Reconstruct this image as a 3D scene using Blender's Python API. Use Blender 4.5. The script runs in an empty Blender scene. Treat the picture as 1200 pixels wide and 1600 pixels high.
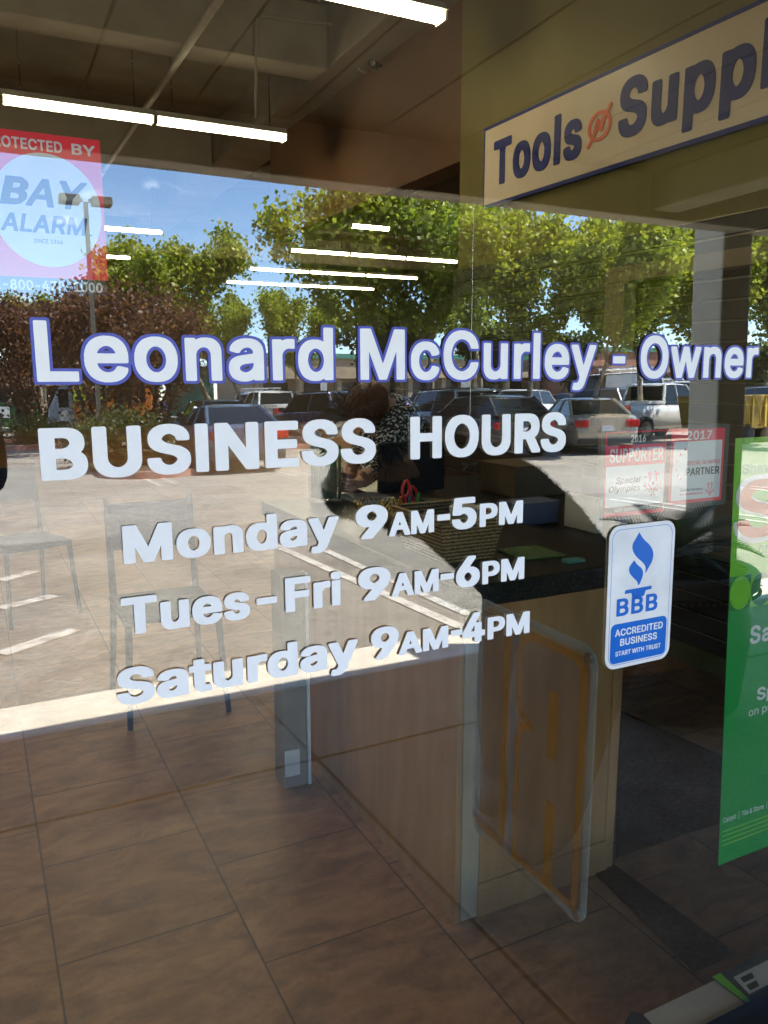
import bpy, bmesh, math, random
import numpy as np
from math import sin, cos, tan, radians, pi, atan, sqrt
from mathutils import Vector, Matrix
random.seed(7); np.random.seed(7)
SC = bpy.context.scene; COL = SC.collection
# ------------------------------------------------------------------ camera, sky, sun, exposure
F = 1253.0; CAM = Vector((0, -1.0, 1.5)); YAW = radians(26.99); PITCH = radians(10.05)
FWD = Vector((sin(YAW)*cos(PITCH), cos(YAW)*cos(PITCH), -sin(PITCH)))
RIGHT = Vector((cos(YAW), -sin(YAW), 0)); UP = RIGHT.cross(FWD)
cd = bpy.data.cameras.new("camera"); cam = bpy.data.objects.new("camera", cd); COL.objects.link(cam)
cd.sensor_fit = 'VERTICAL'; cd.sensor_height = 36; cd.sensor_width = 27; cd.lens = F/1600*36
cd.clip_start = 0.02; cd.clip_end = 2000
cam.location = CAM
cam.matrix_world = Matrix(((RIGHT.x, UP.x, -FWD.x, CAM.x), (RIGHT.y, UP.y, -FWD.y, CAM.y), (RIGHT.z, UP.z, -FWD.z, CAM.z), (0, 0, 0, 1)))
SC.camera = cam
SUN = Vector((0.47, 0.265, 0.84)).normalized()
SUN_EL = math.asin(SUN.z); SUN_AZ = math.atan2(SUN.x, SUN.y)
w = bpy.data.worlds.new("World"); SC.world = w; w.use_nodes = True
nt = w.node_tree; nt.nodes.clear()
wo = nt.nodes.new('ShaderNodeOutputWorld'); bg = nt.nodes.new('ShaderNodeBackground'); bg.inputs[1].default_value = 0.13
sky = nt.nodes.new('ShaderNodeTexSky'); sky.sky_type = 'NISHITA'; sky.sun_disc = False
sky.sun_elevation = SUN_EL; sky.sun_rotation = SUN_AZ; sky.air_density = 1.0; sky.dust_density = 0.05; sky.ozone_density = 4.0; sky.altitude = 1500
tc = nt.nodes.new('ShaderNodeTexCoord'); mp = nt.nodes.new('ShaderNodeMapping'); mp.inputs['Scale'].default_value = (1, 1, 2.6)
nz = nt.nodes.new('ShaderNodeTexNoise'); nz.inputs['Scale'].default_value = 3.1; nz.inputs['Detail'].default_value = 7; nz.inputs['Roughness'].default_value = 0.55
rp = nt.nodes.new('ShaderNodeValToRGB'); rp.color_ramp.elements[0].position = 0.605; rp.color_ramp.elements[1].position = 0.72
mx = nt.nodes.new('ShaderNodeMixRGB'); mx.inputs[2].default_value = (9.5, 9.8, 10.4, 1)
L = nt.links.new
L(tc.outputs['Generated'], mp.inputs[0]); L(mp.outputs[0], nz.inputs['Vector']); L(nz.outputs[0], rp.inputs[0]); L(rp.outputs[0], mx.inputs[0])
L(sky.outputs[0], mx.inputs[1]); L(mx.outputs[0], bg.inputs[0]); L(bg.outputs[0], wo.inputs[0])
sl = bpy.data.lights.new("sun", 'SUN'); sl.energy = 4.7; sl.angle = radians(0.53); sl.color = (1, 0.95, 0.87)
so = bpy.data.objects.new("sun", sl); COL.objects.link(so); so.rotation_euler = SUN.to_track_quat('Z', 'Y').to_euler(); so.location = (20, 0, 40)
vs = SC.view_settings; SC.display_settings.display_device = 'sRGB'
vs.view_transform = 'Standard'; vs.look = 'None'; vs.gamma = 1; vs.use_curve_mapping = False; vs.exposure = 2.87
cy = SC.cycles; cy.use_denoising = True; cy.max_bounces = 10; cy.transparent_max_bounces = 24; cy.diffuse_bounces = 4; cy.glossy_bounces = 4
cy.sample_clamp_indirect = 6; cy.caustics_reflective = False; cy.caustics_refractive = False
# ------------------------------------------------------------------ photograph geometry helpers (rays of the lens, met with planes of the place)
TILT = radians(1.0); GN = Vector((0, -cos(TILT), sin(TILT))); GP = Vector((0, 0, 1.5))
def gY(z): return (z-1.5)*tan(TILT)
def ray(x, y): return (F*FWD + (x-600)*RIGHT + (800-y)*UP).normalized()
def onp(o, d, ax, v): return o + d*((v-o[ax])/d[ax])
def pX(x, y, v): return onp(CAM, ray(x, y), 0, v)
def pY(x, y, v): return onp(CAM, ray(x, y), 1, v)
def pZ(x, y, v): return onp(CAM, ray(x, y), 2, v)
def pG(x, y):
    d = ray(x, y); P = CAM + d*((GP-CAM).dot(GN)/d.dot(GN)); return P
def G2(x, y): P = pG(x, y); return (P.x, P.z)
def rray(x, y):
    d = ray(x, y); return pG(x, y), d - 2*d.dot(GN)*GN
def rX(x, y, v): return onp(*rray(x, y), 0, v)
def rY(x, y, v): return onp(*rray(x, y), 1, v)
def rZ(x, y, v): return onp(*rray(x, y), 2, v)
LOT = -0.15
# ------------------------------------------------------------------ materials
def newmat(name):
    m = bpy.data.materials.new(name); m.use_nodes = True; n = m.node_tree.nodes; b = n['Principled BSDF']; return m, n, m.node_tree.links, b
def pm(name, c, c2=None, scale=12, rough=0.5, metal=0, bump=0, bscale=None, spec=0.5, detail=5, coat=0, stretch=None, mid=(0.35, 0.65), rvar=0.08, grain=0):
    m, n, l, b = newmat(name)
    if c2 is None: c2 = tuple(min(1, v*0.82) for v in c)
    t = n.new('ShaderNodeTexCoord'); mpn = n.new('ShaderNodeMapping'); l.new(t.outputs['Object'], mpn.inputs[0])
    if stretch: mpn.inputs['Scale'].default_value = stretch
    z = n.new('ShaderNodeTexNoise'); z.inputs['Scale'].default_value = scale; z.inputs['Detail'].default_value = detail; l.new(mpn.outputs[0], z.inputs['Vector'])
    r = n.new('ShaderNodeValToRGB'); r.color_ramp.elements[0].position, r.color_ramp.elements[1].position = mid
    r.color_ramp.elements[0].color = (*c2, 1); r.color_ramp.elements[1].color = (*c, 1)
    l.new(z.outputs[0], r.inputs[0]); l.new(r.outputs[0], b.inputs['Base Color'])
    if grain:
        z3 = n.new('ShaderNodeTexNoise'); z3.inputs['Scale'].default_value = grain; z3.inputs['Detail'].default_value = 3; l.new(mpn.outputs[0], z3.inputs['Vector']); z4 = n.new('ShaderNodeTexNoise'); z4.inputs['Scale'].default_value = grain/14; z4.inputs['Detail'].default_value = 8; z4.inputs['Distortion'].default_value = 1.5; l.new(mpn.outputs[0], z4.inputs['Vector'])
        g_ = n.new('ShaderNodeMapRange'); g_.inputs[1].default_value = 0.3; g_.inputs[2].default_value = 0.7; g_.inputs[3].default_value = 0.62; g_.inputs[4].default_value = 1.2; l.new(z3.outputs[0], g_.inputs[0]); g2 = n.new('ShaderNodeMapRange'); g2.inputs[1].default_value = 0.3; g2.inputs[2].default_value = 0.6; g2.inputs[3].default_value = 0.82; g2.inputs[4].default_value = 1.06; l.new(z4.outputs[0], g2.inputs[0])
        gm = n.new('ShaderNodeMath'); gm.operation = 'MULTIPLY'; l.new(g_.outputs[0], gm.inputs[0]); l.new(g2.outputs[0], gm.inputs[1]); gx_ = n.new('ShaderNodeMixRGB'); gx_.blend_type = 'MULTIPLY'; gx_.inputs[0].default_value = 1; l.new(r.outputs[0], gx_.inputs[1]); l.new(gm.outputs[0], gx_.inputs[2]); l.new(gx_.outputs[0], b.inputs['Base Color'])
    b.inputs['Metallic'].default_value = metal; b.inputs['Specular IOR Level'].default_value = spec; b.inputs['Coat Weight'].default_value = coat
    mr = n.new('ShaderNodeMapRange'); mr.inputs[3].default_value = max(0.02, rough-rvar); mr.inputs[4].default_value = min(1, rough+rvar)
    l.new(z.outputs[0], mr.inputs[0]); l.new(mr.outputs[0], b.inputs['Roughness'])
    if bump:
        z2 = n.new('ShaderNodeTexNoise'); z2.inputs['Scale'].default_value = bscale or scale*4; z2.inputs['Detail'].default_value = 4; l.new(mpn.outputs[0], z2.inputs['Vector'])
        bn = n.new('ShaderNodeBump'); bn.inputs['Strength'].default_value = bump; bn.inputs['Distance'].default_value = 0.01
        l.new(z2.outputs[0], bn.inputs['Height']); l.new(bn.outputs[0], b.inputs['Normal'])
    return m
def emat(name, c, s):
    m, n, l, b = newmat(name); b.inputs['Base Color'].default_value = (0.8, 0.8, 0.8, 1)
    b.inputs['Emission Color'].default_value = (*c, 1); b.inputs['Emission Strength'].default_value = s; return m
def glassmat():
    m, n, l, b = newmat("window_glass_coating"); n.remove(b); o = n['Material Output']
    lw = n.new('ShaderNodeLayerWeight'); lw.inputs[0].default_value = 0.5
    pw = n.new('ShaderNodeMath'); pw.operation = 'POWER'; pw.inputs[1].default_value = 1.5; l.new(lw.outputs['Facing'], pw.inputs[0])
    fr = n.new('ShaderNodeMath'); fr.operation = 'MULTIPLY_ADD'; fr.inputs[1].default_value = 0.24; fr.inputs[2].default_value = 0.172; fr.use_clamp = True; l.new(pw.outputs[0], fr.inputs[0])
    tr = n.new('ShaderNodeBsdfTransparent'); tr.inputs[0].default_value = (0.86, 0.87, 0.84, 1)
    gl = n.new('ShaderNodeBsdfGlossy'); gl.inputs['Roughness'].default_value = 0.0; gl.inputs[0].default_value = (1, 1, 1, 1)
    t_ = n.new('ShaderNodeTexCoord'); z_ = n.new('ShaderNodeTexNoise'); z_.inputs['Scale'].default_value = 2.2; z_.inputs['Detail'].default_value = 1; l.new(t_.outputs['Object'], z_.inputs[0])
    bn = n.new('ShaderNodeBump'); bn.inputs['Strength'].default_value = 1; bn.inputs['Distance'].default_value = 0.0004; l.new(z_.outputs[0], bn.inputs['Height']); l.new(bn.outputs[0], gl.inputs['Normal'])
    ms = n.new('ShaderNodeMixShader'); l.new(fr.outputs[0], ms.inputs[0]); l.new(tr.outputs[0], ms.inputs[1]); l.new(gl.outputs[0], ms.inputs[2]); l.new(ms.outputs[0], o.inputs[0])
    return m
def clearmat(name, tint=(0.97, 0.98, 0.97), gloss=0.0, c=None):
    m, n, l, b = newmat(name); n.remove(b); o = n['Material Output']
    tr = n.new('ShaderNodeBsdfTransparent'); tr.inputs[0].default_value = (*tint, 1)
    if gloss or c:
        gl = n.new('ShaderNodeBsdfDiffuse' if c else 'ShaderNodeBsdfGlossy'); gl.inputs[0].default_value = (*(c or (1, 1, 1)), 1)
        ms = n.new('ShaderNodeMixShader'); ms.inputs[0].default_value = gloss
        l.new(tr.outputs[0], ms.inputs[1]); l.new(gl.outputs[0], ms.inputs[2]); l.new(ms.outputs[0], o.inputs[0])
    else: l.new(tr.outputs[0], o.inputs[0])
    return m
def leafmat(name, c1, c2, c3):
    m, n, l, b = newmat(name); n.remove(b); o = n['Material Output']
    g = n.new('ShaderNodeNewGeometry'); r = n.new('ShaderNodeValToRGB'); e = r.color_ramp.elements
    e[0].color = (*c1, 1); e[1].color = (*c3, 1); e.new(0.55).color = (*c2, 1); l.new(g.outputs['Random Per Island'], r.inputs[0])
    d = n.new('ShaderNodeBsdfPrincipled'); d.inputs['Roughness'].default_value = 0.45; d.inputs['Specular IOR Level'].default_value = 0.35
    t = n.new('ShaderNodeBsdfTranslucent'); ms = n.new('ShaderNodeMixShader'); ms.inputs[0].default_value = 0.42
    mu = n.new('ShaderNodeMixRGB'); mu.blend_type = 'MULTIPLY'; mu.inputs[0].default_value = 1; mu.inputs[2].default_value = (1.5, 1.6, 0.7, 1)
    l.new(r.outputs[0], d.inputs['Base Color']); l.new(r.outputs[0], mu.inputs[1]); l.new(mu.outputs[0], t.inputs[0])
    l.new(d.outputs[0], ms.inputs[1]); l.new(t.outputs[0], ms.inputs[2]); l.new(ms.outputs[0], o.inputs[0]); return m
def paint(name, c, rough=0.28, metal=0.0):
    return pm(name, c, tuple(v*0.9 for v in c), scale=3, rough=rough, metal=metal, coat=0.6)
M = {}
def mk(k, *a, **q): M[k] = pm(k.replace('_', ' '), *a, **q)
mk('white_vinyl', (0.84, 0.82, 0.80), (0.81, 0.79, 0.77), scale=30, rough=0.45); mk('blue_vinyl', (0.075, 0.09, 0.42), (0.065, 0.08, 0.38), rough=0.45)
mk('sticker_red', (0.92, 0.015, 0.03), (0.8, 0.012, 0.025), rough=0.4); mk('sticker_white', (0.68, 0.68, 0.67), (0.64, 0.64, 0.63), rough=0.4)
mk('sticker_blue', (0.008, 0.02, 0.14), rough=0.4); mk('sticker_black', (0.012, 0.012, 0.014), rough=0.4); mk('sticker_grey', (0.03, 0.033, 0.037), rough=0.5)
mk('crimson', (0.8, 0.008, 0.05), rough=0.4); mk('seal_blue', (0.0, 0.13, 0.53), (0.0, 0.12, 0.5), rough=0.4); mk('seal_white', (0.82, 0.80, 0.77), rough=0.4)
mk('poster_green', (0.0, 0.30, 0.05), (0.0, 0.285, 0.047), rough=0.5); mk('poster_lime', (0.17, 0.56, 0.01), (0.16, 0.54, 0.01), rough=0.5); mk('poster_light', (0.27, 0.6, 0.05), rough=0.5)
mk('poster_mid', (0.0, 0.2, 0.045), rough=0.5); mk('poster_orange', (0.8, 0.10, 0.01), rough=0.5)
mk('black_metal', (0.01, 0.01, 0.011), rough=0.35, metal=0.3); mk('cream_paint', (0.55, 0.47, 0.37), (0.5, 0.42, 0.32), scale=4, rough=0.5)
mk('stucco', (0.42, 0.37, 0.30), (0.36, 0.32, 0.26), scale=6, rough=0.9, bump=0.4, bscale=60)
mk('concrete_walk', (0.27, 0.185, 0.12), (0.20, 0.135, 0.085), scale=5, rough=0.85, bump=0.2, bscale=70, detail=8, grain=60)
mk('curb_concrete', (0.62, 0.56, 0.46), (0.52, 0.465, 0.375), scale=7, rough=0.85, bump=0.25, bscale=60, detail=8)
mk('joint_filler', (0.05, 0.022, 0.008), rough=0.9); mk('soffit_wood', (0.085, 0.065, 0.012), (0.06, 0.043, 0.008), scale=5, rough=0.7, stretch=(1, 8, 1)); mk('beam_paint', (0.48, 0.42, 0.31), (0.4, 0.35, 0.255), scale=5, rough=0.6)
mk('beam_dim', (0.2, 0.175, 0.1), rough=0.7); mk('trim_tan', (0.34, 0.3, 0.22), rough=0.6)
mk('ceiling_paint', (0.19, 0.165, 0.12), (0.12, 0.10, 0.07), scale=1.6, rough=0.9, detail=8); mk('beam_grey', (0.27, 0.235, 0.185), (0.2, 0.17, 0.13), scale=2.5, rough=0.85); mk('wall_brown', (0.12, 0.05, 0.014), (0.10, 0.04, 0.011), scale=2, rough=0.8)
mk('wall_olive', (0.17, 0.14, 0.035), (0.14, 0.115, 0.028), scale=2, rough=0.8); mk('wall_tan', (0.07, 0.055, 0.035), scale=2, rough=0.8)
mk('slat_board', (0.026, 0.018, 0.012), (0.018, 0.012, 0.008), scale=5, rough=0.55, stretch=(1, 6, 1)); mk('metal_edge', (0.22, 0.19, 0.13), rough=0.3, metal=0.6)
mk('counter_wood', (0.42, 0.225, 0.09), (0.33, 0.165, 0.06), scale=3, rough=0.45, stretch=(6, 6, 1), detail=7); mk('counter_pale', (0.4, 0.31, 0.2), (0.33, 0.25, 0.16), scale=3, rough=0.5, stretch=(8, 8, 0.8)); mk('counter_edge', (0.22, 0.13, 0.065), scale=5, rough=0.5, stretch=(20, 20, 1))
mk('frame_wood', (0.2, 0.145, 0.075), scale=4, rough=0.6); mk('granite', (0.05, 0.05, 0.055), (0.004, 0.004, 0.005), scale=160, rough=0.35, spec=0.25, mid=(0.5, 0.72)); mk('white_plastic', (0.7, 0.7, 0.68), rough=0.4); mk('white_metal', (0.55, 0.53, 0.48), rough=0.4, metal=0.1)
mk('sign_cream', (0.60, 0.50, 0.37), (0.57, 0.47, 0.35), scale=3, rough=0.4, spec=0.25); mk('sign_navy', (0.006, 0.022, 0.19), rough=0.5, spec=0.15); mk('sign_orange', (0.7, 0.1, 0.02), rough=0.3)
mk('chair_blue', (0.008, 0.014, 0.035), rough=0.6, spec=0.2); mk('dark_plastic', (0.009, 0.009, 0.01), rough=0.75, spec=0.2); mk('red_plastic', (0.55, 0.02, 0.02), rough=0.3); mk('steel', (0.5, 0.5, 0.5), rough=0.25, metal=1)
mk('gold', (0.62, 0.42, 0.13), rough=0.3, metal=0.9); mk('paper', (0.65, 0.6, 0.5), rough=0.7); mk('green_card', (0.05, 0.13, 0.02), rough=0.6); mk('teal_card', (0.08, 0.25, 0.23), rough=0.6); mk('box_blue', (0.12, 0.14, 0.22), rough=0.5); mk('cardboard', (0.12, 0.075, 0.035), rough=0.8)
mk('stem_green', (0.10, 0.24, 0.02), (0.03, 0.10, 0.008), scale=25, rough=0.4, stretch=(6, 6, 0.6)); mk('rug_dark', (0.075, 0.032, 0.007), (0.045, 0.019, 0.004), scale=60, rough=0.95, bump=0.3, spec=0.05); mk('rug_brown', (0.14, 0.085, 0.04), (0.10, 0.06, 0.028), scale=50, rough=0.95, bump=0.3)
mk('sign_purple', (0.10, 0.07, 0.12), rough=0.4); mk('acrylic_orange', (0.72, 0.30, 0.03), rough=0.5); mk('acrylic_white', (0.6, 0.6, 0.55), rough=0.4)
mk('skin', (0.45, 0.25, 0.16), (0.4, 0.21, 0.13), rough=0.5); mk('hair_auburn', (0.16, 0.06, 0.02), (0.08, 0.03, 0.01), scale=60, rough=0.5, stretch=(6, 6, 1)); mk('hair_black', (0.015, 0.012, 0.01), (0.006, 0.005, 0.004), scale=60, rough=0.55)
mk('cloth_black', (0.012, 0.012, 0.014), rough=0.9, bump=0.3, bscale=120); mk('cloth_navy', (0.03, 0.05, 0.18), rough=0.9); mk('cloth_dark', (0.03, 0.022, 0.018), rough=0.95, bump=0.5, bscale=90); mk('cloth_denim', (0.05, 0.07, 0.12), rough=0.9); mk('shoe', (0.03, 0.025, 0.02), rough=0.6)
mk('speckle', (0.62, 0.57, 0.48), (0.008, 0.008, 0.01), scale=75, rough=0.95, mid=(0.52, 0.60), detail=3)
mk('bark', (0.30, 0.26, 0.19), (0.13, 0.10, 0.07), scale=5, rough=0.9, bump=0.4, stretch=(1, 1, 0.5)); mk('bark_dark', (0.07, 0.05, 0.04), rough=0.9, bump=0.4)
mk('asphalt_far', (0.33, 0.30, 0.255), (0.27, 0.245, 0.205), scale=0.35, rough=0.95, bump=0.3, bscale=40, detail=9, grain=22); mk('asphalt_near', (0.27, 0.247, 0.205), (0.20, 0.182, 0.15), scale=0.8, rough=0.95, bump=0.5, bscale=60, detail=10, grain=45); mk('line_paint', (0.50, 0.47, 0.41), (0.27, 0.24, 0.2), scale=9, rough=0.8, detail=8, mid=(0.36, 0.52))
mk('curb_red', (0.45, 0.17, 0.12), (0.4, 0.28, 0.22), scale=4, rough=0.8); mk('mulch', (0.09, 0.06, 0.04), (0.05, 0.035, 0.022), scale=20, rough=1, bump=0.6); mk('brick_pink', (0.30, 0.16, 0.11), (0.26, 0.135, 0.09), scale=1.5, rough=0.9); mk('brick_dark', (0.22, 0.12, 0.08), scale=1.5, rough=0.9); mk('roof_green', (0.05, 0.22, 0.17), rough=0.5); mk('shop_dark', (0.02, 0.02, 0.022), rough=0.2); mk('shop_tan', (0.36, 0.29, 0.2), scale=1, rough=0.9); mk('teal_fence', (0.05, 0.19, 0.16), (0.04, 0.15, 0.13), scale=2, rough=0.6)
mk('rubber', (0.012, 0.012, 0.012), rough=0.85); mk('alloy', (0.5, 0.5, 0.5), rough=0.3, metal=0.9); mk('car_glass', (0.012, 0.016, 0.02), rough=0.06, rvar=0.02, spec=0.35); mk('tail_red', (0.5, 0.01, 0.012), rough=0.2); mk('lamp_clear', (0.7, 0.7, 0.7), rough=0.15); mk('trim_black', (0.015, 0.015, 0.016), rough=0.5); mk('plate', (0.6, 0.62, 0.65), rough=0.4)
mk('planter', (0.028, 0.024, 0.02), (0.02, 0.017, 0.014), scale=9, rough=0.55); mk('planter_rim', (0.11, 0.10, 0.09), rough=0.5); mk('soil', (0.05, 0.035, 0.02), rough=1)
mk('mustard', (0.36, 0.22, 0.035), (0.3, 0.18, 0.03), scale=3, rough=0.7); mk('yellow', (0.62, 0.42, 0.04), rough=0.5); mk('truck_orange', (0.5, 0.15, 0.02), rough=0.5); mk('truck_lime', (0.4, 0.5, 0.04), rough=0.5); mk('silver', (0.5, 0.5, 0.5), rough=0.4, metal=0.5); mk('dumpster', (0.03, 0.12, 0.04), rough=0.5); mk('bronze', (0.12, 0.1, 0.075), rough=0.5, metal=0.3); mk('pipe_paint', (0.3, 0.27, 0.21), rough=0.6); mk('banner_magenta', (0.5, 0.03, 0.13), rough=0.6)
M['tube'] = emat('lit fluorescent tube', (1, 0.86, 0.56), 6.8); M['glass'] = glassmat(); M['glass_clear'] = clearmat('glass outer face'); M['acrylic_orange'] = clearmat('amber film', (0.96, 0.9, 0.78), 0.2, (0.6, 0.25, 0.02)); M['acrylic_white'] = clearmat('frosted edge', (0.95, 0.95, 0.95), 0.3, (0.5, 0.5, 0.47)); M['purple_film'] = clearmat('purple film', (0.95, 0.92, 0.94), 0.05, (0.2, 0.15, 0.2)); M['acrylic'] = clearmat('clear acrylic', (0.93, 0.93, 0.93), 0.05); M['sleeve'] = clearmat('clear plastic sleeve', (0.8, 0.8, 0.78), 0.10, (0.6, 0.6, 0.55))
M['leaf'] = leafmat('plane leaves', (0.10, 0.145, 0.015), (0.25, 0.28, 0.032), (0.41, 0.41, 0.075)); M['leaf_soft'] = leafmat('soft plane leaves', (0.085, 0.135, 0.02), (0.20, 0.25, 0.04), (0.33, 0.36, 0.09)); M['leaf_plum'] = leafmat('plum leaves', (0.05, 0.02, 0.016), (0.11, 0.045, 0.03), (0.20, 0.10, 0.06)); M['leaf_shrub'] = leafmat('shrub leaves', (0.05, 0.06, 0.015), (0.09, 0.09, 0.03), (0.14, 0.11, 0.05)); M['leaf_sago'] = leafmat('sago leaflets', (0.03, 0.05, 0.02), (0.05, 0.08, 0.03), (0.10, 0.12, 0.06)); M['leaf_dark'] = leafmat('dark leaves', (0.02, 0.035, 0.008), (0.035, 0.055, 0.012), (0.06, 0.08, 0.02))
def tilemat():
    m, n, l, b = newmat("floor tile"); t = n.new('ShaderNodeTexCoord'); sp = n.new('ShaderNodeSeparateXYZ'); l.new(t.outputs['Object'], sp.inputs[0])
    cx = n.new('ShaderNodeCombineXYZ'); a = n.new('ShaderNodeMath'); a.inputs[1].default_value = -(0.995-0.23)+4.6; c = n.new('ShaderNodeMath'); c.inputs[1].default_value = -0.08+4.75*2
    l.new(sp.outputs[1], a.inputs[0]); l.new(sp.outputs[0], c.inputs[0]); l.new(a.outputs[0], cx.inputs[0]); l.new(c.outputs[0], cx.inputs[1])
    br = n.new('ShaderNodeTexBrick'); br.offset = 0.5; br.offset_frequency = 2; br.inputs['Scale'].default_value = 1; br.inputs['Mortar Size'].default_value = 0.0032; br.inputs['Mortar Smooth'].default_value = 0.2
    br.inputs['Brick Width'].default_value = 0.46; br.inputs['Row Height'].default_value = 0.475; br.inputs['Color1'].default_value = (0.82, 0.84, 0.86, 1); br.inputs['Color2'].default_value = (1.1, 1.06, 1.0, 1); br.inputs['Mortar'].default_value = (0.25, 0.25, 0.27, 1)
    l.new(cx.outputs[0], br.inputs[0])
    b2 = n.new('ShaderNodeTexBrick'); b2.offset = 0.5; b2.offset_frequency = 2
    for q_, v_ in (('Scale', 1), ('Mortar Size', 0.0), ('Brick Width', 0.46), ('Row Height', 0.475)): b2.inputs[q_].default_value = v_
    b2.inputs['Color1'].default_value = (0, 0, 0, 1); b2.inputs['Color2'].default_value = (1, 1, 1, 1); l.new(cx.outputs[0], b2.inputs[0]); wm = n.new('ShaderNodeMath'); wm.operation = 'MULTIPLY'; wm.inputs[1].default_value = 37.0; l.new(b2.outputs[0], wm.inputs[0])
    z = n.new('ShaderNodeTexNoise'); z.noise_dimensions = '4D'; l.new(wm.outputs[0], z.inputs['W']); z.inputs['Scale'].default_value = 7; z.inputs['Detail'].default_value = 12; z.inputs['Distortion'].default_value = 1.2; z.inputs['Roughness'].default_value = 0.62
    mp_ = n.new('ShaderNodeMapping'); mp_.inputs['Rotation'].default_value = (0, 0, 0.5); mp_.inputs['Scale'].default_value = (0.8, 1.7, 1); l.new(t.outputs['Object'], mp_.inputs[0]); l.new(mp_.outputs[0], z.inputs['Vector'])
    r = n.new('ShaderNodeValToRGB'); r.color_ramp.elements[0].position = 0.3; r.color_ramp.elements[1].position = 0.72; r.color_ramp.elements[0].color = (0.15, 0.068, 0.03, 1); r.color_ramp.elements[1].color = (0.44, 0.215, 0.092, 1); l.new(z.outputs[0], r.inputs[0])
    mu = n.new('ShaderNodeMixRGB'); mu.blend_type = 'MULTIPLY'; mu.inputs[0].default_value = 1; l.new(r.outputs[0], mu.inputs[1]); l.new(br.outputs[0], mu.inputs[2]); l.new(mu.outputs[0], b.inputs['Base Color'])
    b.inputs['Roughness'].default_value = 0.42; bn = n.new('ShaderNodeBump'); bn.inputs['Strength'].default_value = 0.25; bn.inputs['Distance'].default_value = 0.004; bn.invert = True
    l.new(br.outputs['Fac'], bn.inputs['Height']); l.new(bn.outputs[0], b.inputs['Normal']); return m
M['tile'] = tilemat()
def wickermat():
    m, n, l, b = newmat("woven wicker"); t = n.new('ShaderNodeTexCoord'); wv = n.new('ShaderNodeTexWave'); wv.bands_direction = 'Z'; wv.inputs['Scale'].default_value = 30; wv.inputs['Distortion'].default_value = 3; wv.inputs['Detail Scale'].default_value = 6
    r = n.new('ShaderNodeValToRGB'); r.color_ramp.elements[0].color = (0.08, 0.045, 0.015, 1); r.color_ramp.elements[1].color = (0.42, 0.29, 0.13, 1)
    l.new(t.outputs['Object'], wv.inputs[0]); l.new(wv.outputs[0], r.inputs[0]); l.new(r.outputs[0], b.inputs['Base Color']); b.inputs['Roughness'].default_value = 0.8
    bn = n.new('ShaderNodeBump'); bn.inputs['Distance'].default_value = 0.004; l.new(wv.outputs[0], bn.inputs['Height']); l.new(bn.outputs[0], b.inputs['Normal']); return m
M['wicker'] = wickermat()
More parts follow.
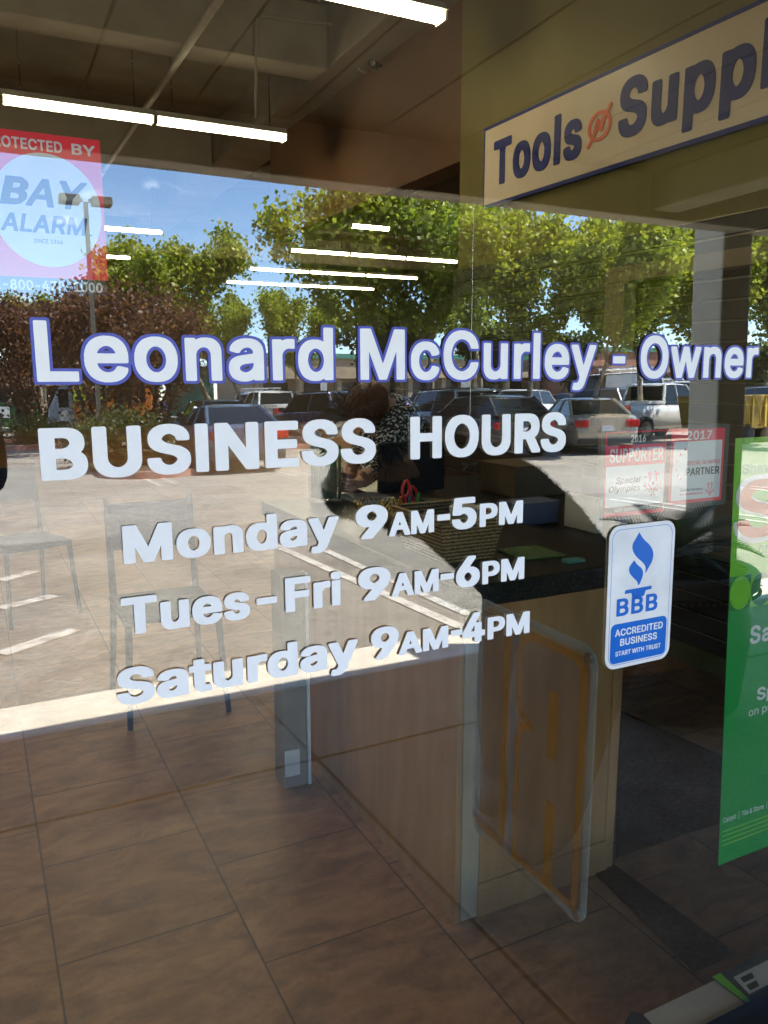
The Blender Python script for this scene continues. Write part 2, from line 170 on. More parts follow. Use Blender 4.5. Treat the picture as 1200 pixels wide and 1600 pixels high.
# ------------------------------------------------------------------ mesh builder
class MB:
    def __init__(s): s.v = []; s.f = []; s.mi = []; s.marks = []
    def mark(s): s.marks.append((len(s.v), len(s.f)))
    def add(s, v, f, mi=0):
        o = len(s.v); s.v += [tuple(p) for p in v]; s.f += [tuple(i+o for i in q) for q in f]; s.mi += [mi]*len(f); return s
    def box(s, x0, x1, y0, y1, z0, z1, mi=0):
        v = [(x0, y0, z0), (x1, y0, z0), (x1, y1, z0), (x0, y1, z0), (x0, y0, z1), (x1, y0, z1), (x1, y1, z1), (x0, y1, z1)]
        return s.add(v, [(0, 3, 2, 1), (4, 5, 6, 7), (0, 1, 5, 4), (1, 2, 6, 5), (2, 3, 7, 6), (3, 0, 4, 7)], mi)
    def prism(s, poly, d0, d1, fn, mi=0):
        """poly of (a,b); fn(a,b,d)->xyz"""
        n = len(poly); v = [fn(a, b, d0) for a, b in poly] + [fn(a, b, d1) for a, b in poly]
        return s.add(v, [tuple(range(n)), tuple(range(2*n-1, n-1, -1))] + [(i, i+n, (i+1) % n+n, (i+1) % n) for i in range(n)], mi)
    def tube(s, pts, r, k=8, mi=0, caps=True):
        pts = [Vector(p) for p in pts]; n = len(pts); rs = r if isinstance(r, (list, tuple)) else [r]*n; v = []
        t0 = (pts[1]-pts[0]).normalized(); a = t0.orthogonal().normalized()
        for i, p in enumerate(pts):
            t = (pts[min(i+1, n-1)]-pts[max(i-1, 0)])
            t = t.normalized() if t.length > 1e-9 else t0
            a = (a - t*a.dot(t)); a = a.normalized() if a.length > 1e-6 else t.orthogonal().normalized(); b = t.cross(a)
            v += [p + (a*cos(2*pi*j/k) + b*sin(2*pi*j/k))*rs[i] for j in range(k)]
        f = [(i*k+j, i*k+(j+1) % k, (i+1)*k+(j+1) % k, (i+1)*k+j) for i in range(n-1) for j in range(k)]
        if caps: f += [tuple(range(k-1, -1, -1)), tuple(range((n-1)*k, n*k))]
        return s.add(v, f, mi)
    def lathe(s, prof, c, k=24, mi=0, sx=1, sy=1):
        n = len(prof); v = [(c[0]+r*cos(2*pi*j/k)*sx, c[1]+r*sin(2*pi*j/k)*sy, c[2]+z) for r, z in prof for j in range(k)]
        return s.add(v, [(i*k+j, i*k+(j+1) % k, (i+1)*k+(j+1) % k, (i+1)*k+j) for i in range(n-1) for j in range(k)] + [tuple(range(k-1, -1, -1)), tuple(range((n-1)*k, n*k))], mi)
    def loft(s, rings, mi=0, caps=True):
        k = len(rings[0]); n = len(rings); v = [p for r in rings for p in r]
        f = [(i*k+j, i*k+(j+1) % k, (i+1)*k+(j+1) % k, (i+1)*k+j) for i in range(n-1) for j in range(k)]
        if caps: f += [tuple(range(k-1, -1, -1)), tuple(range((n-1)*k, n*k))]
        return s.add(v, f, mi)
    def mesh(s, name, mats, smooth=False, off=(0, 0, 0), fix=True):
        me = bpy.data.meshes.new(name); ox, oy, oz = off
        me.from_pydata([(a-ox, b-oy, c-oz) for a, b, c in s.v], [], s.f)
        for m in (mats if isinstance(mats, (list, tuple)) else [mats]): me.materials.append(m)
        if any(s.mi): me.polygons.foreach_set('material_index', s.mi)
        if fix:
            bm = bmesh.new(); bm.from_mesh(me); bmesh.ops.recalc_face_normals(bm, faces=bm.faces); bm.to_mesh(me); bm.free()
        if smooth: me.polygons.foreach_set('use_smooth', [True]*len(me.polygons))
        me.update(); return me
    def build(s, name, mats, parent=None, smooth=False, bevel=0, fix=True):
        if len(s.marks) > 1 and parent is not None:      # each word or emblem of a sticker is a part of its own
            ends = s.marks[1:]+[(len(s.v), len(s.f))]; out = None
            for k, ((v0, f0), (v1, f1)) in enumerate(zip(s.marks, ends)):
                if k == 0: v0 = f0 = 0
                q = MB(); q.v = s.v[v0:v1]; q.f = [tuple(i-v0 for i in f) for f in s.f[f0:f1]]; q.mi = s.mi[f0:f1]
                if q.f: out = q.build(name, mats, parent, smooth, bevel, fix)
            return out
        off = tuple(parent['_o']) if parent is not None and '_o' in parent else (0, 0, 0)
        me = s.mesh(name, mats, smooth, off, fix); o = bpy.data.objects.new(name, me); COL.objects.link(o)
        if parent is not None: o.parent = parent
        o['_o'] = off
        if bevel:
            b = o.modifiers.new('bevel', 'BEVEL'); b.width = bevel; b.segments = 2; b.limit_method = 'ANGLE'
        return o
def tag(o, label=None, cat=None, group=None, kind=None):
    for k, v in (('label', label), ('category', cat), ('group', group), ('kind', kind)):
        if v: o[k] = v
    return o
def thing(name, label, cat, loc=(0, 0, 0), group=None, rz=0, local=False):
    o = bpy.data.objects.new(name, None); o.empty_display_size = 0.1; COL.objects.link(o); o.location = loc; o.rotation_euler = (0, 0, rz); o['_o'] = (0, 0, 0) if (local or rz) else tuple(loc)
    return tag(o, label, cat, group)
def copy_tree(o, parent=None):
    c = o.copy(); COL.objects.link(c)
    if parent is not None: c.parent = parent
    for ch in list(o.children): copy_tree(ch, c)
    return c
def struct(o): o['kind'] = 'structure'; return o
# glass-mounted shapes: (X, Z) on the pane, d = distance in front (-) or behind (+) the pane's outer face
def gfn(a, b, d): return (a, gY(b)+d, b)
def rect(x0, x1, z0, z1): return [(x0, z0), (x1, z0), (x1, z1), (x0, z1)]
def rrect(x0, x1, z0, z1, r, k=6):
    o = []
    for cx, cz, a in ((x1-r, z0+r, -90), (x1-r, z1-r, 0), (x0+r, z1-r, 90), (x0+r, z0+r, 180)):
        o += [(cx+r*cos(radians(a+90*i/k)), cz+r*sin(radians(a+90*i/k))) for i in range(k+1)]
    return o
def disc(cx, cz, rx, rz=None, k=40): return [(cx+rx*cos(2*pi*i/k), cz+(rz or rx)*sin(2*pi*i/k)) for i in range(k)]
def star(cx, cz, r): return [(cx+(r if i % 2 == 0 else r*0.4)*sin(pi*i/5), cz+(r if i % 2 == 0 else r*0.4)*cos(pi*i/5)) for i in range(10)]
def stroke(mb, pts, wd, d0, d1, fn=gfn):
    for k_, ((a, b), (c, e)) in enumerate(zip(pts, pts[1:])):
        dx, dz = c-a, e-b; l = sqrt(dx*dx+dz*dz) or 1; nx, nz_ = -dz/l*wd/2, dx/l*wd/2; ex, ez = dx/l*wd*0.3, dz/l*wd*0.3
        mb.prism([(a+nx-ex, b+nz_-ez), (a-nx-ex, b-nz_-ez), (c-nx+ex, e-nz_+ez), (c+nx+ex, e+nz_+ez)], d0+(k_ % 2)*0.00012, d1+(k_ % 2)*0.00012, fn)
# outlines of a plain grotesque alphabet in four weights: per letter its advance and its closed contours (x, y, x, y ... in 1/1000)
ALPHA = {
 'plain': {
  'rim': [3,3],
  '&': [450,[[164,-8,135,-2,114,6,88,20,68,37,51,58,39,85,31,120,31,144,37,175,50,201,66,222,83,239,127,275,126,280,102,311,89,332,81,349,74,373,71,397,73,420,79,442,87,458,98,475,109,486,138,505,154,511,176,515,223,515,247,511,264,505,283,493,300,478,320,444,325,428,328,404,322,370,306,337,280,308,229,268,227,263,326,144,328,144,330,148,341,180,345,218,348,225,357,228,404,228,410,225,411,201,404,154,391,118,373,87,381,75,436,8,440,1,438,-2,433,-3,364,-3,359,0,328,35,295,13,252,-3,209,-10],[174,51,204,50,228,55,261,69,276,78,285,87,282,92,223,163,171,223,142,203,119,180,104,154,100,130,105,104,118,82,130,70,147,59],[183,318,188,319,230,352,245,367,256,387,258,399,258,411,252,430,235,448,219,455,197,458,178,453,166,447,152,434,146,423,141,408,141,389,148,366,165,339]]],
  '.': [190,[[80,-5,70,-2,61,6,50,21,47,33,46,45,50,61,54,69,63,78,77,87,87,90,101,90,115,87,131,76,141,61,144,47,144,33,141,21,130,5,115,-4,101,-7]]],
  '1': [455,[[75,-3,72,6,72,51,75,57,203,58,207,61,208,65,208,437,206,440,203,439,94,359,87,356,83,358,82,363,83,427,89,434,196,512,277,512,280,506,280,63,284,58,391,57,394,51,394,0,391,-3,387,-4]]],
  '4': [455,[[282,-3,279,4,279,94,277,100,44,101,39,102,36,108,36,156,38,163,241,506,246,512,251,513,308,513,313,511,314,506,119,175,117,168,125,166,277,167,279,173,280,318,283,320,289,321,339,321,346,318,347,170,351,166,413,165,416,158,415,106,410,101,353,101,347,99,346,4,344,-3]]],
  '6': [455,[[196,-8,165,-1,137,13,108,35,84,66,70,97,63,128,61,173,66,206,81,251,108,301,246,507,253,511,320,511,323,506,320,499,193,313,196,312,210,316,237,318,279,313,303,306,318,299,349,275,372,244,386,208,392,170,391,132,388,116,378,85,360,54,344,34,313,11,291,1,260,-8,237,-11],[206,54,222,51,239,52,260,58,279,68,296,83,305,94,315,113,322,135,324,154,322,180,315,201,307,218,298,230,279,246,263,255,244,260,208,260,189,255,170,244,156,232,145,218,135,199,130,180,128,158,130,137,134,120,143,101,153,86,172,69,189,59]]],
  '9': [455,[[129,-3,127,1,129,6,249,180,258,196,227,192,201,192,172,196,151,203,134,211,115,224,103,235,89,251,80,265,70,287,65,306,61,337,60,363,66,399,76,427,95,458,115,480,141,498,172,511,201,518,251,518,277,513,308,500,334,482,357,458,376,427,388,389,392,361,391,325,382,285,363,239,336,192,204,-1,196,-4],[206,249,222,246,239,247,263,254,282,264,305,287,316,308,321,327,324,354,321,375,314,399,305,415,291,432,277,443,265,449,244,455,208,455,184,447,170,438,156,426,146,413,137,394,130,373,128,351,130,330,137,308,145,292,154,280,170,265,187,255]]],
  'A': [482,[[15,-2,14,4,17,13,197,508,201,512,205,513,277,512,281,506,438,80,464,8,464,-1,455,-4,398,-4,392,-1,345,130,341,137,339,138,143,139,139,138,135,132,88,-1,81,-4,22,-4],[161,204,172,202,310,202,317,204,316,211,278,318,243,430,239,437]]],
  'C': [512,[[234,-8,215,-5,189,2,175,8,146,23,112,49,83,85,71,104,56,137,44,180,37,235,37,273,39,299,49,351,66,394,89,432,101,447,125,470,158,493,201,511,236,518,296,518,325,513,363,500,386,487,418,463,439,439,461,401,472,370,476,351,475,347,467,344,408,345,404,349,397,370,390,385,372,410,344,432,315,445,294,451,260,453,222,446,194,433,165,413,144,388,124,351,113,318,106,268,106,239,113,192,129,147,153,109,167,94,186,79,227,62,253,57,270,56,298,59,320,66,339,74,363,90,377,104,389,121,404,158,408,163,470,163,475,161,476,156,465,118,446,80,422,50,391,25,363,9,317,-5,282,-10,253,-11]]],
  'E': [421,[[59,-3,56,4,57,511,64,513,373,512,375,506,375,456,374,451,371,449,137,449,129,446,128,296,130,290,354,289,359,285,359,235,358,227,352,225,130,224,128,218,128,68,129,63,135,61,373,61,378,56,377,-1,371,-4]]],
  'H': [519,[[59,-3,56,4,57,511,64,513,121,513,125,512,128,508,128,299,130,293,380,292,387,293,389,299,390,509,392,512,397,513,456,512,459,506,458,-1,452,-4,397,-4,392,-3,389,1,389,223,387,228,137,229,130,228,128,223,128,1,125,-3,121,-4]]],
  'I': [182,[[59,-3,56,4,57,508,61,513,118,513,123,511,124,506,123,1,121,-3,116,-4]]],
  'L': [395,[[59,-3,56,4,57,508,59,512,64,513,123,513,127,511,128,506,129,63,137,61,359,61,364,56,364,1,361,-3,356,-4]]],
  'M': [630,[[59,-3,56,4,57,511,66,513,147,513,155,511,287,173,314,92,316,92,318,96,349,189,473,511,483,513,564,513,570,511,570,-1,564,-4,509,-4,504,-3,501,1,502,385,499,397,493,385,456,280,346,1,340,-3,290,-4,283,-1,279,6,165,292,132,389,125,401,124,380,125,337,125,1,123,-3,118,-4]]],
  'N': [525,[[59,-3,56,4,57,511,64,513,133,513,140,510,355,173,395,106,397,118,397,508,399,512,404,513,464,512,466,506,465,-1,459,-4,390,-4,383,-1,195,294,133,400,125,409,128,301,128,1,125,-3,121,-4]]],
  'O': [535,[[234,-8,215,-5,189,2,175,8,146,23,110,51,91,74,77,94,64,118,54,142,41,192,36,237,37,273,39,299,49,351,66,394,91,435,125,470,158,493,201,511,236,518,298,518,346,507,386,487,422,458,441,437,454,418,470,389,479,368,491,320,496,280,496,228,494,204,484,156,468,113,442,73,428,56,408,37,370,12,329,-3,282,-10,253,-11],[244,58,253,57,282,57,308,62,341,76,367,94,389,119,409,156,422,197,426,230,426,280,419,323,405,363,389,389,366,416,341,433,310,446,272,453,241,450,208,441,184,428,156,404,136,375,123,349,111,306,106,268,106,239,113,189,126,151,140,125,163,98,186,79,215,66]]],
  'P': [447,[[59,-3,56,4,57,511,64,513,233,513,271,511,311,501,342,486,368,466,386,444,398,423,408,389,412,363,411,320,403,287,392,261,373,235,349,213,328,200,299,190,273,185,247,182,130,181,128,175,128,0,125,-3,121,-4],[129,246,135,245,235,245,256,247,285,255,307,268,319,280,329,294,336,313,340,330,340,363,337,380,328,403,318,416,306,428,295,436,264,446,235,449,130,448,128,442]]],
  'S': [449,[[187,-10,149,-3,127,5,103,17,82,33,63,54,47,83,37,116,35,133,37,139,104,140,107,137,113,114,123,95,134,83,150,71,175,60,194,55,211,52,237,52,263,57,287,65,306,76,322,90,334,106,341,126,343,140,338,161,331,173,320,185,294,201,265,212,153,245,125,258,92,279,71,299,58,323,49,359,49,387,54,414,68,444,80,460,94,475,118,492,153,508,182,516,213,519,256,518,284,513,313,504,339,490,361,473,382,449,394,428,403,395,403,378,396,375,337,376,333,380,328,399,322,411,311,425,298,435,282,444,261,451,234,456,215,456,187,451,165,443,149,433,137,421,125,404,119,383,119,368,122,354,129,342,141,330,166,314,208,298,313,268,361,242,389,214,404,187,411,159,410,118,402,85,389,62,379,47,365,33,344,18,315,3,277,-8,237,-13]]],
  'T': [451,[[193,-3,190,4,189,446,183,449,31,450,28,456,29,511,36,513,417,512,419,508,419,504,419,456,417,450,267,449,261,446,260,1,257,-3,252,-4]]],
  'Y': [474,[[203,-3,200,4,199,206,19,496,14,506,14,511,24,513,89,513,94,511,170,389,236,275,277,346,378,511,386,513,455,512,458,508,453,499,273,208,271,-1,265,-4]]],
  'a': [391,[[131,-10,105,-4,79,9,56,28,42,47,31,71,27,97,27,118,29,135,35,154,43,168,57,184,74,195,103,208,155,221,241,231,260,237,269,245,273,256,269,283,259,302,245,314,229,322,207,327,181,327,162,323,145,316,122,299,104,273,100,271,45,286,39,290,39,295,51,321,64,337,91,360,117,374,148,383,179,387,210,387,253,380,286,365,307,348,324,325,336,295,341,261,341,2,338,-2,334,-3,276,-2,274,2,273,33,272,40,243,11,217,-3,200,-8,172,-12],[160,49,172,48,191,50,210,55,234,67,251,83,263,102,271,123,274,142,273,176,272,181,224,171,179,165,143,158,124,150,107,137,99,126,96,109,96,95,103,78,115,65,126,58,143,52]]],
  'c': [398,[[176,-9,145,-2,111,15,83,39,66,60,53,81,41,112,33,148,30,200,36,243,44,274,59,305,78,331,95,348,114,363,147,378,178,386,226,387,249,384,269,378,292,368,313,355,326,345,344,324,353,310,363,286,363,277,359,272,304,260,299,262,292,278,276,300,264,310,247,319,221,326,192,326,171,320,157,313,140,300,123,280,113,260,105,236,100,210,100,167,105,141,111,119,118,105,129,88,149,68,176,54,207,49,238,54,252,60,269,69,287,88,300,117,304,119,359,107,365,103,366,98,358,77,342,50,322,29,302,13,269,-3,242,-9,216,-12]]],
  'd': [426,[[166,-9,152,-6,128,2,109,12,91,27,66,55,49,88,36,131,30,174,31,205,33,231,38,255,48,286,69,324,78,336,97,355,111,365,133,376,169,386,221,386,247,380,266,370,280,360,307,329,308,338,309,509,311,511,316,512,373,511,376,505,375,0,369,-3,311,-1,309,3,309,43,307,49,278,17,266,7,247,-3,228,-9,209,-11,183,-11],[183,53,202,50,219,51,245,59,261,69,272,79,288,100,298,124,306,153,308,172,308,207,303,238,293,269,277,293,261,308,240,320,219,326,197,326,178,323,159,316,142,303,128,288,115,267,105,238,100,212,100,167,103,150,108,131,118,105,132,84,149,68,164,59]]],
  'e': [406,[[178,-9,140,0,114,13,93,29,78,44,64,62,46,98,35,134,30,174,31,203,33,229,40,262,56,300,78,333,102,355,133,373,164,383,188,387,233,386,266,378,295,365,321,345,332,334,347,312,360,284,371,246,374,212,373,169,366,166,104,166,101,165,100,157,111,115,126,88,152,65,178,54,211,49,242,53,264,61,275,69,287,81,302,105,307,108,364,95,367,93,367,88,360,67,342,41,325,24,302,9,280,-1,249,-9,223,-12],[109,224,297,224,302,225,304,229,301,248,292,272,285,285,271,302,254,315,240,321,219,326,199,326,178,323,161,317,142,305,127,291,116,274,105,248,101,227]]],
  'f': [256,[[81,-3,78,4,78,320,76,323,71,324,5,326,2,332,3,377,7,382,71,382,77,385,78,444,82,465,95,492,105,503,121,516,138,524,169,532,214,532,238,527,245,523,245,515,230,468,226,466,207,470,191,470,174,467,157,457,148,439,145,423,146,385,150,382,229,381,231,375,231,330,226,325,152,324,146,323,145,1,143,-3,138,-4]]],
  'g': [427,[[171,-152,133,-144,109,-133,90,-122,63,-95,50,-76,49,-66,90,-42,102,-39,133,-71,142,-77,164,-88,183,-92,207,-94,230,-92,261,-83,288,-65,296,-55,301,-43,306,-26,308,-5,308,55,307,58,304,57,288,36,261,16,245,8,221,3,171,3,149,7,121,18,90,38,71,57,56,79,43,110,33,150,30,176,31,207,36,248,46,284,69,324,95,353,114,367,147,381,180,386,219,386,240,383,261,373,277,362,307,331,309,336,309,376,311,381,372,381,375,379,376,374,376,-19,373,-43,367,-66,355,-90,339,-109,318,-126,295,-139,259,-149,223,-154,192,-155],[185,64,207,62,233,66,252,73,273,88,286,103,297,124,304,145,308,174,308,210,306,229,298,257,288,279,278,294,259,311,240,321,219,326,192,326,176,323,159,316,140,303,126,286,115,267,105,241,100,214,100,169,106,143,117,114,130,95,145,81,161,72]]],
  'h': [412,[[52,-3,49,4,50,508,54,513,111,513,116,511,117,506,117,344,118,334,142,360,171,377,209,387,247,387,283,379,307,367,327,349,341,330,348,315,357,287,359,263,359,1,357,-3,352,-4,299,-4,293,-1,292,242,289,265,284,280,278,291,268,303,259,311,245,319,228,324,202,325,178,320,164,314,149,304,132,285,122,261,117,227,116,-1,109,-4]]],
  'i': [169,[[52,-3,49,4,50,377,54,382,111,382,115,380,117,375,116,1,114,-3,109,-4],[71,441,56,448,42,463,37,480,41,501,52,516,66,524,83,527,102,524,116,516,126,501,128,492,127,468,118,454,105,444,87,439]]],
  'l': [172,[[54,-3,51,4,52,508,56,513,113,513,117,511,118,506,118,1,116,-3,111,-4]]],
  'm': [612,[[52,-3,49,6,49,375,52,381,114,381,116,377,116,342,118,336,131,351,147,365,164,376,178,383,207,389,233,389,247,387,268,379,285,368,302,350,316,326,318,325,333,344,347,358,376,377,407,387,423,389,452,389,476,384,502,374,520,361,538,341,552,311,559,275,559,4,557,-3,499,-4,493,-1,491,270,484,294,472,308,452,320,423,327,395,324,371,313,361,305,352,293,346,282,341,268,338,249,337,-1,328,-4,278,-4,272,-1,270,270,261,294,254,304,245,312,221,324,195,327,168,321,152,312,142,304,128,284,119,258,117,237,116,-1,109,-4]]],
  'n': [412,[[52,-3,49,4,50,380,57,382,114,381,116,377,116,339,118,334,138,356,152,367,178,380,209,387,245,387,261,385,286,377,307,366,324,351,341,330,351,306,359,275,358,-1,349,-4,299,-4,293,-1,292,242,289,265,284,280,278,291,268,303,259,311,245,319,228,324,204,325,180,321,154,308,143,299,133,287,122,261,117,227,116,-1,109,-4]]],
  'o': [417,[[176,-9,145,-2,112,15,84,38,60,69,43,105,33,146,30,174,33,229,43,272,58,303,78,331,102,354,123,368,164,383,190,387,235,386,269,378,302,363,330,341,352,312,368,281,380,238,383,212,382,150,373,107,358,74,335,42,311,19,283,3,252,-7,219,-12],[197,50,226,51,245,56,261,65,278,78,292,96,302,115,311,143,315,172,315,203,313,222,306,250,296,274,280,296,261,311,242,321,221,326,192,326,173,321,159,315,142,302,127,286,116,267,105,236,100,210,100,179,103,150,110,122,121,100,137,79,157,63,176,54]]],
  'p': [426,[[52,-146,49,-139,50,380,57,382,114,381,116,377,116,337,118,330,147,362,171,377,192,384,218,387,249,387,276,381,299,373,328,355,340,344,354,327,372,299,385,261,392,220,392,156,382,106,371,77,355,51,341,34,316,13,283,-3,249,-11,209,-11,178,-3,164,4,147,16,118,48,117,39,116,-143,114,-146,109,-147],[216,51,238,52,257,57,275,68,291,82,303,99,312,118,320,144,325,180,325,199,320,234,314,256,302,281,288,299,268,314,252,322,228,327,209,326,185,321,168,312,150,296,136,277,127,256,122,239,117,208,117,170,119,151,129,115,139,96,157,75,173,62,192,54]]],
  'r': [261,[[52,-3,49,4,50,380,57,382,114,381,116,377,116,346,118,340,145,367,171,381,195,387,245,386,247,377,247,327,245,321,238,320,204,323,192,322,173,317,161,312,147,302,135,289,127,277,121,263,117,237,116,1,114,-3,109,-4]]],
  's': [367,[[149,-9,123,-4,104,2,73,22,56,38,45,55,36,79,33,96,37,98,90,110,94,109,98,105,104,91,113,75,128,63,142,55,156,51,171,49,194,49,228,57,242,65,251,74,263,93,265,103,262,117,250,134,232,145,123,174,94,186,73,202,56,222,47,243,44,267,45,293,53,319,68,342,85,357,111,373,132,381,159,386,206,387,230,383,251,377,271,368,287,356,299,345,314,324,320,312,327,293,325,287,268,274,264,277,258,291,249,303,232,318,218,325,204,328,173,329,149,322,125,307,117,296,114,286,112,277,114,265,125,247,147,235,263,203,287,191,304,179,321,160,330,138,335,112,332,81,321,53,308,36,292,21,266,4,242,-4,218,-9,194,-12]]],
  't': [229,[[141,-5,112,3,91,16,74,38,65,61,62,81,61,321,57,323,7,324,3,328,2,376,5,382,57,383,61,385,62,469,67,474,121,474,128,471,129,388,131,384,202,383,207,378,207,331,205,324,136,323,130,321,129,92,134,71,141,62,148,58,171,53,198,57,205,54,215,2,210,-3,186,-7,157,-8]]],
  'u': [412,[[154,-6,123,2,102,14,88,26,69,51,61,68,55,87,49,125,50,380,54,382,59,382,109,382,116,380,117,144,122,110,131,89,148,70,173,57,199,53,214,54,233,59,259,73,277,94,289,122,292,146,293,380,299,382,357,382,359,375,358,-1,352,-4,297,-3,295,1,295,41,292,48,266,19,252,9,233,0,214,-6,195,-8]]],
  'w': [569,[[136,-3,106,92,25,358,21,375,22,380,29,382,84,382,88,381,91,378,150,168,169,92,173,96,196,192,246,373,250,381,312,382,317,381,320,377,367,211,394,96,398,93,422,187,477,379,484,382,541,382,547,380,548,375,543,358,431,-2,424,-4,372,-4,367,-3,364,1,308,196,288,277,284,286,203,0,200,-3,196,-4]]],
  'y': [391,[[63,-146,47,-142,44,-137,57,-87,63,-84,102,-86,116,-80,125,-73,134,-63,142,-48,158,-1,19,363,15,375,15,380,21,382,80,382,85,382,89,378,172,147,194,80,198,85,221,159,301,378,304,381,309,382,371,382,373,375,364,349,209,-56,191,-94,180,-110,167,-122,137,-141,102,-148]]],
  '|': [232,[[87,-167,84,-160,85,671,89,676,139,676,144,673,144,668,144,-160,143,-165,139,-167]]],
 },
 'bold': {
  'rim': [21,19],
  '-': [469,[[101,170,96,173,93,177,93,194,93,251,96,258,101,261,113,263,339,263,351,261,357,253,358,182,356,175,349,170]]],
  '.': [204,[[75,-22,61,-18,51,-13,39,0,32,11,29,28,29,52,35,76,49,93,70,104,111,105,130,101,148,88,159,69,162,57,162,28,158,10,144,-9,127,-19,108,-23]]],
  '0': [469,[[197,-25,180,-23,154,-16,130,-4,111,8,92,26,79,42,66,61,55,82,39,132,29,187,27,235,27,282,29,320,38,375,53,420,75,461,87,477,105,494,133,514,168,529,202,535,254,534,275,531,302,523,337,503,354,489,368,474,392,437,410,392,418,361,422,330,427,278,427,228,424,189,414,132,397,82,376,44,353,18,325,-3,290,-19,249,-26],[222,70,237,71,256,79,276,94,292,116,305,144,313,173,320,216,322,254,320,292,315,328,307,361,294,389,283,408,267,423,247,435,228,440,206,435,187,424,173,410,159,389,147,361,140,337,133,294,130,256,133,216,137,182,145,154,154,130,167,106,180,91,199,77]]],
  '1': [469,[[63,-18,57,-13,55,-6,55,61,58,70,70,74,184,74,189,75,190,80,190,399,189,401,184,400,106,343,94,340,72,341,66,346,64,354,64,430,66,439,72,447,184,527,289,527,295,523,297,513,298,77,303,74,396,74,408,70,412,65,413,58,412,-11,406,-17,394,-19]]],
  '2': [469,[[51,-18,45,-13,43,-6,43,54,46,63,253,285,275,313,287,332,294,349,298,370,295,387,290,401,272,422,260,430,246,436,232,439,218,440,194,432,177,422,168,412,155,392,151,377,147,351,141,345,129,343,53,344,49,347,45,354,45,387,52,425,62,449,82,477,106,500,137,518,170,530,196,534,256,534,289,528,325,513,343,501,360,486,380,461,392,437,399,413,402,392,402,349,397,320,380,280,354,242,302,182,206,80,206,77,213,76,391,76,403,74,408,70,410,61,410,-4,408,-13,401,-18,391,-19]]],
  '4': [469,[[270,-18,263,-13,260,-6,260,80,259,85,27,87,22,90,19,96,19,165,22,175,227,523,232,527,239,528,317,528,327,526,331,520,332,504,330,494,149,185,155,182,258,183,260,189,260,318,263,330,267,334,277,337,355,335,363,330,365,320,366,185,370,182,420,182,430,177,434,165,434,99,430,89,422,86,367,85,365,80,365,-4,364,-11,360,-16,346,-19]]],
  '6': [469,[[196,-25,156,-16,123,-1,91,24,66,56,50,94,44,128,43,180,50,223,63,261,91,313,232,522,239,526,249,527,332,526,338,523,341,516,341,499,339,492,234,337,237,334,287,329,318,320,351,300,365,287,378,273,397,239,408,201,410,178,410,137,404,99,394,70,375,39,358,20,327,-3,299,-16,265,-24,244,-26],[224,68,234,69,253,75,268,84,282,97,289,106,299,125,305,156,303,173,299,189,284,216,271,228,256,238,244,242,227,245,199,239,184,230,172,220,162,206,153,189,147,158,152,130,159,113,169,99,191,80,206,73]]],
  '7': [469,[[85,-18,80,-15,77,-8,76,8,79,18,286,430,285,433,280,433,49,434,43,439,41,446,41,513,43,523,49,527,58,529,392,529,406,526,411,521,412,513,412,444,410,432,187,-11,182,-16,173,-19]]],
  '8': [469,[[194,-25,151,-18,125,-9,98,6,76,23,60,39,48,58,39,78,32,101,31,120,31,154,37,187,46,211,59,232,79,254,95,268,76,289,57,323,49,361,49,401,57,437,71,466,96,493,117,509,144,522,175,531,201,535,258,534,282,530,306,523,325,514,348,499,377,470,390,449,397,432,403,399,403,361,400,339,394,321,385,304,357,268,389,237,402,218,413,194,422,158,422,111,414,78,399,49,379,25,348,1,320,-12,287,-21,248,-26],[210,70,227,68,244,70,272,79,288,89,300,101,307,111,312,125,314,144,310,161,301,177,279,198,265,206,251,211,222,215,198,210,182,204,157,185,146,168,139,151,137,139,139,128,146,111,154,99,167,87,182,78],[215,311,239,311,253,316,267,323,277,332,287,344,292,354,296,368,297,378,295,389,289,404,281,416,265,428,251,435,234,439,225,440,208,437,184,427,174,418,166,408,160,397,156,382,156,370,159,356,172,335,189,320]]],
  'A': [496,[[5,-18,-1,-15,-4,-8,-5,8,-3,18,180,520,186,527,196,528,279,529,291,527,295,523,299,515,478,27,484,8,484,-6,481,-13,474,-18,465,-19,389,-19,377,-15,373,-8,328,118,324,122,158,123,153,121,151,118,108,-6,103,-15,91,-19],[196,218,284,218,290,220,244,358,239,368,234,358,189,225,189,219]]],
  'B': [472,[[47,-18,41,-13,39,-1,39,511,41,523,47,527,56,529,275,527,315,520,349,506,371,492,397,463,410,437,417,408,419,389,419,356,414,323,407,306,397,292,374,268,397,249,414,230,430,201,437,177,440,149,438,108,433,85,421,54,407,35,392,20,378,10,349,-4,314,-14,271,-19],[149,77,247,76,273,80,297,87,314,99,328,118,333,139,327,161,317,177,306,189,290,200,275,207,261,210,242,212,149,211,147,206,147,82],[154,304,242,305,264,310,280,318,292,327,301,337,311,358,313,377,304,401,287,419,275,425,261,430,228,433,149,433,147,427,147,308,149,304]]],
  'C': [526,[[234,-25,208,-21,186,-16,163,-7,132,8,96,37,65,75,52,97,38,128,30,151,23,187,19,237,19,280,23,320,31,358,37,378,58,422,84,459,105,480,122,494,144,507,167,518,213,531,246,535,294,535,317,532,365,519,391,507,417,490,442,468,465,437,480,408,493,363,494,344,492,335,486,330,477,329,396,330,391,332,387,337,380,361,367,385,355,399,325,421,303,430,267,436,241,433,217,424,189,406,167,385,148,356,134,320,127,285,125,249,130,206,143,163,163,130,177,113,190,101,203,92,225,82,241,76,260,73,277,73,305,80,325,88,347,104,362,118,370,130,378,144,387,170,396,178,472,179,486,177,491,174,494,168,493,144,482,106,463,68,438,37,405,11,375,-6,325,-22,289,-26]]],
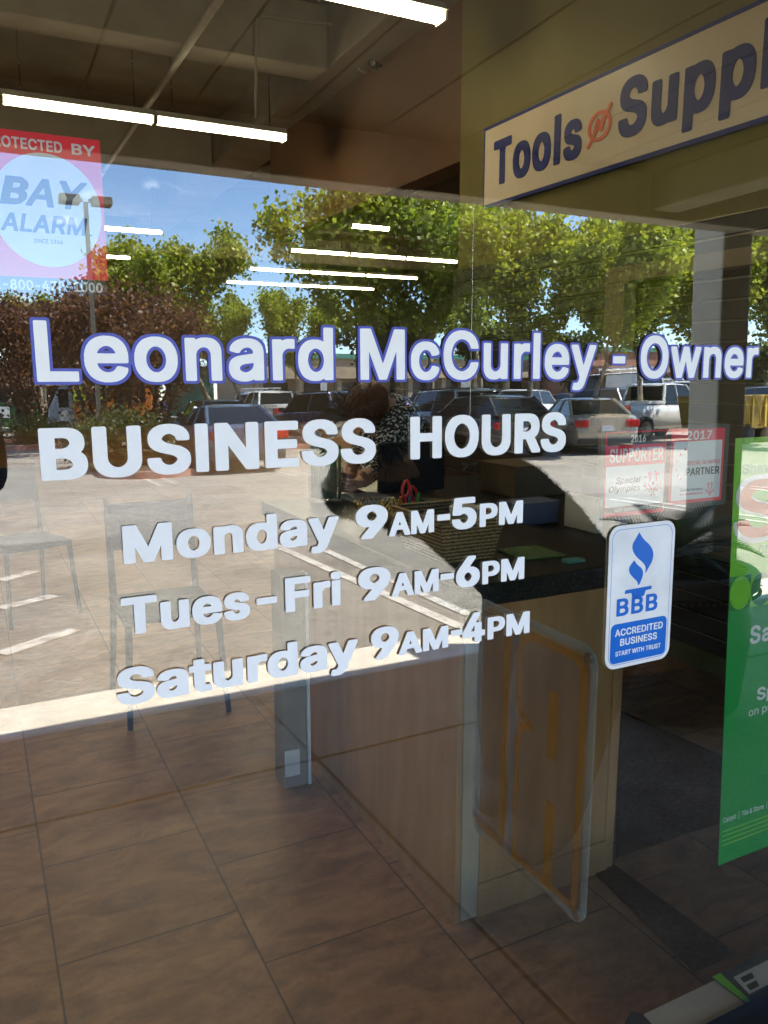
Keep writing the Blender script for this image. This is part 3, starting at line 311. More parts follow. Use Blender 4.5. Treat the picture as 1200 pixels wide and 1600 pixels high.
  'D': [518,[[47,-18,41,-13,39,-1,39,511,41,523,47,527,56,529,264,527,299,522,328,514,356,502,383,487,402,473,421,454,447,417,457,396,469,365,480,318,484,249,479,189,474,163,466,137,454,107,443,87,422,58,402,38,385,25,352,6,305,-11,268,-17,245,-19],[149,77,233,77,259,82,287,91,313,106,335,126,349,144,363,173,373,211,378,254,373,299,365,332,352,361,337,382,314,404,284,420,264,427,233,432,154,433,149,433,147,430,147,82]]],
  'E': [435,[[47,-18,41,-13,39,-1,39,511,41,523,47,527,56,529,373,529,387,526,391,523,393,515,393,449,391,439,385,434,154,433,149,433,147,430,147,311,149,306,368,304,373,301,376,294,377,230,375,215,371,212,364,210,149,209,147,204,147,82,149,77,154,76,375,76,390,74,395,70,397,61,397,-4,394,-13,387,-18,378,-19]]],
  'H': [533,[[47,-18,41,-13,39,-1,39,511,39,520,42,525,54,528,128,529,137,527,145,523,147,511,147,315,149,309,364,308,368,309,371,313,371,511,373,523,380,527,390,529,461,528,473,525,477,520,478,508,478,1,475,-13,471,-17,464,-19,390,-19,378,-17,372,-11,371,206,368,212,154,213,149,212,147,208,146,-11,142,-16,133,-19]]],
  'I': [196,[[47,-18,41,-13,39,-1,39,518,42,525,52,528,130,528,140,523,142,511,142,-6,138,-15,130,-19]]],
  'L': [409,[[47,-18,41,-13,39,-1,39,518,42,525,52,528,135,528,144,523,147,513,147,80,149,77,154,76,373,75,380,70,382,63,382,-8,378,-16,366,-19]]],
  'M': [644,[[47,-18,41,-13,39,-1,39,511,39,520,42,525,54,528,154,529,166,527,172,523,310,165,314,158,316,158,456,523,464,527,473,529,573,528,585,525,589,518,590,504,590,-1,588,-11,585,-15,573,-19,499,-19,490,-17,484,-11,483,273,480,284,364,-8,356,-17,340,-19,278,-19,271,-17,266,-13,151,275,147,283,145,284,142,-11,137,-17,130,-19]]],
  'N': [539,[[47,-18,41,-13,39,-1,39,511,39,520,42,525,49,528,59,529,142,528,154,525,355,208,375,180,378,187,379,520,385,527,395,528,468,528,480,525,484,520,485,508,485,1,483,-13,475,-18,466,-19,380,-19,368,-15,190,264,152,327,147,330,146,-11,142,-16,133,-19]]],
  'O': [549,[[234,-25,208,-21,186,-16,163,-7,132,9,96,37,75,62,59,85,46,109,36,135,23,187,19,237,19,280,23,320,36,375,55,417,68,437,86,461,108,482,122,494,144,507,167,518,213,531,246,535,296,535,320,532,344,526,372,516,410,495,437,473,448,460,468,435,479,416,499,370,506,342,512,308,515,249,510,182,495,128,477,88,460,63,446,45,417,19,384,-2,339,-19,289,-26],[265,73,289,76,315,84,344,101,364,120,379,142,393,170,403,204,408,239,408,273,401,316,387,354,371,380,351,402,325,420,298,431,267,436,241,433,215,423,189,407,169,387,152,363,139,335,129,299,125,256,127,223,133,192,145,158,162,130,181,108,203,92,236,77]]],
  'P': [461,[[47,-18,41,-13,39,-1,39,511,41,523,47,527,56,529,271,527,316,518,335,511,358,499,385,478,403,456,414,435,427,394,430,365,430,325,427,304,416,265,404,242,388,220,364,199,337,184,309,174,278,168,254,167,149,165,147,161,147,-1,145,-13,140,-17,130,-19],[154,261,225,261,252,264,279,273,292,282,302,292,312,306,317,318,321,335,322,354,319,373,312,389,304,402,293,413,271,426,245,432,221,433,149,432,147,427,147,268,149,261]]],
  'R': [465,[[47,-18,41,-13,39,-1,39,511,41,523,47,527,56,529,271,527,311,521,335,513,354,504,378,487,395,471,405,456,416,435,428,396,430,375,430,332,427,306,423,289,416,269,405,249,395,235,380,220,352,201,349,196,446,18,449,4,446,-13,440,-18,430,-19,347,-19,335,-15,230,176,223,179,154,179,149,177,147,173,147,-1,145,-13,140,-17,130,-19],[149,275,223,274,247,275,278,283,300,296,315,315,323,349,321,368,317,385,303,406,281,423,259,430,223,433,149,432,147,427,147,280]]],
  'S': [463,[[192,-27,149,-21,130,-16,106,-6,75,13,56,31,34,62,23,90,17,126,17,145,20,152,25,155,34,156,106,156,118,155,125,148,134,116,142,104,151,95,168,83,187,75,223,68,246,71,268,77,287,86,299,95,313,111,320,126,323,140,320,152,315,161,303,172,282,186,256,196,173,220,130,235,92,254,70,271,48,297,36,326,31,354,33,406,41,435,58,466,81,490,108,509,149,526,187,533,246,535,277,532,313,523,344,509,375,488,392,470,407,447,417,421,422,387,422,371,418,364,413,360,403,359,325,360,318,366,307,397,292,415,273,427,260,433,225,440,189,433,175,426,161,417,151,406,142,392,137,376,139,366,144,356,155,345,177,329,213,315,325,283,363,264,387,246,412,216,424,190,430,154,428,106,418,73,399,40,379,18,349,-2,318,-15,284,-24,246,-28]]],
  'T': [465,[[181,-18,174,-13,171,-1,171,430,169,433,164,433,28,433,17,435,13,439,11,446,11,513,13,523,19,527,28,529,417,529,431,527,436,523,438,513,438,449,437,442,433,437,419,433,283,433,279,430,278,-8,274,-16,264,-19]]],
  'U': [533,[[225,-26,197,-22,166,-14,133,0,114,13,90,33,72,55,60,74,49,100,43,122,39,155,40,520,45,526,56,528,133,527,140,526,144,522,146,510,146,181,149,155,157,134,167,117,178,104,190,94,206,84,225,76,249,72,266,72,285,75,304,81,323,91,335,100,357,127,368,157,372,188,373,520,378,526,387,528,459,528,471,526,477,519,478,510,478,148,474,122,464,87,452,65,433,39,402,11,373,-6,342,-17,304,-25,280,-27]]],
  'W': [702,[[143,-18,135,-13,130,1,-4,494,-5,515,-2,525,10,528,84,529,96,527,101,523,185,206,193,179,198,187,280,504,287,523,293,527,303,529,386,528,398,525,402,518,489,185,491,178,493,177,576,496,584,523,591,527,601,529,674,528,686,525,691,515,690,494,554,-1,548,-15,536,-19,453,-19,441,-17,435,-13,349,304,343,320,339,313,250,-13,246,-17,236,-19]]],
  'Y': [488,[[191,-18,184,-13,182,-4,181,196,0,489,-5,501,-5,515,-3,523,3,527,15,529,96,528,109,525,236,320,364,525,379,529,458,529,470,527,474,523,476,515,476,499,473,492,291,198,290,-1,288,-13,284,-17,274,-19]]],
  'a': [405,[[131,-27,105,-22,69,-8,49,6,37,18,25,35,14,61,9,90,9,128,16,161,26,180,39,195,55,207,74,217,100,227,134,234,243,250,250,254,253,259,250,276,242,290,229,302,212,309,191,311,167,305,148,295,134,283,117,258,107,256,86,256,34,271,24,276,20,285,22,306,36,335,57,359,84,378,110,390,138,398,174,403,234,401,269,393,300,379,323,361,342,335,348,321,354,302,359,266,358,-10,353,-16,345,-18,272,-18,260,-15,253,-7,229,-18,195,-26,174,-28],[161,66,174,65,198,70,212,77,230,90,243,107,250,123,255,147,254,156,250,158,172,147,143,139,124,126,118,118,115,106,115,99,120,90,129,80,138,73]]],
  'c': [412,[[178,-26,140,-19,121,-12,98,0,67,27,44,57,26,96,19,117,15,143,13,207,17,250,27,286,44,319,63,346,80,363,99,377,135,393,176,402,233,403,259,399,280,393,307,382,330,367,346,353,362,334,376,307,383,288,383,272,380,265,371,257,321,245,295,244,288,246,283,250,275,267,261,286,238,303,216,309,204,310,185,306,173,301,157,288,141,269,130,250,123,228,118,186,121,157,129,129,139,110,156,88,176,74,197,67,209,66,223,69,238,74,251,81,272,103,285,131,295,135,321,135,376,120,380,117,383,112,384,91,374,65,357,36,338,15,316,-1,280,-18,252,-25,226,-27]]],
  'd': [440,[[166,-26,145,-23,126,-17,89,3,72,17,54,37,41,57,32,77,24,98,18,124,13,169,15,234,20,262,30,296,44,324,66,353,93,377,128,394,169,402,226,402,257,396,288,381,290,386,290,510,292,522,297,526,307,528,385,527,392,522,394,510,392,-10,388,-16,378,-19,307,-19,295,-14,290,-2,288,-2,259,-18,235,-25,214,-27],[201,67,219,69,238,77,254,89,265,103,276,122,284,143,290,181,290,203,285,231,279,250,270,269,256,286,240,299,223,307,204,310,190,308,173,301,158,291,142,273,132,257,125,236,119,207,118,188,119,169,125,143,135,117,144,103,157,88,173,76,185,70]]],
  'e': [420,[[180,-26,142,-19,107,-5,79,15,61,32,48,50,28,89,17,127,13,167,15,231,23,272,39,312,61,345,85,367,119,387,157,399,180,403,238,402,276,394,309,379,337,357,352,341,363,324,378,293,389,248,392,217,391,160,385,153,373,150,126,150,123,149,122,146,129,122,142,101,159,85,178,73,199,67,223,67,249,76,259,82,273,96,288,120,299,124,321,123,380,108,385,100,385,81,378,57,357,27,338,9,316,-5,290,-17,254,-25,230,-27],[125,241,276,240,280,241,281,243,278,254,269,272,254,290,233,304,221,308,204,310,178,304,154,289,135,267,125,246]]],
  'h': [426,[[40,-18,34,-13,32,-1,32,518,35,525,45,528,123,528,131,525,135,515,135,389,137,382,168,395,199,402,238,403,280,398,309,388,334,370,349,354,365,327,373,304,378,270,378,-6,373,-15,364,-19,288,-19,280,-17,276,-13,274,-1,274,230,273,249,266,270,251,292,233,304,209,309,183,302,161,288,147,270,138,246,135,223,135,-1,133,-13,128,-17,118,-19]]],
  'i': [183,[[40,-18,33,-13,32,-4,32,387,35,394,45,397,123,397,133,392,135,382,134,-8,130,-16,121,-19],[66,425,45,432,32,442,25,451,20,473,20,496,23,511,37,530,56,540,71,543,97,543,116,539,133,527,145,508,147,499,147,473,144,456,135,441,118,429,97,424]]],
  'l': [186,[[42,-18,36,-13,34,-1,34,518,37,525,47,528,125,528,134,523,136,513,136,-8,132,-15,123,-19]]],
  'n': [426,[[40,-18,34,-13,32,-4,32,380,34,392,38,395,45,397,121,397,130,394,135,382,138,381,159,392,185,400,216,403,238,403,283,397,304,390,326,377,347,356,360,337,372,306,377,275,378,-1,376,-13,366,-19,349,-19,288,-19,280,-17,276,-13,274,-1,274,230,273,249,266,270,251,292,233,304,209,309,183,302,161,288,147,270,138,246,135,223,135,-1,133,-13,128,-17,118,-19]]],
  'o': [431,[[178,-26,140,-19,121,-12,98,0,67,27,44,57,27,91,17,129,13,169,13,210,16,241,27,284,42,317,63,346,80,363,99,377,135,393,176,402,230,403,257,400,280,393,302,385,333,365,346,353,360,336,381,300,393,269,402,222,402,155,396,119,386,86,364,46,339,17,319,1,295,-12,261,-23,228,-27],[197,67,216,67,233,71,247,79,264,93,278,112,288,134,293,153,297,181,295,212,290,234,281,257,274,269,261,286,246,298,230,306,211,310,195,309,176,302,160,291,148,279,139,267,128,243,123,227,119,200,119,174,121,157,127,134,134,117,151,93,165,81,178,73]]],
  'p': [440,[[40,-161,34,-156,32,-144,32,377,34,392,38,395,45,397,121,397,130,394,134,382,138,380,159,393,183,400,211,403,242,403,288,397,326,381,355,358,379,327,395,294,406,256,411,215,410,146,401,99,385,61,364,30,342,8,316,-9,285,-21,240,-27,197,-26,173,-21,138,-3,135,-8,135,-144,133,-156,128,-160,118,-162],[211,68,228,68,247,74,268,89,280,101,290,118,299,139,304,163,307,187,300,232,292,255,281,275,271,287,252,301,240,307,221,310,202,307,188,301,173,291,161,277,149,258,142,239,135,201,135,175,139,149,147,125,154,111,164,97,180,81,197,72]]],
  'r': [275,[[40,-18,34,-13,32,-4,32,380,34,392,38,395,45,397,118,398,128,395,135,387,138,386,161,397,188,403,247,404,259,401,263,396,265,387,265,320,262,308,257,305,247,304,202,306,178,299,163,289,151,277,139,254,135,230,135,-1,133,-13,128,-17,118,-19]]],
  'u': [426,[[154,-23,133,-20,114,-14,80,5,68,16,54,37,44,56,38,72,32,118,32,380,33,391,38,396,42,398,59,399,118,398,128,396,133,391,135,380,135,149,138,125,146,103,161,85,180,74,202,70,226,76,247,89,261,108,271,132,274,156,274,380,276,391,280,396,290,398,359,399,371,396,377,389,378,380,378,1,376,-13,371,-17,364,-19,290,-19,280,-15,276,-2,273,-1,247,-14,221,-22,199,-24]]],
  'v': [405,[[149,-18,142,-11,-2,361,-4,377,-2,392,6,397,21,398,92,397,99,396,104,392,185,170,194,148,199,155,285,392,290,396,299,398,373,398,385,396,390,392,391,387,390,363,247,-12,242,-17,232,-19]]],
  'w': [583,[[124,-18,119,-15,116,-8,4,361,2,385,6,394,19,398,91,398,100,396,107,392,169,176,174,182,228,382,232,392,236,395,248,398,322,398,331,396,336,392,349,349,391,194,396,179,398,176,460,392,467,397,477,398,550,398,562,394,566,385,565,363,456,6,450,-11,447,-15,434,-19,365,-19,355,-18,349,-13,287,201,284,206,281,201,219,-13,215,-17,205,-19]]],
  'y': [405,[[63,-163,35,-158,30,-155,27,-149,27,-125,40,-75,44,-70,52,-68,78,-68,92,-70,104,-65,113,-56,123,-41,137,-1,-2,361,-4,378,-2,392,6,397,21,398,92,398,99,396,104,392,194,148,198,151,285,392,290,396,299,398,373,398,385,396,390,392,392,385,392,370,390,361,226,-68,207,-106,197,-121,181,-137,171,-145,149,-156,130,-161,111,-164]]],
 },
 'black': {
  'rim': [38,26],
  '-': [481,[[94,163,81,168,76,180,76,253,79,262,87,267,108,270,344,270,363,267,370,263,373,258,375,246,374,180,371,170,363,164,341,162]]],
  '4': [481,[[263,-25,249,-20,244,-11,244,73,242,77,32,79,13,81,5,86,2,94,2,170,17,199,213,529,220,533,234,536,327,535,340,532,347,525,349,511,347,492,265,351,263,345,265,343,355,344,370,341,377,337,382,323,382,192,386,189,422,189,436,187,443,185,447,180,451,165,450,96,447,87,439,81,427,79,383,77,382,73,381,-8,380,-15,375,-21,353,-26],[182,189,239,189,243,192,244,301,241,309,174,196,172,192,175,190]]],
  '5': [481,[[185,-32,147,-26,118,-16,87,1,60,25,41,51,27,85,22,116,22,137,25,147,33,153,49,156,130,156,149,153,157,147,166,120,177,104,197,87,221,78,233,81,247,88,261,100,271,111,281,130,287,147,289,161,287,175,280,198,265,220,245,239,221,249,214,249,197,245,180,238,159,224,142,221,102,221,54,226,40,229,32,235,29,244,29,268,59,523,62,528,68,532,87,535,371,535,392,532,401,525,404,513,404,447,402,437,399,432,392,429,375,426,190,426,187,420,180,363,182,358,185,358,261,359,302,352,323,345,349,331,366,318,385,299,399,280,412,256,419,239,427,204,429,139,425,108,417,82,402,54,383,28,356,3,328,-14,302,-24,266,-31,242,-33]]],
  '6': [481,[[189,-32,146,-24,110,-8,77,18,51,51,34,92,27,125,26,182,34,228,48,266,77,320,217,528,225,532,244,535,327,535,346,532,354,528,357,518,358,497,355,487,260,349,257,342,318,331,346,318,377,296,400,268,416,235,425,194,427,135,421,97,406,58,389,33,365,8,337,-12,306,-24,272,-31,246,-33],[222,78,229,77,241,82,256,91,268,104,283,130,288,156,287,170,283,185,268,211,251,226,237,234,227,237,208,231,186,213,170,187,164,158,168,135,181,108,201,89]]],
  '9': [481,[[110,-25,101,-23,94,-15,93,-1,94,18,195,165,191,169,144,176,122,183,106,191,73,215,52,242,41,263,34,282,26,327,27,389,31,411,38,432,58,468,80,494,110,516,141,531,189,541,249,542,282,539,313,530,346,514,377,489,397,463,414,432,424,394,427,370,427,337,424,301,413,263,394,220,368,175,234,-20,227,-24,213,-26],[221,273,229,272,246,279,268,297,283,323,288,349,284,375,270,403,261,413,251,421,239,428,227,432,206,424,192,413,183,404,170,379,164,354,168,330,179,304,199,284]]],
  'A': [508,[[-2,-25,-12,-23,-19,-15,-22,-4,-20,18,164,525,172,532,189,536,286,536,305,532,311,527,315,520,495,30,500,8,500,-8,497,-18,489,-24,474,-26,384,-26,367,-24,362,-20,357,-13,316,104,310,114,174,115,170,115,166,111,125,-8,117,-21,110,-24,96,-26],[215,225,265,225,270,227,242,311,239,315,236,311,208,230,210,225]]],
  'B': [484,[[40,-25,27,-20,23,-13,22,-6,22,511,25,527,33,533,49,536,283,534,328,526,354,517,366,511,387,495,412,468,425,441,434,408,436,356,431,323,420,296,397,268,421,245,433,230,447,204,453,180,456,146,456,120,453,96,445,68,433,44,424,32,410,18,390,3,354,-13,321,-22,275,-26],[165,85,254,85,273,89,287,95,304,109,314,127,316,139,309,161,292,183,275,195,261,201,235,205,166,204,164,199,164,89],[171,311,218,311,237,313,256,319,275,331,290,349,297,370,292,389,283,404,275,411,264,418,242,425,216,426,165,425,164,420,164,315,166,311]]],
  'E': [447,[[40,-25,27,-20,23,-13,22,-6,22,511,25,527,33,533,54,536,380,536,395,534,404,531,408,525,410,518,410,446,408,437,401,430,380,426,171,426,166,425,164,423,164,318,165,313,364,312,383,309,390,304,393,296,393,230,393,218,390,211,385,206,373,203,166,202,164,196,164,89,165,85,171,83,383,83,404,80,410,75,413,63,413,-6,410,-18,402,-24,383,-26]]],
  'F': [438,[[40,-25,27,-20,23,-13,22,-6,22,511,25,527,33,533,52,536,375,536,399,532,405,527,407,520,408,454,407,439,404,434,399,430,378,426,171,426,165,425,164,420,164,311,165,306,356,305,375,301,381,296,384,287,384,215,381,204,373,198,359,195,166,195,164,189,164,-4,160,-18,152,-24,137,-26]]],
  'H': [545,[[40,-25,27,-20,23,-13,22,-6,22,511,23,523,25,528,33,533,45,535,130,536,152,533,160,527,164,513,164,323,166,316,347,315,352,316,354,320,354,513,357,527,366,533,385,536,468,536,483,533,489,530,493,523,495,511,495,-1,491,-18,485,-23,475,-25,449,-26,378,-26,364,-23,357,-18,354,-4,354,199,352,205,171,206,166,205,164,201,164,-4,160,-18,152,-24,137,-26]]],
  'I': [208,[[40,-25,27,-20,23,-13,22,-6,22,520,28,531,42,535,140,535,154,529,158,523,159,513,158,-11,155,-18,152,-21,137,-26]]],
  'M': [656,[[40,-25,27,-20,23,-13,22,-6,22,513,23,523,27,530,33,533,47,536,159,536,178,533,187,527,314,207,316,207,319,213,434,513,442,529,449,533,464,536,566,536,587,535,602,529,606,520,606,504,606,-1,605,-13,602,-19,595,-24,583,-26,497,-26,478,-24,469,-18,466,-4,466,187,464,196,458,187,381,-11,375,-20,368,-24,352,-26,275,-26,256,-23,251,-18,247,-11,171,182,164,197,161,198,160,-4,157,-18,149,-24,135,-26]]],
  'N': [551,[[40,-25,27,-20,23,-13,22,-6,22,511,23,523,25,528,33,533,52,536,149,536,164,533,169,530,359,235,361,242,361,511,363,525,371,532,390,536,475,536,490,533,496,530,500,523,502,508,502,-1,500,-13,497,-19,487,-24,468,-26,373,-26,359,-24,353,-20,166,270,164,263,164,-1,161,-15,154,-23,140,-26]]],
  'O': [561,[[227,-32,201,-29,170,-21,148,-13,117,3,80,32,60,56,43,80,31,104,20,130,6,185,2,228,2,275,6,325,14,361,21,382,34,411,48,435,73,468,94,488,115,504,132,514,158,526,208,539,234,542,291,542,329,538,375,527,403,514,422,502,454,475,473,454,494,423,507,397,515,373,523,344,529,311,532,247,526,180,512,125,492,82,475,56,461,39,427,10,401,-6,379,-16,332,-29,294,-33],[254,82,270,81,298,89,327,105,347,123,364,147,378,175,387,206,391,239,391,270,386,306,377,335,363,363,346,387,322,407,291,423,267,428,244,423,217,411,197,397,179,375,163,349,152,320,144,285,141,256,144,225,150,194,160,166,172,142,189,121,211,101,234,89]]],
  'P': [473,[[40,-25,27,-20,23,-13,22,-6,22,511,25,527,33,533,49,536,278,534,311,529,333,524,347,518,373,504,399,484,418,461,434,430,444,396,447,373,446,318,438,277,422,239,405,218,378,194,354,179,325,169,287,162,264,160,166,159,164,154,164,-4,160,-18,152,-24,137,-26],[171,268,221,268,251,273,273,284,290,301,299,318,303,332,305,346,304,361,300,377,294,389,273,412,256,420,235,425,165,425,164,420,164,273,166,269]]],
  'R': [477,[[40,-25,27,-20,23,-13,22,-6,22,511,25,527,33,533,49,536,278,534,325,526,349,519,373,507,392,493,411,474,423,456,434,435,443,404,446,382,447,332,440,289,426,254,409,228,392,212,371,198,368,194,463,20,465,11,465,-4,462,-18,454,-24,437,-26,340,-26,321,-21,309,-3,217,168,211,171,171,171,165,170,164,165,164,-4,160,-18,152,-24,137,-26],[165,282,216,281,249,284,270,292,287,304,300,323,306,351,300,382,286,404,268,416,249,423,216,426,165,425,164,420,164,287]]],
  'S': [475,[[184,-34,142,-28,101,-16,68,2,39,28,19,56,6,90,0,126,0,147,3,155,11,161,27,163,113,164,132,160,140,154,149,121,164,102,184,87,203,80,223,76,237,78,258,84,284,101,302,123,306,137,305,147,299,156,290,166,268,181,237,192,142,219,115,229,80,247,53,267,34,290,19,323,14,352,14,392,16,411,29,449,46,476,75,502,108,522,144,534,194,542,258,542,299,537,334,526,365,511,392,491,413,467,427,442,436,414,439,376,438,366,434,359,427,355,411,352,330,352,311,355,302,361,292,390,280,407,253,424,237,430,225,431,201,426,176,411,167,402,158,387,154,376,156,369,161,360,168,352,192,335,230,320,342,288,377,269,403,250,428,221,436,206,442,187,446,152,446,121,443,97,433,66,413,33,387,8,361,-9,325,-23,277,-33,246,-35]]],
  'T': [477,[[174,-25,159,-19,155,-6,154,423,150,426,21,426,2,430,-3,435,-6,444,-6,513,-4,525,5,533,24,536,421,536,445,532,452,525,455,513,454,444,452,437,447,431,428,426,302,426,297,425,295,423,295,-1,293,-15,286,-23,271,-26]]],
  'U': [545,[[218,-33,190,-30,159,-22,131,-12,102,5,80,23,58,48,43,72,32,98,24,131,22,155,22,510,24,524,33,532,52,535,140,535,152,532,159,527,162,512,162,184,165,160,178,129,198,105,223,88,242,82,261,79,275,82,295,88,320,105,333,119,341,131,352,160,355,191,355,510,357,524,364,531,380,535,466,535,485,531,492,524,494,512,495,148,491,119,479,81,461,50,435,21,411,2,385,-12,349,-25,309,-32,283,-34]]],
  'a': [417,[[124,-34,91,-28,57,-15,34,1,22,14,10,30,-3,59,-8,87,-8,130,0,164,9,183,24,200,39,211,62,224,91,234,126,241,226,255,234,258,236,261,234,273,227,285,219,293,205,301,193,303,174,296,157,285,143,268,136,256,129,251,112,248,76,249,19,265,9,271,4,278,3,285,4,302,7,314,21,340,44,366,72,385,103,399,148,408,217,410,245,408,288,397,317,383,339,366,357,339,365,323,371,304,375,268,375,-1,373,-15,367,-22,353,-25,267,-26,245,-23,217,-31,188,-35],[170,73,181,75,193,80,217,97,227,111,234,126,237,142,236,146,195,142,172,137,153,130,138,120,132,106,136,93,150,80]]],
  'd': [452,[[159,-33,135,-29,109,-21,73,-2,57,12,39,31,25,53,16,72,7,96,1,122,-4,169,-4,212,-2,238,5,274,15,303,35,338,60,367,83,385,111,399,142,407,169,410,233,409,271,403,273,407,273,515,275,524,280,530,292,534,304,535,383,535,399,532,407,527,410,512,410,0,409,-14,402,-22,385,-26,302,-26,280,-22,254,-30,226,-34],[198,77,209,76,226,84,238,93,250,107,259,124,267,146,273,181,273,200,269,229,263,248,255,262,245,277,235,286,221,296,204,302,190,297,177,288,164,276,154,262,147,250,141,231,135,188,140,150,153,117,164,101,173,92,188,81]]],
  'e': [432,[[173,-33,126,-24,102,-15,85,-6,66,7,47,27,25,57,13,81,6,103,-2,143,-4,210,1,253,13,293,29,327,45,348,61,365,88,384,126,401,166,409,235,410,261,407,297,397,330,380,347,367,361,353,381,327,396,293,406,250,409,217,409,167,407,155,399,147,380,143,145,143,141,141,144,129,154,111,171,92,188,81,207,74,223,76,243,86,257,100,270,122,276,127,299,131,328,130,393,115,399,110,402,103,402,77,393,53,372,22,347,0,314,-19,288,-27,259,-33,233,-34],[146,248,254,247,259,247,262,250,254,267,240,284,223,296,204,302,188,296,169,283,152,264,146,253]]],
  'i': [195,[[33,-25,20,-20,16,-13,15,-6,16,392,23,401,37,404,121,405,140,402,148,396,152,382,150,-13,145,-21,130,-26],[59,418,42,421,30,426,16,438,7,451,3,468,3,496,6,511,13,525,22,535,33,542,47,547,61,550,111,549,130,544,142,538,156,522,163,504,163,463,160,451,154,442,137,426,118,419,99,417]]],
  'l': [198,[[35,-25,22,-20,18,-13,17,-6,17,520,23,531,37,535,135,535,148,530,152,523,153,515,152,-11,147,-21,132,-26]]],
  'n': [438,[[33,-25,20,-20,16,-13,15,-6,15,380,18,396,26,402,40,405,126,405,147,399,190,409,245,410,276,408,299,402,321,394,340,383,357,368,376,341,388,311,394,277,395,-1,391,-18,385,-23,376,-25,349,-26,280,-26,268,-24,261,-18,258,-4,256,244,251,265,238,285,221,297,209,301,190,293,173,280,161,263,154,242,152,218,152,-4,148,-18,142,-23,128,-26]]],
  'o': [443,[[171,-33,126,-25,104,-17,83,-5,51,22,34,43,22,62,5,105,-3,146,-4,210,-1,241,3,262,16,300,25,319,40,341,66,368,95,388,138,404,171,409,240,410,276,404,316,391,347,370,362,357,378,338,400,298,413,260,418,224,418,153,413,115,401,79,381,43,355,12,330,-7,297,-22,257,-32,230,-34],[206,74,216,76,233,85,246,96,260,112,273,141,280,186,276,222,270,243,262,260,248,279,235,290,221,298,207,302,197,299,183,292,168,279,156,265,146,246,140,227,135,188,136,172,140,150,147,129,154,115,166,99,178,88,190,80]]],
  'p': [452,[[33,-168,20,-163,16,-156,15,-149,15,380,18,396,26,402,40,404,126,404,147,400,173,407,190,409,249,410,278,408,302,402,338,388,370,363,393,334,404,315,412,296,423,258,428,215,426,144,417,94,400,53,381,27,357,2,333,-14,302,-26,268,-33,218,-35,183,-32,154,-26,152,-32,152,-149,147,-162,140,-167,126,-169],[212,77,221,75,238,82,254,94,264,106,276,125,283,144,290,189,284,227,270,263,262,275,249,287,235,297,221,302,211,300,197,292,184,282,173,268,165,253,158,234,152,199,152,177,155,158,166,122,178,103,188,93,199,84]]],
  'r': [287,[[33,-25,20,-20,16,-13,15,-6,15,380,18,396,26,402,38,404,123,405,142,402,185,411,254,411,273,407,279,401,281,389,281,318,278,305,271,299,259,297,207,298,192,293,179,285,168,275,160,263,156,251,152,227,152,-4,148,-18,142,-23,128,-26]]],
  's': [393,[[144,-33,106,-27,75,-18,47,0,29,17,13,38,1,67,-2,88,-2,105,1,112,11,119,71,132,104,133,118,131,130,124,137,105,149,88,167,77,182,73,197,76,211,84,223,96,227,105,218,117,204,125,97,153,66,167,39,186,23,207,12,236,9,257,9,286,13,315,24,343,44,367,71,386,99,399,128,407,159,410,225,409,268,401,289,393,309,382,330,362,340,350,353,329,361,305,362,279,357,269,342,263,294,252,247,252,237,255,232,259,223,278,209,295,196,303,187,305,175,301,159,291,151,281,150,274,159,264,175,255,292,223,321,208,339,193,357,169,364,153,367,138,369,93,365,62,353,36,339,17,320,0,292,-17,268,-25,230,-32,204,-34]]],
  't': [255,[[131,-29,100,-23,76,-13,52,6,39,26,31,50,28,71,27,297,24,301,-7,301,-21,303,-29,308,-32,316,-32,383,-30,395,-26,400,-17,404,26,407,28,483,35,492,48,496,133,497,155,493,161,488,164,478,164,411,166,407,226,404,237,400,241,390,242,321,238,308,231,303,221,301,169,301,165,297,164,102,167,88,174,79,219,79,231,76,237,71,242,59,250,19,250,-10,247,-17,241,-22,217,-28,193,-30]]],
  'u': [438,[[147,-30,123,-27,104,-21,68,-2,54,10,40,30,29,49,22,68,17,91,15,118,15,382,18,396,22,401,28,403,59,406,128,405,142,402,149,396,152,382,152,153,154,130,161,109,173,94,185,84,199,79,218,85,236,99,250,120,256,141,258,160,258,382,260,396,268,403,285,406,366,406,385,402,393,394,395,382,395,-1,391,-18,383,-24,368,-26,285,-26,261,-20,240,-27,211,-31]]],
  'y': [417,[[56,-170,21,-163,16,-160,11,-153,10,-125,23,-72,28,-66,35,-63,49,-61,85,-60,90,-59,99,-50,107,-37,119,-1,-18,359,-21,382,-18,396,-10,402,9,405,97,405,111,403,117,399,122,392,191,201,194,197,200,206,265,387,272,399,280,403,299,405,382,405,402,400,407,394,408,387,408,368,406,359,243,-70,223,-110,211,-127,197,-141,182,-152,163,-162,147,-167,118,-171]]],
 },
 'outline': {
  'rim': [47,45],
  '-': [488,[[89,144,79,147,72,152,68,161,67,173,67,263,71,277,82,286,106,289,349,289,370,285,377,280,381,273,384,253,384,173,380,156,369,146,344,143]]],
  'C': [545,[[225,-51,194,-47,165,-40,141,-31,110,-14,89,1,67,21,45,49,33,68,11,116,-3,175,-7,218,-8,280,-3,337,12,394,35,444,63,481,86,505,110,523,153,545,203,558,229,561,291,561,332,557,384,543,415,528,453,500,477,474,492,451,502,432,514,397,520,366,520,335,517,318,513,311,508,307,491,303,396,303,377,305,370,309,364,316,355,342,344,363,334,375,322,386,305,397,282,406,265,409,248,405,227,395,198,373,179,349,165,320,156,292,152,254,156,220,166,185,184,154,204,130,220,118,234,110,253,103,267,100,286,104,303,111,330,130,339,139,350,156,364,192,375,201,396,205,496,204,510,199,518,187,520,168,519,130,507,87,485,47,458,13,425,-14,403,-26,382,-35,336,-48,298,-52]]],
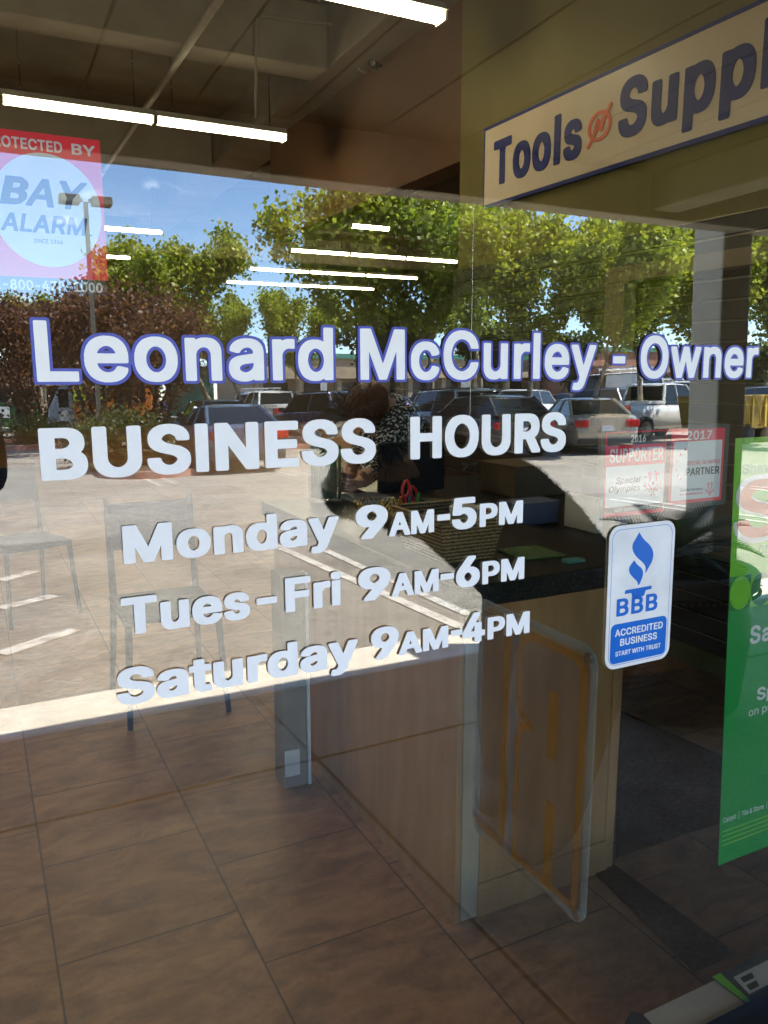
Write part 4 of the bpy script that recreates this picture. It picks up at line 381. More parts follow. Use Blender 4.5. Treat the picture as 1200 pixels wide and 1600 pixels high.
  'L': [428,[[35,-44,25,-41,18,-35,14,-25,12,-13,13,532,20,546,26,551,35,554,149,554,161,550,167,544,171,537,173,523,173,106,175,103,180,102,375,102,397,97,405,89,408,73,407,-23,405,-32,399,-39,390,-43,378,-45]]],
  'M': [663,[[35,-44,25,-41,18,-35,14,-25,12,-13,12,518,14,535,20,546,26,551,35,554,66,555,168,554,183,552,192,546,200,532,314,243,317,244,322,256,427,530,435,546,443,551,452,554,483,555,585,554,599,552,608,546,613,539,615,530,616,504,616,-8,614,-27,608,-37,599,-42,587,-45,499,-45,475,-43,464,-36,459,-27,457,-13,456,127,454,136,389,-27,382,-37,373,-42,356,-45,273,-45,254,-42,246,-37,239,-27,176,132,173,139,171,139,169,-13,168,-25,164,-35,155,-42,142,-45]]],
  'O': [568,[[225,-51,194,-47,167,-40,144,-32,113,-16,96,-4,73,16,52,39,36,63,22,89,12,113,4,139,-3,175,-7,218,-8,280,-3,337,7,378,13,397,25,425,40,451,66,485,88,506,110,523,153,545,203,558,229,561,294,561,334,557,365,550,391,540,415,528,434,516,459,494,472,480,491,455,504,435,523,389,531,361,538,320,541,239,540,206,535,168,520,111,501,68,482,39,468,23,434,-7,408,-23,382,-35,336,-48,298,-52],[258,101,275,101,296,108,321,123,341,142,355,162,368,187,377,218,382,249,379,280,371,313,360,339,346,361,328,380,308,395,282,406,267,409,241,402,222,393,203,378,188,361,175,341,165,320,157,294,152,256,153,235,160,201,169,178,181,156,197,137,217,119,234,110]]],
  'a': [424,[[122,-53,98,-50,76,-44,55,-35,36,-23,19,-8,9,4,0,18,-10,40,-16,64,-18,83,-17,135,-13,164,-7,183,4,202,19,219,42,235,42,237,38,239,8,249,-2,259,-6,271,-6,285,-6,311,-3,326,14,356,38,384,65,403,84,412,103,419,129,425,157,429,219,429,250,427,291,417,322,402,346,383,366,354,375,335,380,316,385,271,385,-8,382,-29,374,-39,357,-44,269,-45,245,-43,222,-50,193,-54],[164,95,174,93,190,99,209,114,215,123,210,124,186,121,157,112,150,104,155,99],[168,268,205,271,211,273,211,276,203,281,193,283,176,277,168,271]]],
  'c': [431,[[169,-52,121,-43,102,-36,78,-24,44,5,27,27,13,50,-4,93,-12,136,-13,219,-11,248,-7,272,6,312,18,336,30,354,59,385,90,407,133,423,166,428,245,429,280,423,311,413,340,398,364,379,385,354,401,327,408,305,409,265,405,246,399,238,390,233,335,219,316,217,280,218,271,220,262,227,248,253,233,270,216,280,209,282,202,281,189,274,173,260,162,246,152,224,147,205,145,186,153,148,161,131,176,113,192,100,207,94,223,100,237,110,249,125,261,150,266,156,273,159,290,161,330,161,390,147,402,140,408,129,410,100,408,72,394,36,376,10,347,-17,323,-32,297,-43,261,-51,233,-53]]],
  'd': [459,[[157,-52,130,-48,107,-41,69,-21,52,-7,32,15,18,36,8,57,-2,84,-9,112,-14,165,-14,219,-12,246,-4,284,7,317,21,345,41,372,66,396,102,416,128,423,159,429,228,429,259,425,263,427,264,527,268,541,276,549,288,553,302,554,385,554,404,551,411,547,416,540,420,519,420,-4,417,-28,413,-35,407,-40,390,-44,302,-45,280,-42,257,-49,230,-53],[203,96,211,97,223,104,233,112,244,127,257,155,264,188,257,227,245,250,236,262,225,272,211,280,204,282,192,277,181,269,169,257,161,246,149,217,145,188,150,160,163,129,172,117,182,107,192,100]]],
  'e': [439,[[171,-52,121,-43,97,-34,78,-24,59,-10,39,10,16,43,4,69,-4,93,-12,134,-14,217,-8,265,3,305,22,343,38,365,54,382,83,403,121,420,161,428,240,429,266,426,290,420,309,412,330,401,352,386,378,357,389,341,401,317,412,277,418,231,418,153,415,141,407,127,412,105,411,65,402,38,379,5,354,-17,318,-38,292,-46,264,-51,235,-53],[202,96,214,94,230,100,245,112,252,122,245,124,169,123,168,119,178,109,190,101],[180,267,223,266,229,267,230,269,216,279,204,282,188,275,180,269]]],
  'l': [205,[[30,-44,20,-41,13,-35,9,-25,7,-13,8,532,15,546,21,551,30,554,140,554,149,551,157,544,161,535,162,523,161,-23,155,-37,148,-42,140,-44]]],
  'n': [445,[[28,-44,18,-41,11,-35,7,-25,5,-13,5,387,6,401,11,413,21,421,35,424,126,424,149,420,188,428,247,430,280,427,304,421,323,414,345,401,362,387,383,358,396,327,404,287,404,-8,402,-25,398,-35,392,-40,383,-44,349,-45,273,-45,261,-41,253,-35,250,-25,248,-13,247,235,242,251,231,268,218,277,209,280,192,273,178,260,168,246,163,230,161,208,161,-11,157,-32,149,-40,133,-45]]],
  'o': [450,[[169,-52,121,-43,102,-36,78,-24,44,5,27,27,13,50,-4,93,-12,136,-13,219,-11,248,-7,272,6,312,18,336,30,354,59,385,90,407,133,423,166,428,242,429,280,423,319,410,353,388,369,375,383,357,397,336,409,312,422,269,428,231,428,143,421,103,410,67,389,27,376,10,360,-7,334,-26,302,-41,261,-51,233,-53],[202,96,209,94,223,100,238,111,247,122,257,136,263,153,270,186,264,219,255,243,238,265,221,277,209,282,199,280,188,273,175,262,163,248,151,222,145,188,150,157,160,134,178,111,192,100]]],
  'r': [294,[[28,-44,18,-41,11,-36,7,-27,6,-15,5,387,6,401,9,411,18,420,35,424,123,424,142,422,171,429,190,430,257,430,278,425,287,415,291,399,291,308,286,289,278,282,266,279,209,278,197,274,185,267,174,256,164,235,161,218,161,-11,157,-32,149,-40,133,-45]]],
  'u': [445,[[145,-49,121,-46,95,-38,71,-26,54,-13,45,-4,29,18,20,37,13,58,7,84,5,113,5,387,9,410,14,417,21,421,45,425,130,424,147,420,156,413,159,406,161,389,161,163,163,141,169,125,178,113,190,103,199,99,213,103,229,115,241,134,247,151,248,170,248,391,250,403,253,413,264,421,280,424,368,425,390,420,397,415,401,408,404,387,404,-6,403,-20,400,-32,390,-42,373,-45,283,-45,261,-41,233,-48,214,-50]]],
  'w': [602,[[112,-44,100,-39,92,-30,-20,342,-24,358,-24,392,-22,406,-16,416,-4,422,15,424,105,424,117,422,125,418,130,413,134,404,164,296,169,284,174,294,207,408,211,415,219,421,238,424,329,424,343,422,354,418,363,404,395,289,398,285,401,289,433,404,438,413,443,419,453,422,465,424,558,424,574,422,585,415,589,408,592,396,592,363,590,346,480,-13,474,-30,469,-37,458,-43,438,-45,350,-45,338,-43,330,-39,326,-35,321,-25,284,100,280,94,246,-25,238,-38,229,-43,215,-45]]],
  'y': [424,[[54,-189,16,-182,8,-177,2,-168,0,-151,0,-115,13,-65,18,-52,28,-45,42,-42,80,-41,85,-40,92,-33,99,-22,105,-8,106,-1,-28,347,-30,361,-30,390,-26,411,-22,416,-15,421,4,424,102,424,113,422,123,417,131,406,189,244,194,234,199,242,257,404,266,417,275,422,294,424,385,424,406,419,414,411,418,397,418,361,415,344,250,-87,230,-127,219,-144,204,-159,190,-169,168,-180,149,-186,123,-190]]],
 },
}
def letter(style, ch):
    for st in (style, 'bold', 'plain', 'black'):
        if ch in ALPHA[st]: return ALPHA[st][ch]
_tc = {}
def glyphs(body, style, sp=1.0, shear=0, word=1.0, pen=None):
    k = (body, style, sp, shear, word, pen)
    if k in _tc: return _tc[k]
    A = ALPHA[style]; cu = bpy.data.curves.new('t', 'CURVE'); cu.dimensions = '2D'; cu.fill_mode = 'BOTH'; x = 0
    for ch in body:
        if ch == ' ': x += 190*word; continue
        adv, cs = letter(pen or style, ch)[0], letter(style, ch)[1]
        for c in cs:
            n = len(c)//2; b_ = cu.splines.new('POLY'); b_.points.add(n-1); b_.use_cyclic_u = True
            for i in range(n): b_.points[i].co = ((x+c[2*i]+shear*c[2*i+1])/1000, c[2*i+1]/1000, 0, 1)
        x += adv+(sp-1)*500
    ob = bpy.data.objects.new('t', cu); COL.objects.link(ob); dg = bpy.context.evaluated_depsgraph_get()
    me = bpy.data.meshes.new_from_object(ob.evaluated_get(dg)); v = [tuple(p.co) for p in me.vertices]; f = [tuple(p.vertices) for p in me.polygons]
    bpy.data.objects.remove(ob); bpy.data.curves.remove(cu); bpy.data.meshes.remove(me)
    _tc[k] = (v, f); return v, f
def style_of(b): return 'plain' if b < 0.0101 else 'bold' if b < 0.031 else 'black'
def textmb(mb, body, x0, x1, zb, cap, d0, d1, bold=0.02, sp=1.0, fn=gfn, shear=0, grow=0.0, mirror=False, word=1.0):
    """lettering from x0 to x1 with baseline zb and capital height cap, between depths d0 (front) and d1"""
    mb.mark(); st = style_of(bold); v, f = glyphs(body, st, sp, shear, word); ry = ALPHA[st]['rim'][1]/1000; hz0 = -ry; hh = 0.509+2*ry
    a = min(p[0] for p in v); b = max(p[0] for p in v); sx = (x1-x0)/(b-a); sz = cap/hh
    if grow:   # the wider outline, registered to the letters
        v, f = glyphs(body, 'outline', sp, shear, word, st)
    def T(p): return ((x1-(p[0]-a)*sx) if mirror else (x0+(p[0]-a)*sx), zb+(p[1]-hz0)*sz)
    base = [T(p) for p in v]; n = len(base)
    edges = {}
    for q in f:
        for i in range(len(q)):
            e = (q[i], q[(i+1) % len(q)]); edges[e] = edges.get(e, 0)+1
    vv = [fn(a_, b_, d0) for a_, b_ in base] + [fn(a_, b_, d1) for a_, b_ in base]
    ff = [tuple(q) for q in f] + [tuple(i+n for i in reversed(q)) for q in f] + [(e[1], e[0], e[0]+n, e[1]+n) for e in edges if (e[1], e[0]) not in edges]
    mb.add(vv, ff); return mb
# ------------------------------------------------------------------ STRUCTURE: shop, walkway, lot
def slab(name, m, *b, bevel=0):
    mb = MB(); mb.box(*b); return struct(mb.build(name, m, bevel=bevel))
slab('floor', M['tile'], -7, 12, 0.03, 21, -0.05, 0.0)
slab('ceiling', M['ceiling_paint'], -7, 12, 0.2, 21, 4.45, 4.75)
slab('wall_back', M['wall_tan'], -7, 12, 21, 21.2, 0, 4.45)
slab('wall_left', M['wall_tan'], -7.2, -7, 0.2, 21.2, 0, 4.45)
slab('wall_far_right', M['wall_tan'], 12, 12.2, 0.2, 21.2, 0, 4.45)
slab('wall_right', M['wall_olive'], 3.2, 3.4, 0.22, 4.1, 0, 4.0)
slab('wall_header', M['wall_brown'], 3.202, 3.4, 4.1, 8.1, 2.95, 4.0)
mb = MB()
mb.box(2.88, 3.45, 0.2, 20.9, 4.0, 4.448)
for y in (2.6, 5.8, 9.4, 13, 17): mb.box(-6.98, 2.86, y-0.16, y+0.16, 3.96, 4.448); mb.box(3.47, 11.98, y-0.16, y+0.16, 3.96, 4.448)
struct(mb.build('ceiling_beams', M['beam_grey'], bevel=0.012))
# facade around the pane
mb = MB(); mb.box(-7.2, -1.6, -0.12, 0.2, 0, 4.9); mb.box(3.5, 16, -0.12, 0.2, 0, 4.9); mb.box(-1.6, 3.5, -0.12, 0.2, 2.82, 4.9)
struct(mb.build('facade_wall', M['stucco']))
slab('roof', M['beam_paint'], -8, 16.5, -0.5, 22, 4.9, 5.1)
# walkway, curb, gutter, lot
mb = MB()
for x0, x1 in ((-40, -6), (-6, -2.5), (-2.5, 1.135), (1.15, 4.7), (4.712, 8.3), (8.312, 60)):
    for y0, y1 in ((-1.885, 0.03), (-2.70, -1.9)): mb.box(x0, x1, y0, y1, -0.3, 0.0)
struct(mb.build('walkway', M['concrete_walk'], bevel=0.006))
slab('walkway_joints', M['joint_filler'], -40, 60, -2.705, 0.02, -0.3, -0.006)
slab('kerb', M['curb_concrete'], -40, 60, -3.05, -2.706, -0.29, 0.002, bevel=0.02)
slab('gutter', M['curb_concrete'], -40, 60, -3.5, -3.055, -0.3, -0.135)
slab('parking_bay', M['asphalt_near'], -60, 120, -8.9, -3.5, -0.3, -0.146)
slab('ground', M['asphalt_far'], -400, 500, -500, -3.2, -0.6, -0.15)
slab('hinterland', M['asphalt_far'], -400, 500, 22, 400, -0.6, -0.15)
mb = MB()
def line(px, wd=0.1, z=-0.14):
    P = [rZ(*p, LOT+0.01) for p in px]
    for a, b in zip(P, P[1:]):
        t = (b-a); t.z = 0; t.normalize(); n = Vector((-t.y, t.x, 0))*wd/2
        mb.prism([((a+n).x, (a+n).y), ((a-n).x, (a-n).y), ((b-n).x, (b-n).y), ((b+n).x, (b+n).y)], z-0.004, z+0.001, lambda p, q, d: (p, q, d))
line([(430, 852), (735, 985)], 0.10); line([(510, 860), (735, 960)], 0.09); line([(0, 907), (52, 892)], 0.13); line([(0, 950), (84, 930)], 0.13); line([(0, 1022), (116, 984)], 0.13); pass
for k in range(5):
    for dx in (0, 0.3): mb.box(5.7+2.75*k+dx, 5.8+2.75*k+dx, -8.2, -3.9, -0.1445, -0.1395)
for k in range(8):
    for dx in (0, 0.32): mb.box(3.0+2.75*k+dx, 3.1+2.75*k+dx, -19.5, -14.3, -0.1495, -0.1455)
struct(mb.build('parking_lines', M['line_paint']))
# ------------------------------------------------------------------ canopy over the walkway
t = thing('walkway_canopy', 'boarded canopy over the shop walkway with tan fascia and cross beams', 'canopy', (0, -1.2, 2.3))
mb = MB()
for k in range(70): mb.box(-8+0.35*k, -8+0.35*k+0.342, -1.865, -0.13, 2.45, 2.50)
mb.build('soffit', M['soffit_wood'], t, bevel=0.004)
MB().box(-8, 16.5, -1.99, -1.87, 2.26, 2.53).build('fascia', M['trim_tan'], t, bevel=0.01)
mb = MB().box(-8, 16.5, -1.865, -0.14, 2.502, 2.53); mb.build('deck', M['beam_paint'], t)
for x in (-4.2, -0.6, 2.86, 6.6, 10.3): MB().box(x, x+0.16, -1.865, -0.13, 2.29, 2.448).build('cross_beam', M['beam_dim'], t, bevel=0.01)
def post(x, label):
    p = thing('canopy_post', label, 'post', (x+0.1, -2.15, 0), 'posts along the walkway kerb')
    MB().box(x, x+0.21, -2.20, -2.0, 0.14, 2.50).build('shaft', M['beam_paint'], p, bevel=0.012)
    MB().box(x-0.04, x+0.25, -2.25, -1.95, 0.001, 0.14).build('base', M['curb_concrete'], p, bevel=0.015)
post(rY(1107, 450, -2.1).x, 'square tan canopy post reflected beside the word Owner'); post(-3.4, 'square tan canopy post standing left of the photographer')
# ------------------------------------------------------------------ the window
t = thing('shop_window', 'large reflective shop window in a black metal frame', 'window', (0.9, 0, 0.1))
mb = MB(); P = rect(-1.55, 3.45, 0.147, 2.78); n = 4
v = [gfn(a, b, 0.0006) for a, b in P] + [gfn(a, b, 0.0032) for a, b in P]
mb.add(v, [(0, 1, 2, 3)], 0); mb.add(v, [(4, 7, 6, 5), (0, 4, 5, 1), (1, 5, 6, 2), (2, 6, 7, 3), (3, 7, 4, 0)], 0)
mb.mi = [0, 1, 0, 0, 0, 0]
mb.build('pane', [M['glass_clear'], M['glass']], t)
mb = MB(); mb.prism(rect(-1.6, 3.5, 0.09, 0.147), -0.035, 0.03, gfn); mb.prism(rect(-1.6, -1.551, 0.148, 2.82), -0.035, 0.03, gfn); mb.prism(rect(3.451, 3.5, 0.148, 2.82), -0.035, 0.03, gfn); mb.prism(rect(-1.55, 3.45, 2.781, 2.82), -0.035, 0.03, gfn)
mb.build('frame', M['black_metal'], t, bevel=0.003)
MB().box(-1.6, 3.5, -0.10, -0.06, 0.0, 0.088).build('outer_sill', M['cream_paint'], t, bevel=0.004)
MB().box(-1.6, 3.195, 0.012, 0.105, 0.0, 0.122).build('inner_sill', M['cream_paint'], t, bevel=0.004)
MB().box(-1.6, 3.5, -0.058, 0.01, 0.0, 0.088).build('sill_core', M['black_metal'], t)
# ------------------------------------------------------------------ lettering and stickers on the pane
OD0, OD1 = -0.0006, 0.0002
def letters(name, label, pieces, mat, group=None, parts=('day_name', 'opening_time')):
    """pieces: (text, x0px, x1px, yref, Zbase, cap, bold, spacing)"""
    X = (pieces[0][1]+pieces[-1][2])/2; Zb = pieces[0][3]; t = thing(name, label, 'lettering', (X, gY(Zb)+OD0, Zb), group); first = MB(); rest = MB()
    for k, (tx, x0, x1, zb, cap, b, sp) in enumerate(pieces): textmb(first if k == 0 else rest, tx, x0, x1, zb, cap, OD0, OD1, b, sp)
    rest.marks = []
    for nm_, q in zip(parts, (first, rest)): q.build(nm_, mat, t)
    return t
def gx(x, y=580): return pG(x, y).x
# owner line: white letters over a wider blue outline
nm = thing('owner_name_lettering', 'large white vinyl letters reading Leonard McCurley - Owner with blue outline', 'lettering', (0.65, gY(1.486)+OD0, 1.486))
words = (('Leonard', 57, 521, 0.0), ('McCurley', 563, 930, 0), ('-', 957, 976, 0), ('Owner', 1000, 1183, 0))
wb = MB(); bb = MB()
for tx, a, b, _ in words:
    x0, x1 = gx(a), gx(b); textmb(wb, tx, x0, x1, 1.4865, 0.0685, OD0, -0.0003, 0.030, 1.02)
    textmb(bb, tx, x0, x1, 1.4865, 0.0685, -0.00025, OD1, 0.030, 1.02, grow=0.042)
wb.build('letter_faces', M['white_vinyl'], nm); bb.build('letter_outlines', M['blue_vinyl'], nm)
letters('hours_heading_lettering', 'white vinyl heading reading BUSINESS HOURS', [('BUSINESS', gx(62, 712), gx(587, 690), 1.3735, 0.0605, 0.038, 1.0), ('HOURS', gx(641, 690), gx(884, 680), 1.374, 0.0605, 0.038, 1.0)], M['white_vinyl'], 'white hours lettering on the pane', ('business_word', 'hours_word'))
def hours(label, day, xd, h1, h2, zb, cap, y):
    q = [(day, gx(xd[0], y), gx(xd[1], y), zb, cap, 0.052, 1.0)]
    for tx, x0, x1, sc in h1: q.append((tx, gx(x0, y), gx(x1, y), zb, cap*sc, 0.052, 0.98))
    letters('opening_hours_lettering', label, q, M['white_vinyl'], 'white hours lettering on the pane')
def hline(label, zb, cap, y, parts):
    hours(label, parts[0][0], parts[0][1:3], parts[1:], 0, zb, cap, y)
hline('white vinyl line reading Monday 9AM-5PM under the heading', 1.2655, 0.0475, 840, [('Monday', 191, 529), ('9', 556, 606, 1), ('AM', 608, 678, 0.72), ('-', 683, 703, 1), ('5', 706, 744, 1), ('PM', 749, 816, 0.75)])
hline('white vinyl line reading Tues-Fri 9AM-6PM, middle of the three hours lines', 1.1755, 0.0475, 935, [('Tues-Fri', 188, 533), ('9', 560, 610, 1), ('AM', 612, 685, 0.72), ('-', 688, 709, 1), ('6', 712, 749, 1), ('PM', 753, 818, 0.75)])
hline('white vinyl line reading Saturday 9AM-4PM, lowest of the hours lines', 1.0855, 0.0475, 1030, [('Saturday', 179, 559), ('9', 580, 623, 1), ('AM', 623, 700, 0.72), ('-', 704, 722, 1), ('4', 722, 757, 1), ('PM', 761, 826, 0.75)])
# accredited business seal (outside face)
t = thing('accreditation_sticker', 'rounded white and blue BBB accredited business sticker with torch', 'sticker', (1.0, gY(1.1), 0.99))
MB().prism(rrect(0.928, 1.078, 0.992, 1.243, 0.022), -0.0008, 0.0002, gfn).build('backing', M['seal_white'], t)
mb = MB(); o_, i_ = rrect(0.9345, 1.0715, 0.9985, 1.2365, 0.017), rrect(0.9353, 1.0707, 0.9993, 1.2357, 0.0165); nn = len(o_)
mb.add([gfn(a, b, -0.0010) for a, b in o_+i_], [(k, (k+1) % nn, (k+1) % nn+nn, k+nn) for k in range(nn)]); mb.build('keyline', M['seal_blue'], t)
def bz(pts): return [G2(880+u/4.615, 760+v/4.615) for u, v in pts]
mb = MB()
def smooth(p, it=2):
    for _ in range(it): p = [q for i in range(len(p)) for q in ((0.75*p[i][0]+0.25*p[(i+1) % len(p)][0], 0.75*p[i][1]+0.25*p[(i+1) % len(p)][1]), (0.25*p[i][0]+0.75*p[(i+1) % len(p)][0], 0.25*p[i][1]+0.75*p[(i+1) % len(p)][1]))]
    return p
mb.prism(smooth(bz([(546, 330), (548, 335), (575, 380), (622, 420), (648, 470), (642, 530), (612, 585), (592, 622), (589, 622), (594, 580), (570, 545), (528, 512), (497, 465), (496, 415), (522, 375), (544, 332)])), -0.0014, -0.0009, gfn)
mb.prism(smooth(bz([(508, 532), (511, 535), (528, 562), (566, 590), (574, 632), (560, 672), (541, 712), (538, 712), (532, 684), (500, 656), (471, 617), (473, 580), (494, 553)])), -0.0014, -0.0009, gfn)
mb.prism(bz([(440, 775), (446, 748), (634, 714), (632, 738), (592, 746), (578, 786), (498, 804), (488, 767)]), -0.0014, -0.0009, gfn)
x0, x1 = gx(962, 970), gx(1026, 950); textmb(mb, 'BBB', x0, x1, 1.0855, 0.0305, -0.0014, -0.0009, 0.022, 1.05)
mb.build('torch_emblem', M['seal_blue'], t)
pb = rrect(0.9385, 1.0675, 1.0015, 1.072, 0.013); pb = [(a, b if b < 1.04 else 1.072) for a, b in pb if b < 1.05 or True]
MB().prism([(a, b) for a, b in rrect(0.9385, 1.0675, 1.0015, 1.072, 0.010)], -0.0014, -0.0009, gfn).build('blue_panel', M['seal_blue'], t)
mb = MB(); textmb(mb, 'ACCREDITED', 0.9475, 1.0585, 1.050, 0.0125, -0.0018, -0.0015, 0.02); textmb(mb, 'BUSINESS', 0.960, 1.0455, 1.032, 0.0125, -0.0018, -0.0015, 0.02); textmb(mb, 'START WITH TRUST', 0.950, 1.0555, 1.0145, 0.0085, -0.0018, -0.0015, 0.014); mb.build('white_text', M['seal_white'], t)
# alarm sticker (behind the glass)
ID = 0.0085
def ifn(a, b, d): return (a, gY(b)+ID-d, b)      # d grows toward the viewer
t = thing('alarm_sticker', 'square red alarm company sticker with white disc and phone number', 'sticker', (0.06, gY(1.67)+ID, 1.585))
MB().prism(rect(0.029, 0.153, 1.6025, 1.757), -0.001, 0, ifn).build('red_backing', M['sticker_red'], t)
MB().prism(rect(0.029, 0.151, 1.5855, 1.6022), -0.001, 0, ifn).build('black_band', M['sticker_black'], t)
MB().prism(disc(0.0925, 1.6755, 0.0575, 0.061, 64), 0.0002, 0.0005, ifn).build('white_disc', M['sticker_white'], t)
mb = MB(); textmb(mb, 'PROTECTED', 0.034, 0.112, 1.7385, 0.0115, 0.0002, 0.0006, 0.015, fn=ifn); textmb(mb, 'BY', 0.122, 0.147, 1.7385, 0.0115, 0.0002, 0.0006, 0.015, fn=ifn)
textmb(mb, '1-800-470-1000', 0.032, 0.146, 1.5885, 0.0108, 0.0002, 0.0006, 0.012, fn=ifn); mb.build('white_text', M['sticker_white'], t)
mb = MB(); textmb(mb, 'BAY', 0.044, 0.136, 1.679, 0.030, 0.0006, 0.0009, 0.03, fn=ifn, shear=0.25); textmb(mb, 'ALARM', 0.043, 0.134, 1.651, 0.0195, 0.0006, 0.0009, 0.022, fn=ifn, shear=0.2); textmb(mb, '.', 0.1355, 0.138, 1.651, 0.012, 0.0006, 0.0009, 0.0, fn=ifn); mb.build('blue_text', M['sticker_blue'], t)
mb = MB(); textmb(mb, 'SINCE 1946', 0.076, 0.106, 1.640, 0.0045, 0.0006, 0.0009, 0.0, fn=ifn); textmb(mb, 'BAY', 0.047, 0.133, 1.682, 0.024, 0.0010, 0.0012, -0.018, fn=ifn, shear=0.25); mb.build('fine_text', M['sticker_grey'], t)
# charity stickers (behind the glass)
def emblem(mb, cx, cz, s, d0=0.0006, d1=0.0009):
    for k in range(14):
        a = radians(-60+k*300/13+90); mb.prism(disc(cx+s*cos(a), cz+s*sin(a), s*0.085, k=8), d0, d1, ifn) if k % 3 else None
    P = lambda pts: [(cx+u*s, cz+v*s) for u, v in pts]
    mb.prism(disc(cx, cz-0.02*s, s*0.14, k=14), d0, d1, ifn)
    for sg in (1, -1):
        stroke(mb, P([(0.10*sg, -1.0), (0.10*sg, -0.5), (0.35*sg, -0.3), (0.55*sg, -0.05)]), s*0.09, d0, d1, ifn)
        stroke(mb, P([(0.12*sg, -0.55), (0.5*sg, -0.5), (0.85*sg, -0.2), (0.93*sg, 0.1)]), s*0.08, d0, d1, ifn)
        stroke(mb, P([(0.3*sg, -0.7), (0.6*sg, -0.62)]), s*0.07, d0, d1, ifn)
        mb.prism(disc(cx+0.33*sg*s, cz+0.83*s, s*0.09, k=10), d0, d1, ifn)
        stroke(mb, P([(0.33*sg, 0.7), (0.33*sg, 0.45), (0.28*sg, 0.15)]), s*0.08, d0, d1, ifn); stroke(mb, P([(0.33*sg, 0.62), (0.08*sg, 0.78)]), s*0.07, d0, d1, ifn); stroke(mb, P([(0.33*sg, 0.62), (0.6*sg, 0.75)]), s*0.07, d0, d1, ifn); stroke(mb, P([(0.38*sg, 0.45), (0.42*sg, 0.15)]), s*0.08, d0, d1, ifn)
t = thing('supporter_sticker', 'red and white sticker reading 2016 supporter with a black top band', 'sticker', (0.985, gY(1.33)+ID, 1.257), 'charity stickers on the pane')
MB().prism(rect(0.921, 1.057, 1.257, 1.3995), -0.001, 0, ifn).build('red_backing', M['crimson'], t)
MB().prism(rect(0.9235, 1.0545, 1.3765, 1.397), 0.0002, 0.0005, ifn).build('black_band', M['sticker_black'], t)
MB().prism(rect(0.9235, 1.0545, 1.274, 1.342), 0.0002, 0.0005, ifn).build('white_panel', M['sticker_white'], t)
MB().prism(rect(0.9235, 1.0545, 1.2635, 1.2735), 0.0002, 0.0005, ifn).build('web_band', M['sticker_black'], t)
mb = MB(); textmb(mb, '2016', 0.975, 1.008, 1.3805, 0.0125, 0.0006, 0.0009, 0.012, fn=ifn); textmb(mb, 'SUPPORTER', 0.930, 1.050, 1.348, 0.023, 0.0002, 0.0006, 0.016, fn=ifn); textmb(mb, 'www.SpecialOlympics.org', 0.945, 1.034, 1.2658, 0.0058, 0.0006, 0.0009, 0.008, fn=ifn); mb.build('white_text', M['sticker_white'], t)
mb = MB(); textmb(mb, 'Special', 0.9455, 1.000, 1.3125, 0.0105, 0.0006, 0.0009, 0.018, fn=ifn, shear=0.2); textmb(mb, 'Olympics', 0.930, 1.000, 1.2985, 0.0105, 0.0006, 0.0009, 0.018, fn=ifn, shear=0.2); mb.build('grey_text', M['sticker_grey'], t)
mb = MB(); emblem(mb, 1.029, 1.309, 0.0205); mb.build('emblem', M['crimson'], t)
t = thing('partner_sticker', 'red framed white sticker reading 2017 partner with a curve of stars', 'sticker', (1.13, gY(1.33)+ID, 1.268), 'charity stickers on the pane')
MB().prism(rect(1.068, 1.199, 1.268, 1.398), -0.001, 0, ifn).build('red_backing', M['crimson'], t)
MB().prism(rect(1.074, 1.193, 1.274, 1.377), 0.0002, 0.0005, ifn).build('white_panel', M['sticker_white'], t)
mb = MB(); textmb(mb, '2017', 1.104, 1.166, 1.3795, 0.0155, 0.0002, 0.0006, 0.022, fn=ifn); mb.build('white_text', M['sticker_white'], t)
mb = MB(); textmb(mb, 'PARTNER', 1.106, 1.189, 1.3165, 0.0135, 0.0006, 0.0009, 0.014, fn=ifn); textmb(mb, 'Special Olympics', 1.094, 1.150, 1.2895, 0.0045, 0.0006, 0.0009, 0.008, fn=ifn, shear=0.15); mb.build('grey_text', M['sticker_grey'], t)
mb = MB(); textmb(mb, 'SPECIAL OLYMPICS', 1.108, 1.189, 1.3355, 0.0068, 0.0006, 0.0009, 0.004, fn=ifn); textmb(mb, 'www.specialolympics.org', 1.094, 1.150, 1.2825, 0.0035, 0.0006, 0.0009, 0.0, fn=ifn); mb.mark(); emblem(mb, 1.168, 1.290, 0.0115); mb.mark()
for x, z, r in ((1.102, 1.363, 0.0045), (1.091, 1.355, 0.004), (1.083, 1.343, 0.0035), (1.082, 1.329, 0.003), (1.087, 1.319, 0.0026), (1.094, 1.313, 0.0022)): mb.prism(star(x, z, r), 0.0006, 0.0009, ifn)
mb.build('red_text', M['crimson'], t)
for nm_, lab, b in (('sticker_sleeve', 'clear plastic sleeve holding the red supporter sticker', (0.914, 1.0625, 1.250, 1.405)), ('sticker_sleeve', 'clear plastic sleeve holding the red framed partner sticker', (1.0630, 1.213, 1.258, 1.405))):
    tag(MB().prism(rect(*b), -0.0026, -0.0020, ifn).build(nm_, M['sleeve']), lab, 'sleeve', 'sticker sleeves')
